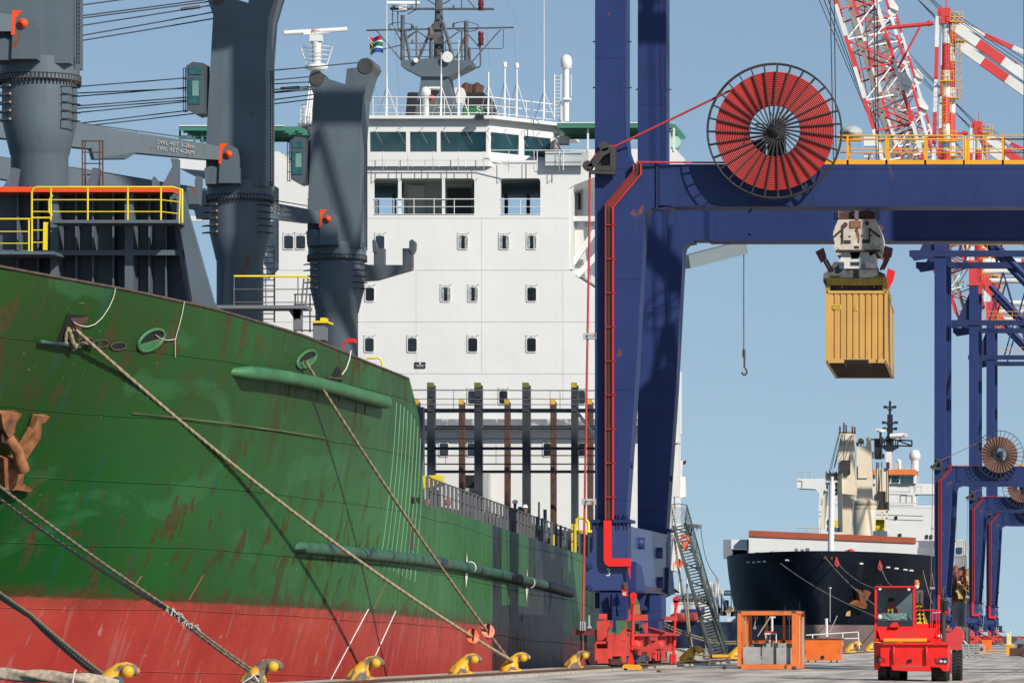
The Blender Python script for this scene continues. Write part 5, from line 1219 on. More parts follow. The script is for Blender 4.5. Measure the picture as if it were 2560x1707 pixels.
# floodlights on the near portal walkway
m = MB(); d = 200.9
fl = thing('flood_light', 'round-backed grey floodlight on the near crane walkway beside the reel', 'floodlight', W(2125, 352, d))
m.lathe([(.42,-.1),(.46,0),(.44,.12),(.30,.3),(.12,.36),(.1,.44),(0,.44)], W(2128,331,d), (0,-1,0), 20); m.v = [(p[0], p[1], zat(331,d)+(p[2]-zat(331,d))*.62) for p in m.v]
part('lamp_body', m, LGREY, fl)
m = MB(); m.fb(2097,345,2152,350,d-.2,d+.3); m.fb(2120,350,2124,406,d,d+.08); m.prism([(2096,345),(2108,326),(2104,345)], d, d+.1); part('lamp_bracket', m, OYEL, fl)
fl = thing('flood_light', 'small LED floodlight standing alone on the near crane beam', 'floodlight', W(2170, 408, d))
m = MB(); m.fb(2160,383,2182,393,d-.15,d); part('lamp_body', m, CWHITE, fl); m = MB(); m.fb(2169,392,2173,407,d-.1,d-.05); part('lamp_stem', m, BLACK, fl)
# ================================================================== container hanging from its spreader
def g5(x, y, d): return W(*G5(x, y), d)
DC = 203.0
TAN = mat('tan container paint', (.58,.325,.085), .5, var=.08, vs=.8, rust=.12, streak=.25)
ct = thing('shipping_container', 'tan corrugated shipping container hanging in mid air from the spreader', 'container', W(2141, 906, DC))
xl, xr = xat(2063.5,DC), xat(2219,DC); zb_, zt3 = zat(906,DC), zat(725.5,DC); Lc = 12.19; Wc = xr-xl; Hc = zt3-zb_
m = MB(); fw = .12
for x in (xl, xr-fw): m.box((x,DC,zb_+.001), (x+fw,DC+.12,zt3)); m.box((x,DC+Lc-.12,zb_), (x+fw,DC+Lc,zt3))
for z0, z1 in ((zb_+.002,zb_+.16),(zt3-.11,zt3-.002)):
    m.box((xl+fw,DC+.004,z0), (xr-fw,DC+.11,z1)); m.box((xl+fw,DC+Lc-.11,z0), (xr-fw,DC+Lc,z1))
    for x in (xl, xr-fw): m.box((x+.004,DC+.12,z0), (x+fw-.004,DC+Lc-.12,z1))
part('frame', m, TAN, ct)
def corr(mb, p, q, z0, z1, nrm, n_, dep=.05):
    p = V(p); q = V(q); rows0 = []; rows1 = []
    for i in range(n_):
        for f, o in ((.0,0),(.62,0),(.72,dep),(.90,dep)):
            u = (i+f)/n_; s_ = p.lerp(q, u)+V(nrm)*o; rows0.append(V((s_.x,s_.y,z0))); rows1.append(V((s_.x,s_.y,z1)))
    rows0.append(V((q[0],q[1],z0))); rows1.append(V((q[0],q[1],z1))); mb.grid([rows1, rows0], False)
m = MB(); corr(m, (xl+fw,DC+.04,0), (xr-fw,DC+.04,0), zb_+.1, zt3-.08, (0,1,0), 9); part('end_wall', m, TAN, ct)
m = MB(); corr(m, (xr-.03,DC+.1,0), (xr-.03,DC+Lc-.1,0), zb_+.1, zt3-.08, (-1,0,0), 44, .036); corr(m, (xl+.03,DC+Lc-.1,0), (xl+.03,DC+.1,0), zb_+.1, zt3-.08, (1,0,0), 44, .036); m.box((xl+.05,DC+Lc-.06,zb_+.1), (xr-.05,DC+Lc-.03,zt3-.1)); m.box((xl+.05,DC+.1,zt3-.06), (xr-.05,DC+Lc-.1,zt3-.03)); part('side_wall', m, TAN, ct)
m = MB(); UND = mat('dirty steel underside', (.10,.075,.06), .8, var=.3, streak=.3)
m.box((xl+.1,DC+.13,zb_+.10), (xr-.1,DC+Lc-.1,zb_+.13))
for k in range(28): y = DC+.4+k*.42; m.box((xl+.1,y,zb_+.015), (xr-.1,y+.06,zb_+.10))
for x in (xl+.72, xr-.78): m.box((x,DC+.1,zb_-.0), (x+.06,DC+3.2,zb_+.1))
part('floor', m, UND, ct)
m = MB()
for x in (xl-.008, xr-.17):
    for z in (zb_-.006, zt3-.115):
        for y in (DC-.008, DC+Lc-.16): m.box((x,y,z), (x+.178,y+.168,z+.12))
part('corner_casting', m, mat('tan casting', (.50,.29,.11), .6, var=.2), ct)
m = MB()
for x in (xl+.08, xr-.08):
    for z in (zb_+.05, zt3-.06): m.lathe([(.035,0),(.035,.01)], V((x,DC-.012,z)), (0,-1,0), 10)
m.box((xl+.75,DC-.004,zb_+.0), (xr-.75,DC+.02,zb_+.13)); part('casting_hole', m, mat('dark opening', (.008,.008,.01), .9), ct)
STK = mat('sticker yellow', (.80,.50,.03), .5)
m = MB(); m.fb(*G5(318,880), *G5(385,915), DC+.002, DC+.006); m.prism([G5(484,922),G5(503,880),G5(522,922)], DC+.002, DC+.006); sk = part('warning_sticker', m, STK, ct)
m = MB()
for y in (886, 900): 
    for i in range(5): m.fb(*G5(322+i*12,y), *G5(330+i*12,y+7), DC-.001, DC+.001)
m.prism([G5(502,895),G5(508,895),G5(500,910),G5(505,910),G5(498,920),G5(500,908),G5(496,908)], DC-.001, DC+.001); part('sticker_print', m, BLACK, sk)
ct.rotation_euler.z = math.radians(1.4)
# spreader with corner flippers, head block above it
sp = thing('container_spreader', 'grimy white and yellow spreader with red corner flippers gripping the tan container', 'spreader', W(2141, 720, DC))
OLDW = mat('grimy white paint', (.60,.54,.45), .6, var=.15, vs=3, rust=.42, rs=3.5); GRIME = mat('greasy grey steel', (.10,.10,.11), .6, var=.4, vs=4); DIRTY = mat('dirty yellow paint', (.36,.22,.02), .55, var=.3, vs=3, rust=.25, rs=5)
m = MB(); m.fb(*G5(272,672), *G5(745,728), DC+.3, DC+.8); m.fb(*G5(262,728), *G5(300,768), DC+.2, DC+1.2); m.fb(*G5(712,700), *G5(748,765), DC+.2, DC+1.2)
for x in (xl+.15, xr-.55): m.box((x,DC+.8,zt3+.25), (x+.4,DC+11.6,zt3+.65))
m.box((xl+.1,DC+11.5,zt3+.12), (xr-.1,DC+12.1,zt3+.6)); part('spreader_frame', m, DIRTY, sp)
m = MB(); m.prism([G5(260,700),G5(262,640),G5(300,610),G5(330,568),G5(345,545),G5(420,545),G5(420,598),G5(590,598),G5(592,545),G5(680,560),G5(700,620),G5(745,640),G5(748,700),G5(700,668),G5(340,668)], DC+3.2, DC+8.6); m.fb(*G5(300,735), *G5(680,765), DC+1, DC+2); part('spreader_deck', m, GRIME, sp)
m = MB(); m.fb(*G5(470,545), *G5(540,575), DC+3.0, DC+3.18); m.fb(*G5(385,560), *G5(420,600), DC+3.0, DC+3.19); part('spreader_plate', m, mat('slate plate', (.06,.08,.13), .5), sp)
m = MB(); m.prism([G5(383,545),G5(400,520),G5(405,468),G5(468,462),G5(482,500),G5(482,525),G5(540,525),G5(545,500),G5(560,465),G5(620,462),G5(628,500),G5(672,475),G5(674,548),G5(592,600),G5(420,600),G5(418,560)], DC+4, DC+7.6); part('head_bracket', m, CWHITE, sp)
def flip(pts, arm, d, mt):
    m = MB(); m.prism([G5(*p) for p in pts], d, d+.06); f = part('corner_flipper', m, mt, sp)
    m = MB(); m.bar(g5(*arm[0], d+.05), g5(*arm[1], d+.05), .14, .1); m.bar(g5(arm[0][0]+22, arm[0][1]-4, d+.05), g5(arm[1][0]+22, arm[1][1]-4, d+.05), .07, .1); part('flipper_arm', m, mt, f)
DRED = mat('dark red paint', (.10,.015,.018), .5); 
flip([(183,468),(248,433),(268,492),(272,520),(228,554)], ((248,530),(300,625)), DC+.1, DRED)
flip([(728,418),(792,437),(782,505),(742,535),(716,515),(712,492)], ((738,520),(694,610)), DC+.1, DRED)
flip([(800,595),(860,618),(840,706),(786,682)], ((808,690),(770,790)), DC+10.8, RED)
m = MB()
for x in (395, 648): m.fb(*G5(x-7,734), *G5(x+7,748), DC+.9, DC+1.0)
part('spreader_lamp', m, CWHITE, sp)
# head block with its sheaves
sp.rotation_euler.z = math.radians(1.4)
hbk = thing('head_block', 'rusty white head block with rope sheaves above the spreader', 'hoist block', g5(510, 450, DC+5))
m = MB(); d = DC+3.9
m.prism([G5(325,300),G5(362,215),G5(650,210),G5(685,290),G5(700,360),G5(705,415),G5(660,450),G5(620,452),G5(380,452),G5(338,415),G5(322,345)], d, d+3.6)
m.prism([G5(322,412),G5(345,415),G5(385,452),G5(385,492),G5(352,492)], d-.1, d+3.7); m.prism([G5(700,418),G5(708,480),G5(680,486),G5(655,452)], d-.1, d+3.7); part('block_housing', m, OLDW, hbk)
m = MB(); m.fb(*G5(345,450), *G5(690,466), d-.15, d+3.7); m.fb(*G5(408,375), *G5(460,402), d-.02, d+.02); m.fb(*G5(552,370), *G5(606,398), d-.02, d+.02); m.fb(*G5(488,420), *G5(525,440), d-.02, d+.02)
for a, c in (((328,350),(400,285)),((690,350),(605,285))): m.bar(g5(*a,d-.04), g5(*c,d-.04), .08)
m.fb(*G5(392,283), *G5(402,400), d-.06, d); m.fb(*G5(602,283), *G5(612,400), d-.06, d)
for x, y in ((500,300),(548,340),(452,345),(385,345),(622,340)): m.fb(*G5(x-7,y-6), *G5(x+7,y+6), d-.02, d)
part('block_fitting', m, mat('dark rusted fitting', (.05,.03,.025), .8, var=.4), hbk)
m = MB()
for x, y, r_ in ((425,215,68),(588,205,68)): m.lathe([(r_/63.2/3.1375*1.0,-.14),(r_/63.2/3.1375*.85,0),(r_/63.2/3.1375,.14)], g5(x,y,d+.4), (0,1,0), 22); m.lathe([(.09,0),(.09,.12)], g5(x-5 if x < 500 else x,y+38,d), (0,-1,0), 12)
part('rope_sheave', m, RUSTD, hbk)
m = MB(); m.fb(*G5(455,222), *G5(540,278), d-.05, d); part('rusty_plate', m, mat('rusty primer', (.28,.13,.08), .8, var=.4, vs=5), hbk)
m = MB(); m.fb(*G5(360,148), *G5(690,163), d+.3, d+.6); m.fb(*G5(492,112), *G5(520,220), d, d+.3); m.fb(*G5(360,120), *G5(372,200), d+.2, d+.3); m.fb(*G5(650,110), *G5(662,200), d+.2, d+.3); part('block_crosshead', m, mat('brown grey steel', (.16,.13,.12), .7, var=.3), hbk)
hr = MB()
for x, xt in ((335,-40),(352,-24),(668,-30),(682,-18)):
    for dd in (0, 2.4): hr.tube([g5(x,220,d+.5+dd), g5(x,220,d+.5+dd)+V((xt/64,0,31))], .022, 5)
tag(part('hoist_rope', hr, WIRE), 'dark steel hoist ropes running up from the rusty head block', 'rope')
# ================================================================== bollards and mooring lines
def bmat(name, wear, c=(.80,.40,.02)):
    return mat(name, c, .5, var=.12, rthr=.60-.22*wear, rs=2.6, rc=(.10,.08,.065), bump=.2)
def bollard(D, label, wear, s_=1.0, grp='yellow mooring bollards along the quay edge'):
    b = thing('mooring_bollard', label, 'bollard', (-21.35, D, .30), grp); m = MB(); o = V((-21.35, D, .30)); mt = bmat('bollard paint %d' % round(wear*100), wear)
    P = [(-.06,0,.36),(-.02,.10,.33),(.06,.27,.24),(.15,.42,.175),(.27,.52,.145),(.40,.545,.135),(.53,.51,.125),(.62,.46,.10),(.66,.43,.05)]
    m.tube([o+V((x*s_,0,z*s_)) for x, z, r in P], [r*s_ for x, z, r in P], 16)
    m.lathe([(.40*s_,-.02),(.40*s_,.04),(.33*s_,.10)], o, n=16); part('bollard_body', m, mt, b)
    m = MB()
    for k in (-1, 1): m.sphere(o+V((.46*s_, k*.15*s_, .47*s_)), .135*s_, 14)
    part('bollard_horn', m, YEL if False else mat('bollard knob paint', (.80,.40,.02), .45, var=.08, rust=.06, rs=4), b); return o
BO = {}
for D, l, wr in ((107.5,'nearest yellow bollard with a fat white hawser looped round it',.35),(125.8,'dark chipped yellow bollard holding the pair of ropes',.78),
                 (143,'bare yellow bollard with dark peeling hook in front of the draft lines',.55),(164.6,'bare yellow bollard with pale grey peeling hook left of the rat guards',.40),
                 (178,'yellow bollard holding the two ropes with orange rat guards',.30),(198.3,'dull bollard in shade just left of the crane wheels',.6)): BO[D] = bollard(D, l, wr)
for D, l in ((250,'yellow bollard with stern rope beside the gangway'),(280,'yellow bollard just right of the gangway foot'),(397,'small far bollard behind the white barrier'),(428,'small far bollard left of the red tractor'),(470,'far bollard at the tractor bumper')): BO[D] = bollard(D, l, .2 if D < 300 else .3, 1.15 if D < 300 else 1.3)
def rope(name, pts, r, mt, label, cat='rope', group='mooring ropes of the green ship', twist=True, n=9, parent=None):
    pts = [V(p) for p in pts]; L_ = [0]
    for a, c in zip(pts, pts[1:]): L_.append(L_[-1]+(c-a).length)
    tot = L_[-1]; k = int(min(900, max(12, tot/(r*.9)))) if twist else len(pts)*2; P = []; R = []
    for i in range(k+1):
        s_ = tot*i/k; j = max(q for q in range(len(pts)-1) if L_[q] <= s_+1e-9); f = (s_-L_[j])/max(1e-9, L_[j+1]-L_[j]); P.append(pts[j].lerp(pts[j+1], f)); R.append(s_)
    m = MB(); d0 = (P[1]-P[0]).normalized(); u = d0.cross(V((0,0,1))).normalized(); vv = []
    for i, p in enumerate(P):
        d = (P[min(i+1,k)]-P[max(i-1,0)]).normalized(); u = (u-d*u.dot(d)).normalized(); w2 = d.cross(u)
        for j in range(n):
            a = 2*math.pi*j/n; rr = r*(1+(.20*math.cos(3*a-R[i]/r*.75) if twist else 0)); vv.append(p+(u*math.cos(a)+w2*math.sin(a))*rr)
    m.add(vv, [(i*n+j, i*n+(j+1)%n, (i+1)*n+(j+1)%n, (i+1)*n+j) for i in range(k) for j in range(n)], True)
    o = part(name, m, mt, parent)
    if label: tag(o, label, cat, group)
    return o
nk = lambda D, dx=.12, dz=.33, dy=-.1: V((-21.35+dx, D+dy, .30+dz))
S1 = hp(*G1(430,452), .35); E1 = nk(178); l1 = sag(S1, E1, .55, 30)
rope('mooring_rope', l1, .052, ROPE, 'long taut mooring rope from the rusty square opening down to the farther rat guard')
S2 = hp(*G2(645,676), .2); E2 = nk(178, .02, .30); l2 = sag(S2, E2, .25, 26)
rope('mooring_rope', l2, .048, ROPED, 'steep mooring rope from the round fairlead below the bulwark to the bollard')
S3 = hp(-330, 945, .3); S4 = hp(-330, 975, .3); K = S3.lerp(nk(125.8), .80)-V((0,0,.10)); E3 = nk(125.8, .1, .3, -.2)
l3 = sag(S3, K, .25, 16)+sag(K, E3, .05, 6)[1:]; l4 = sag(S4, K+V((0,0,-.06)), .38, 16)+sag(K+V((.0,-.05,-.07)), E3+V((.02,-.12,-.08)), .05, 6)[1:]
rope('mooring_rope', l3, .040, ROPED, 'upper of the paired ropes knotted together at the left foot of the hull')
rope('mooring_rope', l4, .040, ROPED, 'lower of the paired ropes knotted together at the left foot of the hull')
m = MB(); random.seed(8)
for i in range(60): t = random.random(); p = K.lerp(E3, t*.35-.06); q = V((random.uniform(-.1,.1), random.uniform(-.1,.0), random.uniform(-.14,.07))); m.tube([p+q*.5, p+q, p+q*1.3+V((.02,0,-.05))], .012, 4)
m.tube([K+V((-.06,-.09,-.1)), K+V((0,-.1,.05)), K+V((.08,-.1,-.08))], .03, 6)
tag(part('rope_knot', m, ROPEW), 'frayed pale knot binding the paired ropes on the red hull', 'knot')
S5 = hp(-330, 1215, .4); E5_ = nk(107.5, .1, .3, -.2); K5 = S5.lerp(E5_, .72)
rope('mooring_rope', sag(S5, K5, .15, 12)+sag(K5, E5_, .03, 6)[1:], .045, ROPED, 'upper strand of the double rope running to the nearest bollard')
rope('mooring_rope', sag(S5-V((0,0,.16)), K5-V((0,0,.05)), .2, 12)+sag(K5-V((0,0,.08)), E5_+V((.05,-.1,-.13)), .06, 6)[1:], .045, mat('dark wet rope', (.12,.095,.06), .9, var=.3, vs=8), 'dark lower strand of the double rope running to the nearest bollard')
Pw = [W(-260,1672,108), W(-60,1681,107.6), W(60,1686,107.4), W(150,1692,107.2), W(210,1696,107.1), nk(107.5,.3,.2,-.3)]
rope('hawser', Pw, .125, mat('bleached hawser', (.45,.36,.26), .95, var=.35, vs=9, bump=.8), 'fat bleached hawser lying level at the bottom left corner', 'rope', n=14)
m = MB(); p = W(187,1690,106.7); m.tube([p+V((.05,-.1,.16)), p+V((0,-.12,.05)), p+V((-.02,-.1,-.1)), p+V((-.05,-.08,-.3))], .022, 6)
q = nk(125.8,.0,.2,-.3); m.tube([q+V((.12,-.05,.12)), q+V((-.05,-.1,.0)), q+V((-.25,-.05,-.12))], .022, 6); m.tube([q+V((.05,-.08,.03)), q+V((.14,-.05,-.1))], .02, 6)
tag(part('rope_stopper', m, ROPEW), 'white rope tie wrapped round the near rope ends at the bollards', 'rope')
m = MB()
for k in range(6): m.tube([nk(107.5,.18+.05*math.cos(k),.22+.02*k,-.22), nk(107.5,.30,.20+.03*k,-.25), nk(107.5,.36,.16,-.1)], .05, 7)
tag(part('rope_loop', m, mat('blue rope sleeve', (.04,.09,.12), .8, var=.3)), 'dark blue rope sleeve round the nearest bollard neck', 'rope')
# rat guards: orange discs threaded on two ropes
def guard(c, ax, label, mt):
    g = thing('rat_guard', label, 'rat guard', c, 'orange rat guards on the ropes'); m = MB(); ax = V(ax).normalized()
    m.lathe([(.0,.0),(.24,.03),(.25,.035),(.25,.06),(.23,.05),(0,.02)], c, ax, 24); part('guard_disc', m, mt, g)
    m = MB(); m.bar(V(c)-V((.0,.02,.26)), V(c)+V((.06,-.06,.27)), .05, .1); part('guard_slot', m, mat('dark slot', (.05,.02,.012), .7), g)
OG = mat('rat guard orange', (.78,.12,.03), .5, var=.2, vs=4)
def near(l, px): return min(l, key=lambda p: abs(VX+p.x/p.y*F-px))
def fine(l): return [a.lerp(c, t/8) for a, c in zip(l, l[1:]) for t in range(8)]
g1 = near(fine(l1), 1181); g2 = near(fine(l2), 1219); guard(g1, (.75,-1,.2), 'farther-up orange rat guard on the long rope', OG); guard(g2, (.6,-1,.35), 'orange rat guard with pale worn face nearest the bollard', mat('faded rat guard', (.75,.2,.12), .6, var=.35, vs=5))
# thin lines hanging on the bow
def thin(pts, r, label, mt=ROPEW, **k): rope('heaving_line', [hp(x, y, .06) for x, y in pts], r, mt, label, 'rope', 'thin lines hanging over the bulwark', False, 6)
thin([G1(743,208),G1(735,255),G1(705,325),G1(660,395),G1(610,440),G1(560,456),G1(510,448),G1(470,425)], .014, 'thin white line looping from the bulwark to the square opening')
thin([G1(1193,295),G1(1180,370),G1(1160,450),G1(1133,538),G1(1135,655)], .012, 'thin white line hanging beside the left round fairlead'); thin([G1(1005,510),G1(1040,535),G1(1085,545),G1(1133,538)], .012, 'short thin white line joining the left round fairlead to the hanging line')
thin([G2(975,615),G2(965,670),G2(945,730),G2(915,772)], .022, 'thick white line hanging from the bulwark above the upper fender bar')
m = MB(); p = [hp(*G1(x, y), .12) for x, y in ((430,455),(415,500),(405,550),(440,575),(470,560),(455,605))]; m.tube(p, .06, 7); p = [hp(*G1(x, y), .14) for x, y in ((450,575),(500,555),(560,560),(590,580))]; m.tube(p, .045, 7); m.tube([hp(*G1(425,470),.2), hp(*G1(432,540),.25), hp(*G1(460,580),.2)], .07, 7)
tag(part('rope_bundle', m, ROPE), 'bundle of knotted rope hanging out of the rusty square opening', 'rope')

# ================================================================== stern: gangway, stern rope, provision crane, flag
gw = thing('gangway', 'steep steel gangway ladder with green safety net at the ship stern', 'gangway', (-21.3, 266, .3))
def gp(x, y): f = max(0, min(1, (y-240)/1190)); return W(*I5(x, y), 283-17.5*f)
def lerp2(a, c, f): return (a[0]+(c[0]-a[0])*f, a[1]+(c[1]-a[1])*f)
La, Lb_, Ra, Rb = (85,262), (432,1432), (188,238), (545,1405); GAL = mat('dark gangway steel', (.06,.065,.06), .6, var=.3, rust=.2)
m = MB()
for a, c in ((La,Lb_),(Ra,Rb)): m.bar(gp(*a), gp(*c), .16, .10, V((0,0,1)))
part('stringer', m, GAL, gw)
m = MB()
for i in range(44):
    f = (i+.5)/44; m.bar(gp(*lerp2(La,Lb_,f)), gp(*lerp2(Ra,Rb,f)), .16, .06)
    if i % 6 == 0: m.bar(gp(*lerp2(La,Lb_,f)), gp(*lerp2(Ra,Rb,min(1,f+.07))), .06)
part('tread', m, GAL, gw)
m = MB(); Oa, Ob = (203,75), (578,1430)
m.tube([gp(*Oa), gp(*Ob)], .04, 6)
for i in range(9): f = i/8; m.tube([gp(*lerp2(Ra,Rb,f)), gp(*lerp2(Oa,Ob,f*.98))], .03, 5)
m.tube([gp(60,70), gp(100,240), gp(110,330)], .03, 5); m.tube([gp(60,70), gp(130,62), gp(203,75)], .025, 5)
part('handrail', m, GAL, gw)
m = MB()
for i in range(48): f = i/47; m.tube([gp(*lerp2(Ra,Rb,f)), gp(*lerp2(Oa,Ob,min(1,f+.02)))], .012, 3)
for k in range(1, 7): m.tube([gp(*lerp2(lerp2(Ra,Rb,f/12), lerp2(Oa,Ob,f/12), k/7)) for f in range(13)], .012, 3)
for i in range(30): f = i/29; m.tube([gp(*lerp2(Ra,Rb,f)), gp(*lerp2(Oa,Ob,max(0,f-.05)))], .012, 3)
for i in range(14): m.tube([gp(35+i*11,80+i*1), gp(35+i*13,240)], .012, 3); m.tube([gp(35,80+i*20), gp(110,80+i*20)], .012, 3)
for i in range(12): m.tube([gp(430+i*12,1200+i*4), gp(420+i*14,1430)], .012, 3); m.tube([gp(350+i*14,1180+i*20), gp(560,1160+i*22)], .012, 3)
part('safety_net', m, mat('green netting', (.05,.12,.085), .8), gw)
m = MB(); m.fb(*I5(430,1405), *I5(575,1430), 265.4, 266); part('gangway_roller', m, OYEL, gw)
m = MB(); m.bar(W(*I5(195,262),283), W(*I5(310,264),281), .22, .22); m.fb(*I5(300,250), *I5(332,278), 280.8, 281.2); m.fb(*I5(285,275), *I5(297,300), 280.8, 281); part('gangway_davit', m, MGREY, ship)
rope('davit_line', [W(*I5(x,y),281-i*2) for i, (x, y) in enumerate(((328,280),(340,390),(370,540),(410,640),(470,720)))], .02, WIRE, 'thin dark line sagging from the gangway davit', 'rope', None, False, 5)
rb = thing('lifebuoy', 'orange lifebuoy hanging on the gangway', 'lifebuoy', gp(190,400)); m = MB(); m.ring(gp(190,385)+V((0,-.3,0)), (.2,1,.2), .2, .07, 24, 8); part('buoy_ring', m, OG, rb); m = MB(); m.box(tuple(gp(196,440)-V((.12,.5,.2))), tuple(gp(196,440)+V((.15,-.3,.2)))); part('buoy_light', m, OG, rb)
gc = W(*I5(130,598),284); guard(gc, (.2,-1,.1), 'red-orange rat guard on the stern rope beside the gangway', OG)
rope('stern_rope', [W(*I5(90,340),284.5), W(*I5(130,640),281.5), W(*I5(185,960),268), W(*I5(215,1190),258), nk(250,.2,.35)], .06, ROPED, 'stern mooring rope dropping to the bollard left of the gangway', 'rope')
rope('stern_rope', [W(*I5(205,780),270), W(*I5(212,1000),262), W(*I5(232,1230),255), nk(250,.3,.3)], .045, ROPE, 'second stern rope close beside the first at the bollard', 'rope')
rope('hanging_rope', [W(*I5(250,830),276), W(*I5(300,1040),272), W(*I5(345,1200),269), W(*I5(375,1340),267), W(*I5(420,1432),265.5)], .035, ROPEW, 'pale rope hanging under the gangway to the quay', 'rope')
m = MB(); m.bar(W(*H6(665,200),292), W(*H6(970,122),296), .62, .75); m.prism([H6(940,105),H6(975,95),H6(978,150),H6(940,158)], 295.8, 296.4); m.bar(W(1600,700,292), W(*H6(640,206),292), .7, .8); pc = part('provision_crane', m, mat('plain grey paint', (.17,.20,.21), .5, var=.1), ship)
m = MB(); m.tube([W(1859.5,612,296), W(1859.5,872,296)], .03, 5); m.tube([W(1860,872,296), W(1860,892,296)], .09, 8); m.tube([W(1861,892,296), W(1861,918,296)], .06, 6)
P = [W(1861+6*math.cos(a), 928+8*math.sin(a), 296) for a in [-1.5+.5*i for i in range(10)]]; m.tube(P, .06, 6); part('crane_hook', m, mat('dark hook steel', (.05,.045,.045), .6), pc)
m = MB(); m.fb(1679,937,1695,1240,274.6,276); m.prism([(1700,1190),(1712,1190),(1714,1240),(1698,1245),(1699,1150),(1703,1150)], 284, 284.6); m.fb(1676,1100,1697,1106,274.5,276); part('stern_house', m, CWHITE, ship)
m = MB(); m.fb(*E5(712,830), *E5(720,1040), 276, 276.2); m.bar(W(*E5(712,830),276), W(*E5(745,880),279), .12); m.bar(W(*E5(745,880),279), W(*E5(748,1040),279), .12); m.fb(*E5(712,1000), *E5(755,1048), 276, 279); part('wing_end_frame', m, CWHITE, ship)
m = MB(); m.lathe([(.3,-.3),(.42,-.1),(.42,.1),(.3,.3)], W(*E5(742,933),277.5), (.3,-1,0), 14); part('wing_searchlight', m, mat('pale green lamp', (.35,.55,.45), .4), ship)
m = MB(); m.tube([W(1699,1240,290), W(1705,1150,290)], .05, 6); part('ensign_staff', m, WHITE, ship)
m = MB(); m.grid([[W(1706+u*9, 1151+v*9-u*2+math.sin(u*4)*1.2, 290+.1*math.sin(u*5)) for u in (0,.33,.66,1)] for v in (0,.5,1)]); tag(part('ensign', m, mat('faded red cloth', (.45,.06,.05), .8)), 'small red ensign on the staff at the stern', 'flag')
# courtesy flag under the yardarm
fl = thing('courtesy_flag', 'multicoloured flag with black triangle and green Y flying below the left yardarm', 'flag', g7(100,465,DS+4))
TL, TR, BL, BR_ = (100,465), (272,462), (132,690), (298,655)
def fp(u, v, o=0):
    x = (TL[0]*(1-u)+TR[0]*u)*(1-v)+(BL[0]*(1-u)+BR_[0]*u)*v; y = (TL[1]*(1-u)+TR[1]*u)*(1-v)+(BL[1]*(1-u)+BR_[1]*u)*v+9*math.sin(u*5.5+v*2)
    p = g7(x+6*math.sin(v*5), y, DS+4); p.y += .18*math.sin(u*5+v*2.4)-o; return p
def fpoly(nm, polys, c, o):
    m = MB()
    for uv in polys:
        n1 = 8; (a, b_, c_, d) = uv
        m.grid([[fp(*lerp2(lerp2(a,b_,i/n1), lerp2(d,c_,i/n1), j/3), o) for i in range(n1+1)] for j in range(4)])
    part(nm, m, mat('flag '+nm, c, .8, var=.05), fl)
fpoly('red_field', [((0,0),(1,0),(1,.31),(.0,.31))], (.45,.02,.03), 0); fpoly('blue_field', [((0,.69),(1,.69),(1,1),(0,1))], (.02,.05,.28), 0)
fpoly('white_stripe', [((0,.0),(.30,.30),(.36,.40),(0,.12)), ((.30,.27),(1,.27),(1,.36),(.36,.36)), ((0,1),(.3,.70),(.36,.6),(0,.88)), ((.30,.64),(1,.64),(1,.73),(.3,.73))], (.75,.75,.75), .012)
fpoly('green_band', [((0,.06),(.34,.40),(.34,.60),(.0,.28)), ((0,.94),(.34,.60),(.34,.40),(0,.72)), ((.30,.37),(1,.37),(1,.63),(.30,.63))], (.0,.17,.08), .024)
fpoly('gold_stripe', [((0,.18),(.28,.5),(.28,.5),(0,.82))], (.70,.42,.03), .036); fpoly('black_triangle', [((0,.27),(.2,.5),(.2,.5),(0,.73))], (.01,.01,.01), .048)
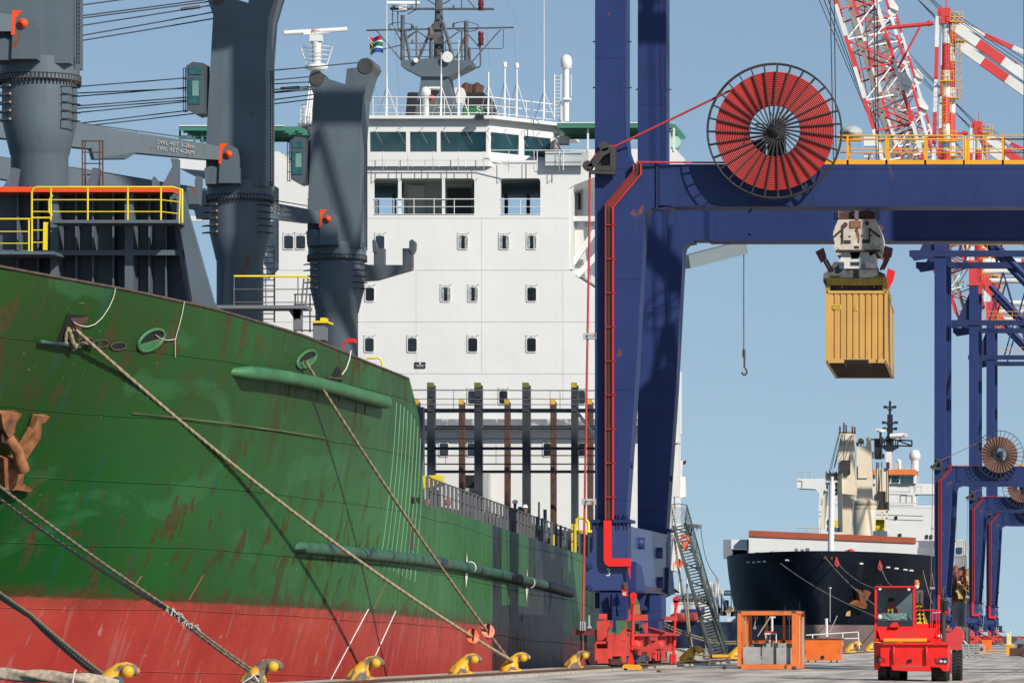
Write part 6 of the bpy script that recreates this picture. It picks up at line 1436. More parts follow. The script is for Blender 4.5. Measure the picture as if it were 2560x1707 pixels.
# people
def person(loc, yaw, label, shirt, trousers, helmet, scale=1.0, sit=False):
    r = thing('person', label, 'person', loc); base = V(loc)
    J = {'pel':(0,0,.95,.14),'che':(0,0,1.28,.155),'nek':(0,-.01,1.50,.06),'hd':(0,-.03,1.60,.085),'top':(0,-.03,1.72,.075),
         'ls':(-.19,0,1.42,.065),'le':(-.27,-.06,1.15,.048),'lw':(-.24,-.26,1.0,.036),'lh':(-.23,-.33,.98,.04),'rs':(.19,0,1.42,.065),'re':(.27,-.04,1.15,.048),'rw':(.25,-.24,1.02,.036),'rh':(.24,-.31,1.0,.04),
         'lhp':(-.10,0,.90,.10),'lk':(-.11,-.02,.50,.065),'la':(-.11,.02,.09,.045),'lt':(-.11,-.14,.04,.04),'rhp':(.10,0,.90,.10),'rk':(.11,-.02,.50,.065),'ra':(.11,.02,.09,.045),'rt':(.11,-.14,.04,.04)}
    if sit: J.update({'lk':(-.14,-.42,.93,.07),'la':(-.14,-.45,.5,.05),'lt':(-.14,-.58,.45,.04),'rk':(.14,-.42,.93,.07),'ra':(.14,-.45,.5,.05),'rt':(.14,-.58,.45,.04),'lw':(-.2,-.40,1.16,.036),'lh':(-.17,-.48,1.2,.04),'rw':(.2,-.40,1.16,.036),'rh':(.17,-.48,1.2,.04)})
    E = [('pel','che'),('che','nek'),('nek','hd'),('hd','top'),('che','ls'),('ls','le'),('le','lw'),('lw','lh'),('che','rs'),('rs','re'),('re','rw'),('rw','rh'),('pel','lhp'),('lhp','lk'),('lk','la'),('la','lt'),('pel','rhp'),('rhp','rk'),('rk','ra'),('ra','rt')]
    kk = list(J); Rz = Matrix.Rotation(yaw, 3, 'Z'); me = bpy.data.meshes.new('body')
    me.from_pydata([Rz @ V(J[k][:3])*scale for k in kk], [(kk.index(a), kk.index(c)) for a, c in E], [])
    o = bpy.data.objects.new('body', me); col.objects.link(o); o.parent = r; o.modifiers.new('skin', 'SKIN'); sv = me.skin_vertices[0].data
    for i, k in enumerate(kk): sv[i].radius = (J[k][3]*scale,)*2
    sv[0].use_root = True; ss = o.modifiers.new('sub', 'SUBSURF'); ss.levels = ss.render_levels = 1
    bm_ = MATS.get('body '+str(trousers)) or bpy.data.materials.new('body '+str(trousers)); MATS['body '+str(trousers)] = bm_; bm_.use_nodes = True; t = bm_.node_tree; b = t.nodes['Principled BSDF']; b.inputs['Roughness'].default_value = .8
    tc = t.nodes.new('ShaderNodeTexCoord'); sx = t.nodes.new('ShaderNodeSeparateXYZ'); t.links.new(tc.outputs['Object'], sx.inputs[0]); rp = t.nodes.new('ShaderNodeValToRGB'); rp.color_ramp.interpolation = 'CONSTANT'; t.links.new(sx.outputs[2], rp.inputs[0])
    mp = t.nodes.new('ShaderNodeMath'); mp.operation = 'MULTIPLY'; mp.inputs[1].default_value = .5; t.links.new(sx.outputs[2], mp.inputs[0]); t.links.new(mp.outputs[0], rp.inputs[0])
    e = rp.color_ramp.elements; e[0].position = 0; e[0].color = (.02,.018,.015,1); e[1].position = .06; e[1].color = (*trousers,1)
    for p_, c_ in ((.47,shirt),(.745,(.25,.14,.09))): q = e.new(p_); q.color = (*c_,1)
    t.links.new(rp.outputs[0], b.inputs['Base Color']); me.materials.append(bm_)
    m = MB(); c = base+Rz @ V((0,-.03,1.68))*scale; m.lathe([(.15,0),(.125,.005),(.12,.07),(.08,.13),(0,.15)], c, n=14); part('hard_hat', m, helmet, r); return r
pz = lambda D: sh.zd(D)-.08
WH = mat('white hard hat', (.75,.75,.72), .4)
a = W(*G3(1003,1112), 216); person((XC+hb-1.0, 214, pz(214)), .5, 'person in white hard hat and dark clothes leaning by the deck railing', (.10,.04,.03), (.02,.02,.03), WH, .97)
person((XC+hb-1.2, 219.5, pz(219.5)), -.6, 'person in dark overalls and white hard hat beside the black deck post', (.025,.02,.03), (.02,.02,.025), WH)

# ================================================================== second ship, far behind
DR = .2
fs = thing('bulk_carrier', 'black hulled ship moored far behind with cream cranes and white bridge', 'ship', (-38.4, 720, -2.4))
fh = Hull(-38.4, 14.0, (676., 33.), (712., 60.), [(640, 12.3), (650, 12.15), (676, 11.85), (700, 10.6), (720, 9.6), (830, 8.8)], -3.5, (805., 830., 5.), .0)
fh.flare = [(640, 13), (676, 12), (830, 12)]
sts = [643.0, 643.03, 643.12, 643.3, 643.6, 644, 645, 646.5, 648] + [650+2.2*i for i in range(13)] + [682, 690, 700, 712, 730, 760, 790, 805, 815, 825, 830]
FHM = mat('black hull paint', (.0035,.006,.012), .5, spec=.12, var=.3, vs=.12, streak=.3, sc2=((.010,.013,.02), .25))
# boot-topping below the load line
nd = FHM.node_tree; bs = nd.nodes['Principled BSDF']; src = bs.inputs['Base Color'].links[0].from_socket
tc = nd.nodes.new('ShaderNodeTexCoord'); sx = nd.nodes.new('ShaderNodeSeparateXYZ'); nd.links.new(tc.outputs['Object'], sx.inputs[0]); rp = nd.nodes.new('ShaderNodeMapRange'); rp.inputs[1].default_value = 5.35; rp.inputs[2].default_value = 5.45; nd.links.new(sx.outputs[2], rp.inputs[0])
nz = nd.nodes.new('ShaderNodeTexNoise'); nz.inputs['Scale'].default_value = .35; nz.inputs['Detail'].default_value = 8; nd.links.new(tc.outputs['Object'], nz.inputs[0]); cr_ = nd.nodes.new('ShaderNodeValToRGB'); nd.links.new(nz.outputs[0], cr_.inputs[0]); cr_.color_ramp.elements[0].color = (.16,.10,.10,1); cr_.color_ramp.elements[1].color = (.34,.24,.22,1)
mx = nd.nodes.new('ShaderNodeMix'); mx.data_type = 'RGBA'; nd.links.new(rp.outputs[0], mx.inputs[0]); nd.links.new(cr_.outputs[0], mx.inputs[6]); nd.links.new(src, mx.inputs[7]); nd.links.new(mx.outputs[2], bs.inputs['Base Color'])
fhull = fh.mesh('hull', sts, FHM, fs, 22)
def i4(x, y, d): return W(*I4(x, y), d)
def P4(mb, pts, d0, d1): mb.prism([I4(*p) for p in pts], d0, d1)
def B4(mb, x0, y0, x1, y1, d0, d1): mb.fb(*I4(x0,y0), *I4(x1,y1), d0, d1)
REDB = mat('rust red band', (.40,.09,.04), .6, var=.1)
m = MB(); m.prism([(1872,1339),(2287,1356),(2287,1410),(2180,1392),(1872,1392)], 672, 674); m.prism([(1828,1347),(1872,1347),(1872,1371),(1828,1371)], 674, 675); m.fb(1868,1347,1872,1392,674,675.5); m.prism([(2285,1352),(2292,1352),(2292,1405),(2285,1403)], 674.2, 680); wbk = part('wave_breaker', m, WHITE, fs)
m = MB(); m.prism([(1871.5,1324),(2288,1342),(2288,1356.5),(1871.5,1339)], 671.8, 674.3); part('red_band', m, REDB, wbk)
m = MB(); m.prism([(1808,1347),(1828,1347),(1828,1371),(1832,1378),(1829,1392),(1808,1394)], 674, 678); m.prism([(2285,1368),(2334,1369),(2334,1420),(2326,1412),(2326,1392),(2285,1390)], 676, 677); m.fb(2287,1350,2340,1369,690,691); part('bow_bulwark', m, mat('grey bulwark paint', (.20,.21,.24), .5, var=.1), fs)
m = MB(); m.prism([(1832,1372),(1868,1372),(1870,1392),(1830,1392)], 675, 676); m.prism([(2288,1392),(2323,1393),(2323,1411),(2288,1404)], 675.7, 676); part('bulwark_opening', m, DARK, fs)
m = MB()
for x, y in ((1873,1404),(1887,1404),(1900,1403),(1914,1402),(1970,1399),(2152,1407),(2219,1416),(2240,1419),(2262,1422),(2277,1424)):
    rr_ = 0; d = 655
    if x > 2060:
        m.tube([fh.hit(x-4,y,.05), fh.hit(x+4,y+.6,.05)], .13, 6)
    else:                                                    # the far bow: mirror the hit on the port side
        D = 642.5
        while D < 690 and xat(x,D) - (2*fh.xc-fh.X(D, zat(y,D))) < 0: D += .1
        m.tube([V((xat(x-4,D)-.1,D-.25,zat(y,D))), V((xat(x+4,D)-.1,D-.35,zat(y,D)))], .13, 6)
part('freeing_slot', m, mat('pale light through slot', (.6,.6,.58), .6), fhull)
m = MB(); m.tube([W(2077,1386,654), W(2080,1205,654)], [.40,.36], 12); m.tube([W(2080,1205,654), W(2080,1190,654)], .2, 8); part('foremast', m, WHITE, fs)
m = MB()
for x, y, r_ in ((2062,1394,.35),(2078,1395,.3)): m.lathe([(r_,0),(r_*.5,.15)], fh.hit(x,y,.1), fh.normal(650,11), 14)
part('hawse_roller', m, RUSTD, fhull)
for cx2, cy2, mir_ in ((2145,1495,0),(1985,1490,1)):
    m = MB()
    if not mir_:
        def q(x, y, o): return fh.hit(*G6(x, y), o)
        for pts in ([(1030,1365),(1055,1365),(1075,1440),(1060,1470),(1045,1440)],[(1100,1370),(1125,1375),(1085,1440),(1070,1465),(1060,1450)],[(990,1470),(1040,1440),(1095,1455),(1090,1490),(1060,1490)]):
            A_ = [q(x,y,.05) for x, y in pts]; B_ = [q(x,y,.7) for x, y in pts]; n_ = len(pts); m.add(A_+B_, [list(range(n_)), list(range(2*n_-1,n_-1,-1))]+[(i,i+n_,(i+1)%n_+n_,(i+1)%n_) for i in range(n_)])
        part('anchor', m, RUST, fhull)
m = MB(); P = [fh.hit(*G6(x,y), .08) for x, y in ((965,1560),(975,1530),(1000,1520),(1000,1560))]; m.add(P, [(0,1,2,3)]); part('bow_mark', m, mat('pale orange mark', (.75,.42,.14), .6), fhull)
for (x0,y0),(x1,y1) in ((H3(1010,545),H3(945,690)),):
    m = MB()
    for i in range(12): m.tube([fh.hit(x0+(x1-x0)*i/12, y0+(y1-y0)*i/12, .05), fh.hit(x0+(x1-x0)*(i+.5)/12, y0+(y1-y0)*(i+.5)/12, .05)], .07, 4)
    part('draft_mark', m, MARK, fhull)
# deck gear by the bow
m = MB()
for x, y, s_, k in ((2120,1378,7,0),(2142,1380,5,1),(1990,1372,4,0),(2005,1374,4,0),(2018,1372,5,1),(2152,1384,4,1),(1893,1382,5,2),(2258,1395,6,2)): m.box(tuple(W(x-s_,y+5,668)), tuple(W(x+s_,y-s_*.7,668)+V((0,.8,0))))
part('winch', m, MGREY, fs)
m = MB(); m.sphere(W(2127,1376,667), .3, 10, (1.6,1,1)); m.sphere(W(2138,1380,667), .22, 8); part('red_winch_drum', m, RED, fs)
m = MB(); m.sphere(W(1932,1384,668), .5, 10); m.sphere(W(2201,1394,664), .55, 10); part('roller_fairlead', m, LGREY, fs)
# cream deck cranes
def crane_part(nm, fn): m = MB(); fn(m); return part(nm, m, CREAM, fs)
def ca(m): P4(m,[(500,165),(640,165),(648,400),(660,760),(628,900),(612,1215),(515,1215),(512,900),(470,780),(480,400)],702,704.5)
c_a = crane_part('deck_crane', ca)
m = MB(); B4(m,505,450,600,590,701.2,702); part('operator_cab', m, mat('dark cab', (.05,.045,.04), .4), c_a)
m = MB(); 
for x, y0 in ((492,100),(532,62),(556,85),(620,100),(645,105)): B4(m,x-6,y0,x+8,175,702,702.8)
B4(m,490,160,655,172,702,703)
for x0, y0, x1, y1 in ((490,150,385,560),(497,160,400,560),(515,175,430,540),(530,180,440,520),(545,180,530,460),(620,180,540,460),(640,180,585,460),(505,300,620,200)): m.tube([i4(x0,y0,701.8), i4(x1,y1,699)], .05, 4)
part('head_gear', m, mat('dark head gear', (.05,.04,.035), .6), c_a)
m = MB(); B4(m,345,580,515,655,697,699); P4(m,[(505,630),(545,630),(668,725),(660,812),(520,795)],697.5,699.5)
for a, c in (((350,760),(310,1160)),((490,600),(500,1190)),((360,1160),(490,1170))): m.bar(i4(*a,697), i4(*c,697), .85, .6)
for x0, y0, x1, y1 in ((440,760,600,740),(440,800,640,810),(345,690,520,690),(460,690,460,800)): m.bar(i4(x0,y0,698), i4(x1,y1,698), .3, .3)
B4(m,345,745,365,770,696,698); part('jib_head', m, CREAM, c_a)
m = MB(); random.seed(9)
for i in range(22): x = random.uniform(345,520); y = random.uniform(555,640); B4(m,x,y,x+random.uniform(6,16),y+random.uniform(6,22),696.2,697)
part('jib_sheave', m, mat('grey brown sheave', (.20,.15,.11), .7, var=.4), c_a)
m = MB(); P4(m,[(355,1095),(365,1060),(490,1068),(490,1110),(440,1145),(365,1130)],699,700); part('yellow_block', m, YEL, c_a)
def cb2(m):
    P4(m,[(670,305),(765,305),(768,247),(816,247),(832,905),(662,905)],726,728.5); m.lathe([(1.72,0),(1.9,.4),(1.9,.7),(2.05,.75),(2.05,1.2),(2.1,1.3)], i4(745,960,727.5), n=24); m.lathe([(1.55,-8),(1.55,-3.6),(1.72,.01)], i4(745,960,727.5), n=24)
c_b = crane_part('deck_crane', cb2); m = MB(); B4(m,680,507,684,635,725.8,726.1); B4(m,684,632,780,636,725.8,726.1); B4(m,668,870,780,875,725.8,726.1); part('access_panel', m, mat('panel edge', (.42,.32,.22), .6), c_b)
m = MB(); m.tube([i4(712,305,727), i4(712,240,727)], .12, 6); m.sphere(i4(712,252,727), .45, 10); m.sphere(i4(790,235,727), .35, 8); m.tube([i4(680,305,727), i4(672,265,727)], .2, 6); m.tube([i4(740,300,727), i4(740,255,727)], .06, 5); part('head_sheave', m, mat('ochre sheave', (.35,.24,.12), .6, var=.4), c_b)
def cc(m): P4(m,[(868,530),(988,530),(1000,830),(1005,965),(835,965),(845,830)],748,750); B4(m,850,962,990,990,746,747); B4(m,850,1040,985,1062,746,747); B4(m,848,970,862,1100,746,747); B4(m,972,970,988,1100,746,747); B4(m,925,980,935,1050,746,747)
c_c = crane_part('deck_crane', cc)
m = MB(); B4(m,890,770,965,885,747,748); B4(m,862,880,1000,962,746.8,747.6); part('operator_cab', m, mat('dark cab', (.05,.045,.04), .4), c_c)
m = MB()
for x in (872, 895, 925, 975, 992): m.tube([i4(x,470,746.8), i4(x+3,960,746.4)], .07, 4)
for x in (875, 985, 998): B4(m,x-7,470,x+7,535,747.5,748.3)
part('head_gear', m, mat('dark head gear', (.05,.04,.035), .6), c_c)
m = MB(); m.tube([i4(865,1130,748), i4(955,1130,748)], 1.05, 12); part('yellow_block', m, YEL, c_c)
m = MB(); m.tube([i4(910,1240,690), i4(910,1180,690)], .95, 12); part('vent_post', m, WHITE, fs)
m = MB()
for a, c in (((812,1030),(812,1215)),((982,1060),(982,1230)),((790,1190),(860,1130)),((800,1140),(850,1215)),((1000,1215),(960,1160))): m.bar(i4(*a,742), i4(*c,742), .5, .4)
part('white_stanchion', m, WHITE, fs)
# white accommodation
m = MB(); B4(m,275,915,1660,1300,768,790); P4(m,[(440,600),(1262,600),(1262,800),(1258,920),(440,920)],768,780); P4(m,[(52,640),(350,640),(350,770),(300,860),(290,915),(278,915),(285,790),(240,748),(52,738)],768,774); P4(m,[(1255,690),(1660,700),(1660,800),(1280,800),(1262,815)],768,774); B4(m,1262,800,1280,960,768.3,769)
B4(m,430,600,1285,690,767.5,776); fsup = part('superstructure', m, WHITE, fs)
m = MB(); B4(m,805,545,1275,600,766.8,777); part('orange_band', m, mat('orange bridge band', (.80,.20,.04), .5), fsup)
m = MB()
for x0, x1, y0, y1 in ((1035,1108,615,675),(1128,1255,620,682),(815,838,605,665),(990,1015,612,672)): B4(m,x0,y0,x1,y1,767.3,767.6)
part('bridge_window', m, GLASST, fsup)
for x0, x1, y0, y1 in ((1063,1088,1025,1060),(1100,1130,1205,1235),(1380,1405,1218,1255),(1425,1452,1218,1258)):
    m = MB(); B4(m,x0,y0,x1,y1,767.8,768.1); part('window', m, GLASSD, fsup)
m = MB()
for y in (497,525,553): m.tube([i4(1010,y,768), i4(1245,y+5,768)], .05, 5)
for x in (1030,1080,1135,1190,1240): m.tube([i4(x,497,768), i4(x,560,768)], .05, 5)
for y in (885,930): m.tube([i4(1000,y,766), i4(1480,y+15,766)], .05, 5); m.tube([i4(290,y-30,766), i4(480,y-30,766)], .05, 5)
for x0, x1, y0, y1 in ((60,195,570,640),(1212,1335,720,790)):
    for x in (x0,x1,(x0+x1)/2): m.tube([i4(x,y0,766.5), i4(x,y1,766.5)], .06, 5)
    m.tube([i4(x0,y0,766.5), i4(x1,y0,766.5)], .06, 5)
for k in range(12): x = 55+k*22; m.tube([i4(x,1145,690), i4(x,1200,690)], .05, 4)
m.tube([i4(55,1145,690), i4(300,1148,690)], .06, 4); m.tube([i4(1000,770,767.5), i4(1220,775,767.5)], .06, 4)
part('bridge_railing', m, mat('off white rail', (.55,.55,.52), .5), fsup)
m = MB(); m.tube([i4(1268,560,769), i4(1268,440,769)], .6, 10); m.lathe([(.5,-.3),(.85,0),(.85,.6),(.6,1.2),(0,1.4)], i4(1268,435,769), n=14); m.tube([i4(1110,555,769), i4(1108,460,769), i4(1090,450,769)], .3, 6); part('satellite_dome', m, WHITE, fsup)
m = MB(); B4(m,848,225,922,432,782,786); B4(m,935,385,950,430,782,783); B4(m,815,360,835,430,782,784); part('funnel', m, BLACK, fs)
m = MB(); P4(m,[(918,292),(1098,290),(1095,310),(1040,345),(1030,362),(975,362),(920,312)],771,774); m.bar(i4(1010,290,772), i4(1012,-20,772), .85, .8); m.bar(i4(1010,-20,772), i4(1012,-160,772), .35)
m.poly([i4(985,290,771.5), i4(1035,290,771.5), i4(1020,220,771.5), i4(1000,220,771.5)], (0,.8,0))
for y, h_ in ((-98,50),(62,65),(125,58)):
    m.bar(i4(1010-h_,y,772), i4(1010+h_,y,772), .2)
    for s_ in (-1,1): m.box(tuple(i4(1010+s_*h_,y+14,772)-V((.25,.2,0))), tuple(i4(1010+s_*h_,y-14,772)+V((.25,.2,0)))); m.bar(i4(1010+s_*h_*.6,y+10,772), i4(1010,y+45,772), .15)
m.tube([i4(913,290,771), i4(913,160,771)], .2, 6)
for x0,y0,x1,y1 in ((800,237,915,235),(915,200,990,290),(990,200,920,290),(1095,240,1240,250),(1100,300,1238,305),(1238,250,1236,306),(1100,250,1235,300),(1090,235,1090,330),(930,240,1095,238)): m.tube([i4(x0,y0,771), i4(x1,y1,771)], .12, 5)
for k in range(8): m.tube([i4(930+k*23,240,771), i4(930+k*23,292,771)], .08, 4)
part('main_mast', m, mat('black mast paint', (.012,.014,.022), .5), fs)
m = MB(); B4(m,968,362,1028,560,771,773); m.tube([i4(1010,200,770.5), i4(1165,190,770.5)], .35, 8); B4(m,1160,178,1192,205,770,771); m.tube([i4(1085,235,771), i4(1085,208,771)], .55, 8); m.bar(i4(865,137,771), i4(975,142,771), .3); m.tube([i4(918,160,771), i4(918,140,771)], .6, 8); part('mast_radar', m, CWHITE, fs)
# containers on its deck beyond the crane legs
def bigbox(label, x0, y0, x1, y1, D, mt):
    c = thing('shipping_container', label, 'container', W((x0+x1)/2, y1, D), 'containers on the deck of the black ship'); a = W(x0,y1,D); b_ = W(x1,y0,D)
    m = MB(); corr(m, (a.x,D,0), (b_.x,D,0), a.z, b_.z, (0,1,0), 8, .08); corr(m, (b_.x,D,0), (b_.x,D+12,0), a.z, b_.z, (-1,0,0), 30, .08); m.box((a.x+.1,D+.1,a.z), (b_.x-.1,D+12,b_.z-.01)); part('container_wall', m, mt, c)
    m = MB()
    for x in (a.x-.05, b_.x-.1): m.box((x,D-.05,a.z), (x+.15,D+.1,b_.z))
    m.box((a.x,D-.05,b_.z-.15), (b_.x,D+.05,b_.z+.02)); part('container_frame', m, mt, c); return c
bigbox('white container, upper of two stacked beside the far crane leg', *H5(305,830), *H5(360,918), 705, CWHITE); bigbox('grey-white container, lower of two stacked beside the far crane leg', *H5(302,920), *H5(356,1022), 705, LGREY)
m = MB(); m.fb(*H5(312,872), *H5(345,905), 704.8, 705); part('container_logo', m, mat('dark blue marking', (.03,.06,.14), .5), bpy.data.objects['shipping_container.001'])
cargo = thing('scrap_pile', 'rusty red and ochre cargo heaped on the far ship deck', 'cargo pile', W(*H5(340,1090), 706)); m = MB(); random.seed(11)
for i in range(70):
    x = random.uniform(288,385); y = random.uniform(1030,1170); p = W(*H5(x,y), 700+random.uniform(0,8)); q = V((random.uniform(-.4,.4), random.uniform(-1,1), random.uniform(.4,1.6))); m.mi = 0 if (y < 1105 and x < 365) else 1; m.bar(p-q*.8, p+q*.8, random.uniform(.2,.8), random.uniform(.2,.8))
part('scrap_heap', m, [mat('brick red scrap', (.28,.08,.06), .8, var=.4), mat('ochre scrap', (.42,.27,.10), .8, var=.4)], cargo)
m = MB()
for i in range(16): D = 705+i*6; m.box((fh.X(D,8)-.1,D,fh.zd(D)-.1), (fh.X(D,8)+.05,D+.3,fh.zd(D)+1.2))
m.box((fh.xc+13.8,704,9.8), (fh.xc+13.9,800,10)); part('deck_railing', m, mat('ochre railing', (.5,.33,.06), .6), fs)
FR = mat('far rope', (.30,.25,.19), .9)
def frope(a, b_, label, D0=None, D1=None, r=.06): rope('mooring_rope', sag(a, b_, .5, 12), r, FR, label, 'rope', 'mooring ropes of the black ship', False, 5)
bq = lambda x, y, D: W(x, y, D)
frope(fh.hit(2064,1394,.3), bq(2215,1530,480), 'rope from the pair of hawse holes at the black bow passing the tractor cab')
P_ = V((xat(1945,652), 652, zat(1402,652))); frope(P_, bq(2195,1542,470), 'longest rope slanting across the black bow from its left side'); frope(fh.hit(2090,1404,.3), bq(2190,1470,520), 'rope leaving the bow by the left red rag'); frope(fh.hit(2196,1410,.3), bq(2232,1464,560), 'rope leaving the bow by the right red rag to the tractor roof')
frope(fh.hit(2302,1424,.3), bq(2340,1528,590), 'rope at the right of the black bow beside the crane leg'); frope(fh.hit(2325,1430,.3), bq(2338,1470,640), 'shortest rope at the right end of the black bow')
for x, y, l in ((2090,1402,'left red rag tied at the black bow'),(2195,1409,'right red rag tied at the black bow')):
    m = MB(); p = fh.hit(x,y,.4); m.poly([p+V((-.1,0,.7)), p+V((.3,0,-.2)), p+V((.05,0,-.7)), p+V((-.4,0,-.4))], (0,.2,0)); tag(part('red_rag', m, mat('red rag cloth', (.55,.05,.06), .8)), l, 'rag')
# ================================================================== terminal tractor
DT = 171.0
def p6(x, y, d=DT): return W(*I6(x, y), d)
tr = thing('terminal_tractor', 'bright red terminal tractor driving towards us on the quay', 'tractor', W(2280, 1702, DT+2))
TRED = mat('tractor red', (.80,.018,.014), .4, var=.12, vs=2.5, spec=.35, sc2=((.55,.03,.025), 2.2), streak=.2)
def P6(mb, pts, d0, d1): mb.prism([I6(*p) for p in pts], d0, d1)
def B6(mb, x0, y0, x1, y1, d0, d1): mb.fb(*I6(x0,y0), *I6(x1,y1), d0, d1)
m = MB(); P6(m,[(236,972),(1235,980),(1240,1200),(1232,1300),(1222,1388),(1165,1388),(1110,1332),(968,1326),(985,1386),(600,1384),(412,1370),(400,1316),(236,1312)],DT,DT+1.7)
a = [(145,965),(236,972),(236,1312),(215,1365),(150,1352)]; pa = [p6(x,y,DT+(.45 if x < 230 else 0)) for x, y in a]; m.poly(pa, (0,1.3,0))
m.box((p6(150,0).x, DT+1.7, .55), (p6(1240,0).x, DT+2.2, 1.05)); body = part('front_body', m, TRED, tr, .02)
m = MB(); B6(m,268,965,1262,1003,DT-.10,DT+.02); part('bumper_lip', m, TRED, body, .015)
m = MB()
for x in (432, 915): m.tube([p6(x,1022,DT), p6(x+3,1040,DT-.09), p6(x+3,1255,DT-.09), p6(x,1275,DT)], .045, 8)
part('guard_bar', m, TRED, body)
m = MB()
for i in range(13): m.lathe([(.012,0),(.012,.015)], p6(300+i*77,985,DT-.1), (0,-1,0), 8)
part('bolt_head', m, RUSTD, body)
for nm, sl_, lx in (('l',[(150,1178),(240,1172),(300,1195),(322,1255),(150,1258)],((185,1214),(235,1216))),('r',[(1050,1188),(1225,1188),(1222,1280),(1075,1275),(1045,1230)],((1128,1240),(1185,1246)))):
    m = MB(); pa = [p6(x,y,DT-.03+(.45*max(0,(236-x)/91))) for x, y in sl_]; m.poly(pa, (0,.02,0)); hl = part('headlight', m, BLACK, body)
    m = MB()
    for i, (x, y) in enumerate(lx): m.sphere(p6(x,y,DT-.03+(.26 if nm == 'l' and i == 0 else .0)), .055, 12, (1.05,.5,.9))
    part('lamp_lens', m, mat('lamp lens' if nm == 'r' else 'dull lamp lens', (.55,.45,.42) if nm == 'r' else (.18,.07,.06), .12, spec=.9), hl)
    m = MB()
    for k in range(5): x0, x1 = (255,322) if nm == 'l' else (1045,1110); m.tube([p6(x0,1190+k*15,DT-.03), p6(x1,1192+k*15,DT-.03)], .008, 5)
    part('lamp_grille', m, TRED, hl)
m = MB(); B6(m,645,1212,708,1250,DT-.05,DT); m.sphere(p6(690,1218,DT-.06), .05, 8); m.bar(p6(640,1262,DT-.04), p6(672,1235,DT-.08), .04); part('tow_hitch', m, mat('dark hitch', (.03,.025,.02), .5), body)
m = MB(); B6(m,515,1298,855,1330,DT-.006,DT); part('plate_recess', m, mat('dusty red', (.45,.06,.05), .6), body)
# bonnet with scooped sides and the yellow strip
m = MB(); fr = [p6(x,y,DT+(.10 if y > 900 else .30)) for x, y in [(185,748),(1048,748),(975,936),(250,936)]]; bk = [p6(x,y,DT+.9) for x, y in [(160,742),(1062,744),(1062,960),(165,960)]]
lo = [p6(x,y,DT+.10) for x, y in [(250,956),(1062,958)]]
m.add(fr+bk, [(0,3,2,1),(0,4,7,3),(1,2,6,5),(0,1,5,4),(3,7,6,2)]); m.box(tuple(p6(165,960,DT+.2)), tuple(p6(1062,905,DT+.2)+V((0,1.2,0)))); bon = part('bonnet', m, TRED, tr)
m = MB(); B6(m,285,905,920,951,DT+.06,DT+.2); part('yellow_strip', m, mat('yellow strip paint', (.85,.36,.01), .4), bon, .01)
# cab: pillars, roof, glass, seat, dash, driver
cabm_ = MB(); B6(cabm_,155,140,186,955,DT+.3,DT+.42); B6(cabm_,716,140,752,748,DT+.3,DT+.42); B6(cabm_,160,136,752,160,DT+.25,DT+1.9); B6(cabm_,155,150,180,955,DT+1.7,DT+1.85); B6(cabm_,726,150,755,760,DT+1.7,DT+1.85); B6(cabm_,186,730,716,760,DT+.3,DT+.42)
B6(cabm_,160,735,752,960,DT+.42,DT+1.8); cab = part('cab', cabm_, TRED, tr, .012)
m = MB(); B6(m,188,640,716,738,DT+.31,DT+.36); B6(m,188,162,204,640,DT+.31,DT+.35); B6(m,706,162,716,640,DT+.31,DT+.35); B6(m,755,165,768,690,DT+.45,DT+.5); part('window_frame', m, BLACK, cab)
gm = bpy.data.materials.new('clear cab glass'); gm.use_nodes = True; t = gm.node_tree; b = t.nodes['Principled BSDF']; b.inputs['Base Color'].default_value = (.62,.78,.80,1); b.inputs['Roughness'].default_value = .03; b.inputs['Transmission Weight'].default_value = 1; b.inputs['IOR'].default_value = 1.05; b.inputs['Specular IOR Level'].default_value = 1.0; b.inputs['Alpha'].default_value = .55
m = MB(); B6(m,200,165,712,645,DT+.335,DT+.345); part('windscreen', m, gm, cab)
m = MB(); P6(m,[(205,535),(640,532),(700,640),(700,660),(200,660)],DT+.5,DT+.75); B6(m,275,612,350,620,DT+.47,DT+.5); B6(m,545,615,610,622,DT+.47,DT+.5); part('dashboard', m, mat('pale green dash', (.42,.52,.48), .6, var=.05), cab)
m = MB(); B6(m,340,370,430,560,DT+1.25,DT+1.4); B6(m,190,165,712,700,DT+1.72,DT+1.76); part('seat', m, mat('dark cab lining', (.13,.18,.20), .7, var=.3), cab)
m = MB(); B6(m,216,162,254,194,DT+.28,DT+.33); B6(m,641,168,680,202,DT+.28,DT+.33); part('roof_pad', m, CWHITE, cab)
m = MB(); m.sphere(p6(232,588,DT+.15), .08, 12, (.9,.5,1)); part('round_mirror', m, CWHITE, cab)
m = MB(); P6(m,[(372,738),(398,690),(415,672),(478,664),(500,700),(516,740)],DT+.14,DT+.34); part('wiper_housing', m, RED, cab)
m = MB(); m.tube([p6(440,662,DT+.28), p6(330,545,DT+.3), p6(190,430,DT+.31)], .012, 5); m.tube([p6(450,665,DT+.28), p6(380,600,DT+.3), p6(260,520,DT+.31)], .01, 5); m.tube([p6(380,655,DT+.29), p6(280,610,DT+.31)], .01, 5); part('wiper', m, BLACK, cab)
m = MB(); m.lathe([(.075,0),(.08,.02),(.08,.12),(.06,.17),(0,.18)], p6(772,122,DT+.5), n=14); bcn = part('beacon', m, mat('amber beacon', (.75,.20,.01), .25, coat=.5), cab)
m = MB(); m.lathe([(.05,-.12),(.09,-.06),(.09,0)], p6(772,122,DT+.5), n=12); m.bar(p6(790,118,DT+.5), p6(815,95,DT+.5), .03); part('beacon_base', m, CWHITE, bcn)
m = MB(); m.tube([p6(600,140,DT+.8), p6(597,0,DT+.8)], .007, 4); m.ring(p6(228,135,DT+.6), (0,1,0), .07, .012, 14, 5); part('aerial', m, BLACK, cab)
m = MB()
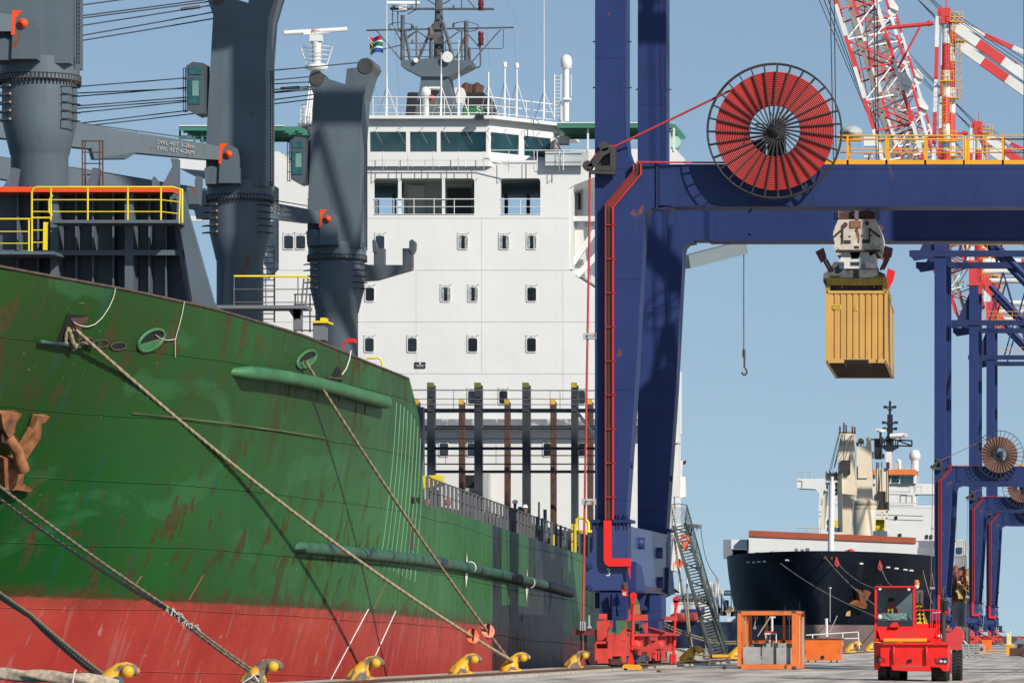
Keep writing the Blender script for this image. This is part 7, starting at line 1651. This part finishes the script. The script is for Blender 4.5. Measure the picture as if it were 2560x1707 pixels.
for a, c in (((752,487),(1130,492)),((1000,490),(1000,748)),((1060,490),(1060,955)),((1100,490),(1100,955)),((1180,518),(1252,515)),((1246,478),(1248,560))): m.tube([p6(*a,DT+.6), p6(*c,DT+.6)], .022, 7)
B6(m,768,690,1110,752,DT+.7,DT+1.6); B6(m,1062,895,1135,975,DT+.5,DT+1); B6(m,1068,770,1100,960,DT+.62,DT+.7); part('side_platform', m, TRED, tr)
m = MB(); m.sphere(p6(1095,870,DT+.45), .055, 10); m.tube([p6(1010,530,DT+.6), p6(1130,522,DT+.6)], .025, 6); m.tube([p6(1130,840,DT+.5), p6(1138,900,DT+.5)], .02, 5); part('side_lamp', m, LGREY, tr)
m = MB(); P6(m,[(768,690),(768,400),(855,395),(870,480),(935,690)],DT+2.0,DT+2.06); yl_ = part('yellow_step_panel', m, YEL, tr)
m = MB()
for i in range(5): 
    for x in (790, 848): m.lathe([(.05,0),(.05,.01)], p6(x+i*2,400+i*60 if i < 4 else 636,DT+1.99), (0,-1,0), 12)
part('panel_hole', m, DARK, yl_)
m = MB(); P6(m,[(765,200),(845,190),(860,230),(855,398),(765,400)],DT+2.0,DT+2.3); m.tube([p6(862,205,DT+1.9), p6(855,400,DT+1.9), p6(915,680,DT+1.9)], .022, 6); part('air_filter', m, mat('brown grey tank', (.13,.11,.09), .6, var=.2), tr)
m = MB(); m.tube([p6(1162,960,DT+1.0), p6(1160,330,DT+1.0)], .095, 12); m.tube([p6(1158,330,DT+1.0), p6(1158,190,DT+1.0), p6(1166,160,DT+1.05), p6(1185,150,DT+1.2)], .042, 10); part('exhaust_stack', m, mat('brown black exhaust', (.045,.035,.03), .6, var=.3), tr)
m = MB(); B6(m,1176,352,1235,505,DT+.85,DT+.95); m.bar(p6(1185,350,DT+.9), p6(1120,330,DT+.9), .03); part('door_mirror', m, BLACK, tr, .01)
m = MB(); P6(m,[(1195,825),(1290,815),(1345,722),(1445,795),(1458,905),(1400,1015),(1335,1040),(1290,985),(1195,945)],DT+3.6,DT+5.2); P6(m,[(1255,985),(1440,1000),(1420,1070),(1255,1070)],DT+3,DT+3.5); part('rear_ramp', m, CREDW, tr)
m = MB(); m.box((p6(300,0).x, DT+1.5, .6), (p6(1150,0).x, DT+5.4, .95)); B6(m,1262,1130,1285,1420,DT+2,DT+2.1); part('chassis', m, mat('chassis dark red', (.25,.03,.025), .6), tr)
def wheel(xc_px, D, r, wd):
    x = xat(2160+xc_px/5.8725, D); z = gz(x)+r; m = MB(); m.lathe([(r*.55,-wd/2),(r*.9,-wd/2),(r,-wd/2+.05),(r,wd/2-.05),(r*.9,wd/2),(r*.55,wd/2)], V((x,D,z)), (1,0,0), 36)
    for i in range(28):
        a = 2*math.pi*i/28; c = V((x, D+math.cos(a)*r, z+math.sin(a)*r)); t_ = V((0,-math.sin(a),math.cos(a))); n3 = V((0,math.cos(a),math.sin(a)))
        for s_ in (-1, 1): m.bar(c+V((s_*wd*.48,0,0))+t_*.03, c+V((s_*wd*.10,0,0))-t_*.02, .055, .05, n3)
    wh = part('wheel', m, RUBBER, tr); m = MB(); m.lathe([(r*.55,-wd/2+.04),(r*.3,-wd/2+.10),(r*.3,wd/2-.1),(r*.55,wd/2-.04)], V((x,D,z)), (1,0,0), 20); part('rim', m, REDD, wh)
for x in (278, 448, 1060, 1168): wheel(x, DT+.95, .5, .30)
for x in (1352, 1180, 560, 390): wheel(x+ (18 if x == 1352 else 0), DT+4.6, .52, .34)
drv = person((p6(400,0,DT+1.1).x, DT+1.1, p6(0,700,DT+1.1).z-.78), 0, 'driver in a red and lime safety vest seated behind the tractor windscreen', (.45,.03,.04), (.03,.03,.05), mat('dark cap', (.02,.02,.025), .7), .92, True)
m = MB(); d0 = DT+.93; P6(m,[(402,470),(428,465),(432,535),(405,540)],d0,d0+.02); P6(m,[(350,475),(372,470),(365,535),(345,535)],d0,d0+.02); part('vest_stripe', m, mat('lime reflective', (.55,.85,.08), .5), drv)

# ================================================================== orange flat frame, skip, barrier
DF = 213.0
def h3(x, y, d=DF): return W(*H3(x, y), d)
fz = gz(-14.9)
fr_ = thing('flat_rack', 'open orange steel container frame holding grey concrete blocks', 'frame', V((-14.8, DF, fz)))
xl, xr = h3(150,0).x, h3(655,0).x; z0, z1 = fz+.01, h3(0,497).z; FO = mat('worn frame orange', (.72,.17,.03), .5, var=.15, vs=2, rust=.3, rs=2.5)
m = MB(); Ld = 6.05
for x in (xl, xr-.16):
    for y in (DF, DF+Ld-.16): m.box((x,y,z0+.12), (x+.16,y+.16,z1-.11))
for y in (DF+.01, DF+Ld-.15): m.box((xl+.16,y,z0+.01), (xr-.16,y+.14,z0+.2)); m.box((xl+.16,y,z1-.2), (xr-.16,y+.14,z1-.03))
for x in (xl+.01, xr-.15): m.box((x,DF+.16,z0+.01), (x+.14,DF+Ld-.16,z0+.18)); m.box((x,DF+.16,z1-.13), (x+.14,DF+Ld-.16,z1-.02))
for y in (DF+1.2, DF+2.4, DF+3.6, DF+4.8): m.box((xr-.1,y,z0+.18), (xr-.02,y+.12,z1-.13)); m.box((xl+.02,y,z0+.18), (xl+.10,y+.12,z1-.13))
for x in (600, 625): pass
m.box((xl+.75,DF+Ld-.3,z0+.2), (xl+.85,DF+Ld-.2,z1-.2)); m.box((xl+1.5,DF+Ld-.3,z0+.2), (xl+1.6,DF+Ld-.2,z1-.2)); m.box((xl+.2,DF+Ld-.3,z0+1.05), (xr-.2,DF+Ld-.2,z0+1.2)); part('steel_frame', m, FO, fr_)
m = MB()
for x in (xl-.006, xr-.16):
    for y in (DF-.006, DF+Ld-.16):
        for z in (z0-.0, z1-.12): m.box((x,y,z), (x+.166,y+.166,z+.12))
m.box((xl+.16,DF+.0,z1-.03), (xr-.16,DF+.2,z1)); part('corner_casting', m, mat('sooty casting', (.07,.04,.03), .7, var=.3), fr_)
m = MB(); CH = mat('pale chain', (.40,.36,.32), .6, var=.3)
for pts in ([(210,545),(213,620),(222,700),(232,775),(230,815)], [(598,560),(602,640),(600,740),(602,815)], [(312,560),(300,620),(300,650)]): m.tube([h3(x,y,DF+.3) for x, y in pts], .02, 5); m.ring(h3(*pts[-1],DF+.3), (0,1,0), .05, .018, 12, 5); m.ring(h3(*pts[0],DF+.3), (0,1,0), .06, .02, 12, 5)
for x in (685, 712, 722): m.tube([h3(x,555,DF+3), h3(x,965,DF+3)], .025, 6)
m.tube([h3(325,720,DF+2), h3(430,560,DF+2)], .03, 5); part('lashing_chain', m, CH, fr_)
GC = mat('grey concrete block', (.36,.36,.35), .85, var=.15, vs=3, streak=.2)
CG = 'grey blocks inside the orange frame'
def blk(x0, y0, x1, y1, d0, d1, label):
    t = thing('concrete_block', label, 'block', h3((x0+x1)/2, y1, d0), CG); m = MB(); B3 = (h3(x0,y1,d0), h3(x1,y0,d0)); m.box((B3[0].x,d0,z0+.19), (B3[1].x,d1,B3[1].z)); part('block_body', m, GC, t, .015)
    m = MB(); m.ring(V(((B3[0].x+B3[1].x)/2,(d0+d1)/2,B3[1].z)), (0,1,0), .07, .015, 14, 5); part('lifting_eye', m, STEEL, t)
blk(198,815,338,962,DF+.25,DF+1.2,'grey block at the left front of the orange frame'); blk(486,820,608,964,DF+.25,DF+1.2,'grey block at the right front of the orange frame'); blk(360,782,560,960,DF+2.2,DF+3.4,'taller grey block behind the front two in the orange frame')
m = MB()
for x in (395, 430, 485): m.tube([h3(x,700,DF+2.0), h3(x,775,DF+2.0)], .03, 6)
m.tube([h3(450,560,DF+2.2), h3(450,680,DF+2.2)], .05, 8); m.bar(h3(385,700,DF+2), h3(490,700,DF+2), .1, .06); m.bar(h3(430,556,DF+2.2), h3(480,556,DF+2.2), .06); tag(part('pipe_trestle', m, CWHITE), 'white pipe trestle standing inside the orange frame', 'trestle')
m = MB(); m.bar(h3(388,686,DF+2), h3(488,686,DF+2), .1, .08); tag(part('red_plank', m, REDD), 'red plank lying on the white trestle', 'plank')
# post and lamp beyond the frame
m = MB(); m.tube([h3(688,505,240), h3(688,425,240)], .025, 5); m.lathe([(.06,0),(.06,.2),(.0,.22)], h3(558,497,230), n=8); tag(part('marker_rod', m, BLACK), 'thin dark rod sticking up behind the orange frame', 'rod')
def skip(x0, y0, x1, y1, D, label):
    z = gz(xat(1800+(x0+x1)/2/3.459, D)); s_ = thing('skip_bin', label, 'skip', V((h3((x0+x1)/2,0,D).x, D, z)), 'orange skips on the quay'); a = h3(x0,0,D).x; b_ = h3(x1,0,D).x; zt = h3(0,y0,D).z; m = MB(); wd = b_-a
    sl_ = wd*.05; dp = 2.2
    m.add([V((a+sl_,D+.1,z+.1)),V((b_-sl_,D+.1,z+.1)),V((b_-sl_,D+dp,z+.1)),V((a+sl_,D+dp,z+.1)),V((a,D,zt)),V((b_,D,zt)),V((b_,D+dp+.1,zt)),V((a,D+dp+.1,zt))], [(0,1,2,3),(0,4,5,1),(1,5,6,2),(2,6,7,3),(3,7,4,0)])
    bb = part('bin_body', m, ORANGE, s_); m = MB(); m.box((a-.03,D-.04,zt-.06), (b_+.03,D+.02,zt)); m.box((b_-.02,D,zt-.06), (b_+.04,D+dp+.1,zt)); m.box((a-.04,D,zt-.06), (a+.02,D+dp+.1,zt)); part('bin_rim', m, mat('sooty rim', (.06,.03,.02), .7), bb)
    m = MB()
    for f in (.1,.3,.72,.88): m.lathe([(.06,-.04),(.06,.04)], V((a+wd*f,D+.2,z+.06)), (1,0,0), 10)
    part('castor', m, BLACK, s_); m = MB(); m.box((a+wd*.46,D+.02,z+.2), (a+wd*.54,D+.11,z+.36)); part('fork_pocket', m, BLACK, bb)
skip(728, 738, 1048, 945, 268, 'large orange skip with black rim standing right of the orange frame')
skip(2265, 742, 2345, 840, 470, 'small far orange skip by the feet of the far cranes')
m = MB(); D = 300
for a, c in (((745,712),(1195,685)),((1195,685),(1203,830)),((1060,695),(1062,800)),((800,710),(800,740)),((745,745),(1195,740))): m.tube([h3(*a,D), h3(*c,D)], .04, 6)
tag(part('white_barrier', m, CWHITE), 'white tubular barrier beyond the large orange skip', 'barrier')
m = MB(); D = 330; m.tube([h3(952,600,D), h3(952,310,D)], .035, 6); m.lathe([(.09,0),(.12,.08),(0,.12)], h3(952,312,D), n=10); tag(part('lamp_post', m, STEEL), 'thin grey lamp post in front of the black bow', 'lamp post')
m = MB(); D = 320; m.tube([h3(922,725,D), h3(920,575,D)], .09, 8); m.lathe([(.12,0),(.1,.06)], h3(920,577,D), n=10); tag(part('white_post', m, CWHITE), 'stout white post behind the large orange skip', 'post')
m = MB(); m.poly([V((x, 415, z)) for x, z in [(-19.3,.31),(-18.1,.2),(-18.1,.45),(-19.0,.6),(-19.3,.55)]], (0, 1.2, 0)); tag(part('rail_stop', m, OYEL), 'yellow rail stop block beyond the large skip', 'rail stop')
# clutter by the far crane feet
D = 330
def r5(x, y, d=D): return W(*I6(x, y), d)
m = MB()
for y in (1000, 1040, 1075, 1110, 1150): m.tube([r5(1440,y), r5(1700,y-4)], .05, 6); m.tube([r5(1440,y-6,D+2), r5(1700,y-10,D+2)], .05, 6)
for x in (1450, 1530, 1610, 1695): m.tube([r5(x,990), r5(x,1170)], .05, 6); m.tube([r5(x,990,D+2), r5(x,1160,D+2)], .05, 6)
for x in (1465, 1545, 1640, 1745): m.lathe([(.14,-.05),(.14,.05)], r5(x,1160,D-.2), (1,0,0), 12)
tag(part('pipe_cart', m, STEEL), 'galvanised pipe cart standing right of the tractor wheel', 'cart')
m = MB(); m.add([r5(1440,910), r5(1500,990), r5(1430,1000), r5(1460,940,D+1)], [(0,1,3),(1,2,3)]); m.add([r5(1445,905,D+.5), r5(1510,985,D+.6), r5(1470,990,D)], [(0,1,2)]); m.poly([r5(1440,900,D+1), r5(1515,985,D+1), r5(1425,1010,D+1)], (0,.5,0)); tag(part('white_tarpaulin', m, CWHITE), 'crumpled white tarpaulin on the pipe cart', 'tarpaulin')
m = MB(); m.lathe([(.36,-.3),(.4,-.25),(.4,.25),(.36,.3),(.12,.3),(.12,-.3)], r5(1690,1070,D+4), (.6,-1,0), 24); tag(part('hose_coil', m, mat('tan hose', (.42,.28,.19), .8, var=.2)), 'tan hose coil behind the pipe cart', 'coil')
m = MB(); m.tube([r5(1720,1090,350), r5(2080,1088,350)], .05, 5); m.tube([r5(1770,1130,340), r5(1890,1135,340)], .06, 5); m.tube([r5(1775,1150,338), r5(1780,1118,338)], .04, 5); tag(part('yellow_pipe', m, mat('dull ochre pipe', (.5,.30,.12), .7)), 'long ochre pipe lying on the quay far right', 'pipe')
D = 380
sb = thing('hazard_board', 'white board with yellow diagonal stripes on a yellow stand', 'sign', W(*I6(2130,1150), D)); m = MB(); m.fb(*I6(2096,828), *I6(2162,990), D, D+.05); bd = part('board', m, CWHITE, sb)
m = MB()
for y in (880, 930, 985): P6(m,[(2097,y-30),(2097,y),(2160,y-45),(2160,y-75)] if y-75 > 828 else [(2097,y-30),(2097,y),(2160,y-40),(2160,829)],D-.01,D)
part('stripe', m, YEL, bd); m = MB(); B6(m,2085,990,2210,1025,D,D+.3); B6(m,2088,1020,2135,1150,D,D+.3); part('board_stand', m, OYEL, sb)
m = MB(); m.lathe([(.05,0),(.05,.12),(0,.14)], r5(2148,826,D), n=8); part('board_lamp', m, CWHITE, sb)
gb = thing('grab_bucket', 'rusty brown grab bucket lying at the right edge of the quay', 'grab', W(*I6(2280,1160), 372)); m = MB(); B6(m,2135,1045,2420,1165,372,374); P6(m,[(2300,1165),(2330,1110),(2420,1090),(2420,1205),(2310,1200)],371,373); part('bucket_shell', m, RUSTD, gb)
m = MB(); P6(m,[(2215,985),(2240,930),(2290,912),(2400,905),(2400,1000),(2225,1005)],374,376); part('grey_hood', m, MGREY, gb); m = MB()
for x in (2255, 2280, 2300, 2330): m.bar(r5(x,1045,373), r5(x+12,985,373), .12)
part('grab_rod', m, BLACK, gb); m = MB(); P6(m,[(2235,925),(2265,865),(2290,862),(2300,905)],376,377); P6(m,[(2300,905),(2360,895),(2420,890),(2420,915)],374,376); part('red_arm', m, REDD, gb)
m = MB()
for i, (x, y) in enumerate(((1385,1437),(540,990))): m.sphere(h3(40,992,190) if i else V((-17.3,190,.22)), .09, 8, (1,.8,.8))
tag(part('brick_lump', m, RUSTD), 'small rusty lumps lying on the apron near the frame', 'debris')

# ================================================================== boats across the basin
def p5(x, y, d): return W(*I5(x, y), d)
def boat(D, y_hull, x0, x1, hullm, label, house, red=False):
    b = thing('work_boat', label, 'boat', W(*I5((x0+x1)/2, y_hull), D)); m = MB()
    a = p5(x0,y_hull-80,D); c = p5(x1,y_hull-60,D); zb = -2.6
    m.poly([V((a.x,D,zb)), V((c.x-1.2,D,zb)), V((c.x,D,c.z)), V((a.x,D,a.z-.2))], (0,6,0)); part('hull', m, hullm, b)
    m = MB()
    for (hx0, hy0, hx1, hy1) in house: m.fb(*I5(hx0,hy0), *I5(hx1,hy1), D+.6, D+5)
    hs = part('deckhouse', m, CWHITE, b); return b, hs
b1, h1 = boat(620, 1175, -60, 640, mat('navy hull', (.012,.022,.06), .5, var=.2), 'navy work boat with white deckhouse seen behind the gangway', [(60,955,470,1095),(105,880,410,960),(385,775,430,960),(150,860,260,882)])
m = MB()
for x in range(130, 400, 28): m.fb(*I5(x,905), *I5(x+18,935), 620.5, 620.6)
part('window', m, GLASSD, h1); m = MB(); m.fb(*I5(160,1000), *I5(300,1025), 620.4, 620.6); m.fb(*I5(340,985), *I5(362,1045), 620.4, 620.6); part('blue_band', m, mat('royal blue', (.03,.06,.30), .5), h1)
m = MB(); random.seed(12)
for i in range(10): p = p5(random.uniform(115,310), random.uniform(1060,1095), 619.5); m.sphere(p, .8, 8, (1.2,1,.7))
part('red_net', m, mat('red fishing net', (.40,.06,.05), .9, var=.3), b1)
m = MB()
for x, y0 in ((135,770),(160,815),(205,700),(468,720),(482,735),(523,820),(410,760),(310,800)): m.tube([p5(x,960,622), p5(x,y0,622)], .10, 5)
for a, c in (((100,820),(170,800)),((205,720),(120,900)),((205,720),(290,900)),((135,790),(100,940)),((468,740),(560,980)),((410,780),(480,960))): m.tube([p5(*a,622), p5(*c,622)], .05, 4)
part('mast', m, CWHITE, b1)
m = MB(); random.seed(13)
for i in range(26): x = random.uniform(420,640); y = random.uniform(1000,1080); m.bar(p5(x,y,623), p5(x+random.uniform(-20,20),y-random.uniform(5,50),623), .25)
m.bar(p5(560,1035,622), p5(605,985,622), .5, .5); part('deck_gear', m, mat('ochre deck gear', (.42,.24,.09), .7, var=.4), b1)
b2_, h2_ = boat(760, 1215, 470, 690, mat('mint green hull', (.12,.40,.28), .5, var=.1), 'mint green boat with white railings behind the orange frame', [(560,1085,640,1130)])
m = MB()
for x in range(560, 660, 12): m.tube([p5(x,1120,759), p5(x,1085,759)], .08, 4)
for y in (1085,1102): m.tube([p5(560,y,759), p5(660,y,759)], .08, 4)
part('railing', m, WHITE, h2_)
tk = thing('blue_tank', 'upright blue tank behind the boats under the black bow', 'tank', p5(552,1025,800)); m = MB(); m.lathe([(.3,0),(.44,.35),(.44,1.7),(.38,1.82),(0,1.85)], p5(553,1025,800), n=18); part('tank_shell', m, mat('tank blue', (.02,.10,.30), .45, var=.15), tk)
m = MB(); m.fb(*I5(490,865), *I5(610,880), 810, 814); 
for x in range(495, 610, 14): m.tube([p5(x,865,810), p5(x,838,810)], .09, 4)
m.tube([p5(490,838,810), p5(610,838,810)], .1, 4); m.fb(*I5(505,880), *I5(515,1060), 811, 812); m.fb(*I5(595,880), *I5(600,1060), 811, 812); tag(part('jetty_bridge', m, LGREY), 'pale loading bridge with railings left of the black bow', 'bridge')
m = MB(); a = p5(-40,1262,600); c = p5(340,1262,600); m.box((a.x,600,-3), (c.x,616,.15)); m.box((c.x-.3,601,-3), (c.x+13,608,-1.0)); tag(part('basin_pier', m, COPE), 'low concrete pier across the water under the gangway', 'pier')
m = MB(); 
for k, (ya, yb) in enumerate(((1110,1250),(1135,1270),(1300,1375))): m.tube(sag(p5(-30,ya,262), p5(640,yb+40,300), .3, 10), .05, 6)
tag(part('slack_hawser', m, ROPED), 'slack hawsers crossing low behind the gangway', 'rope')
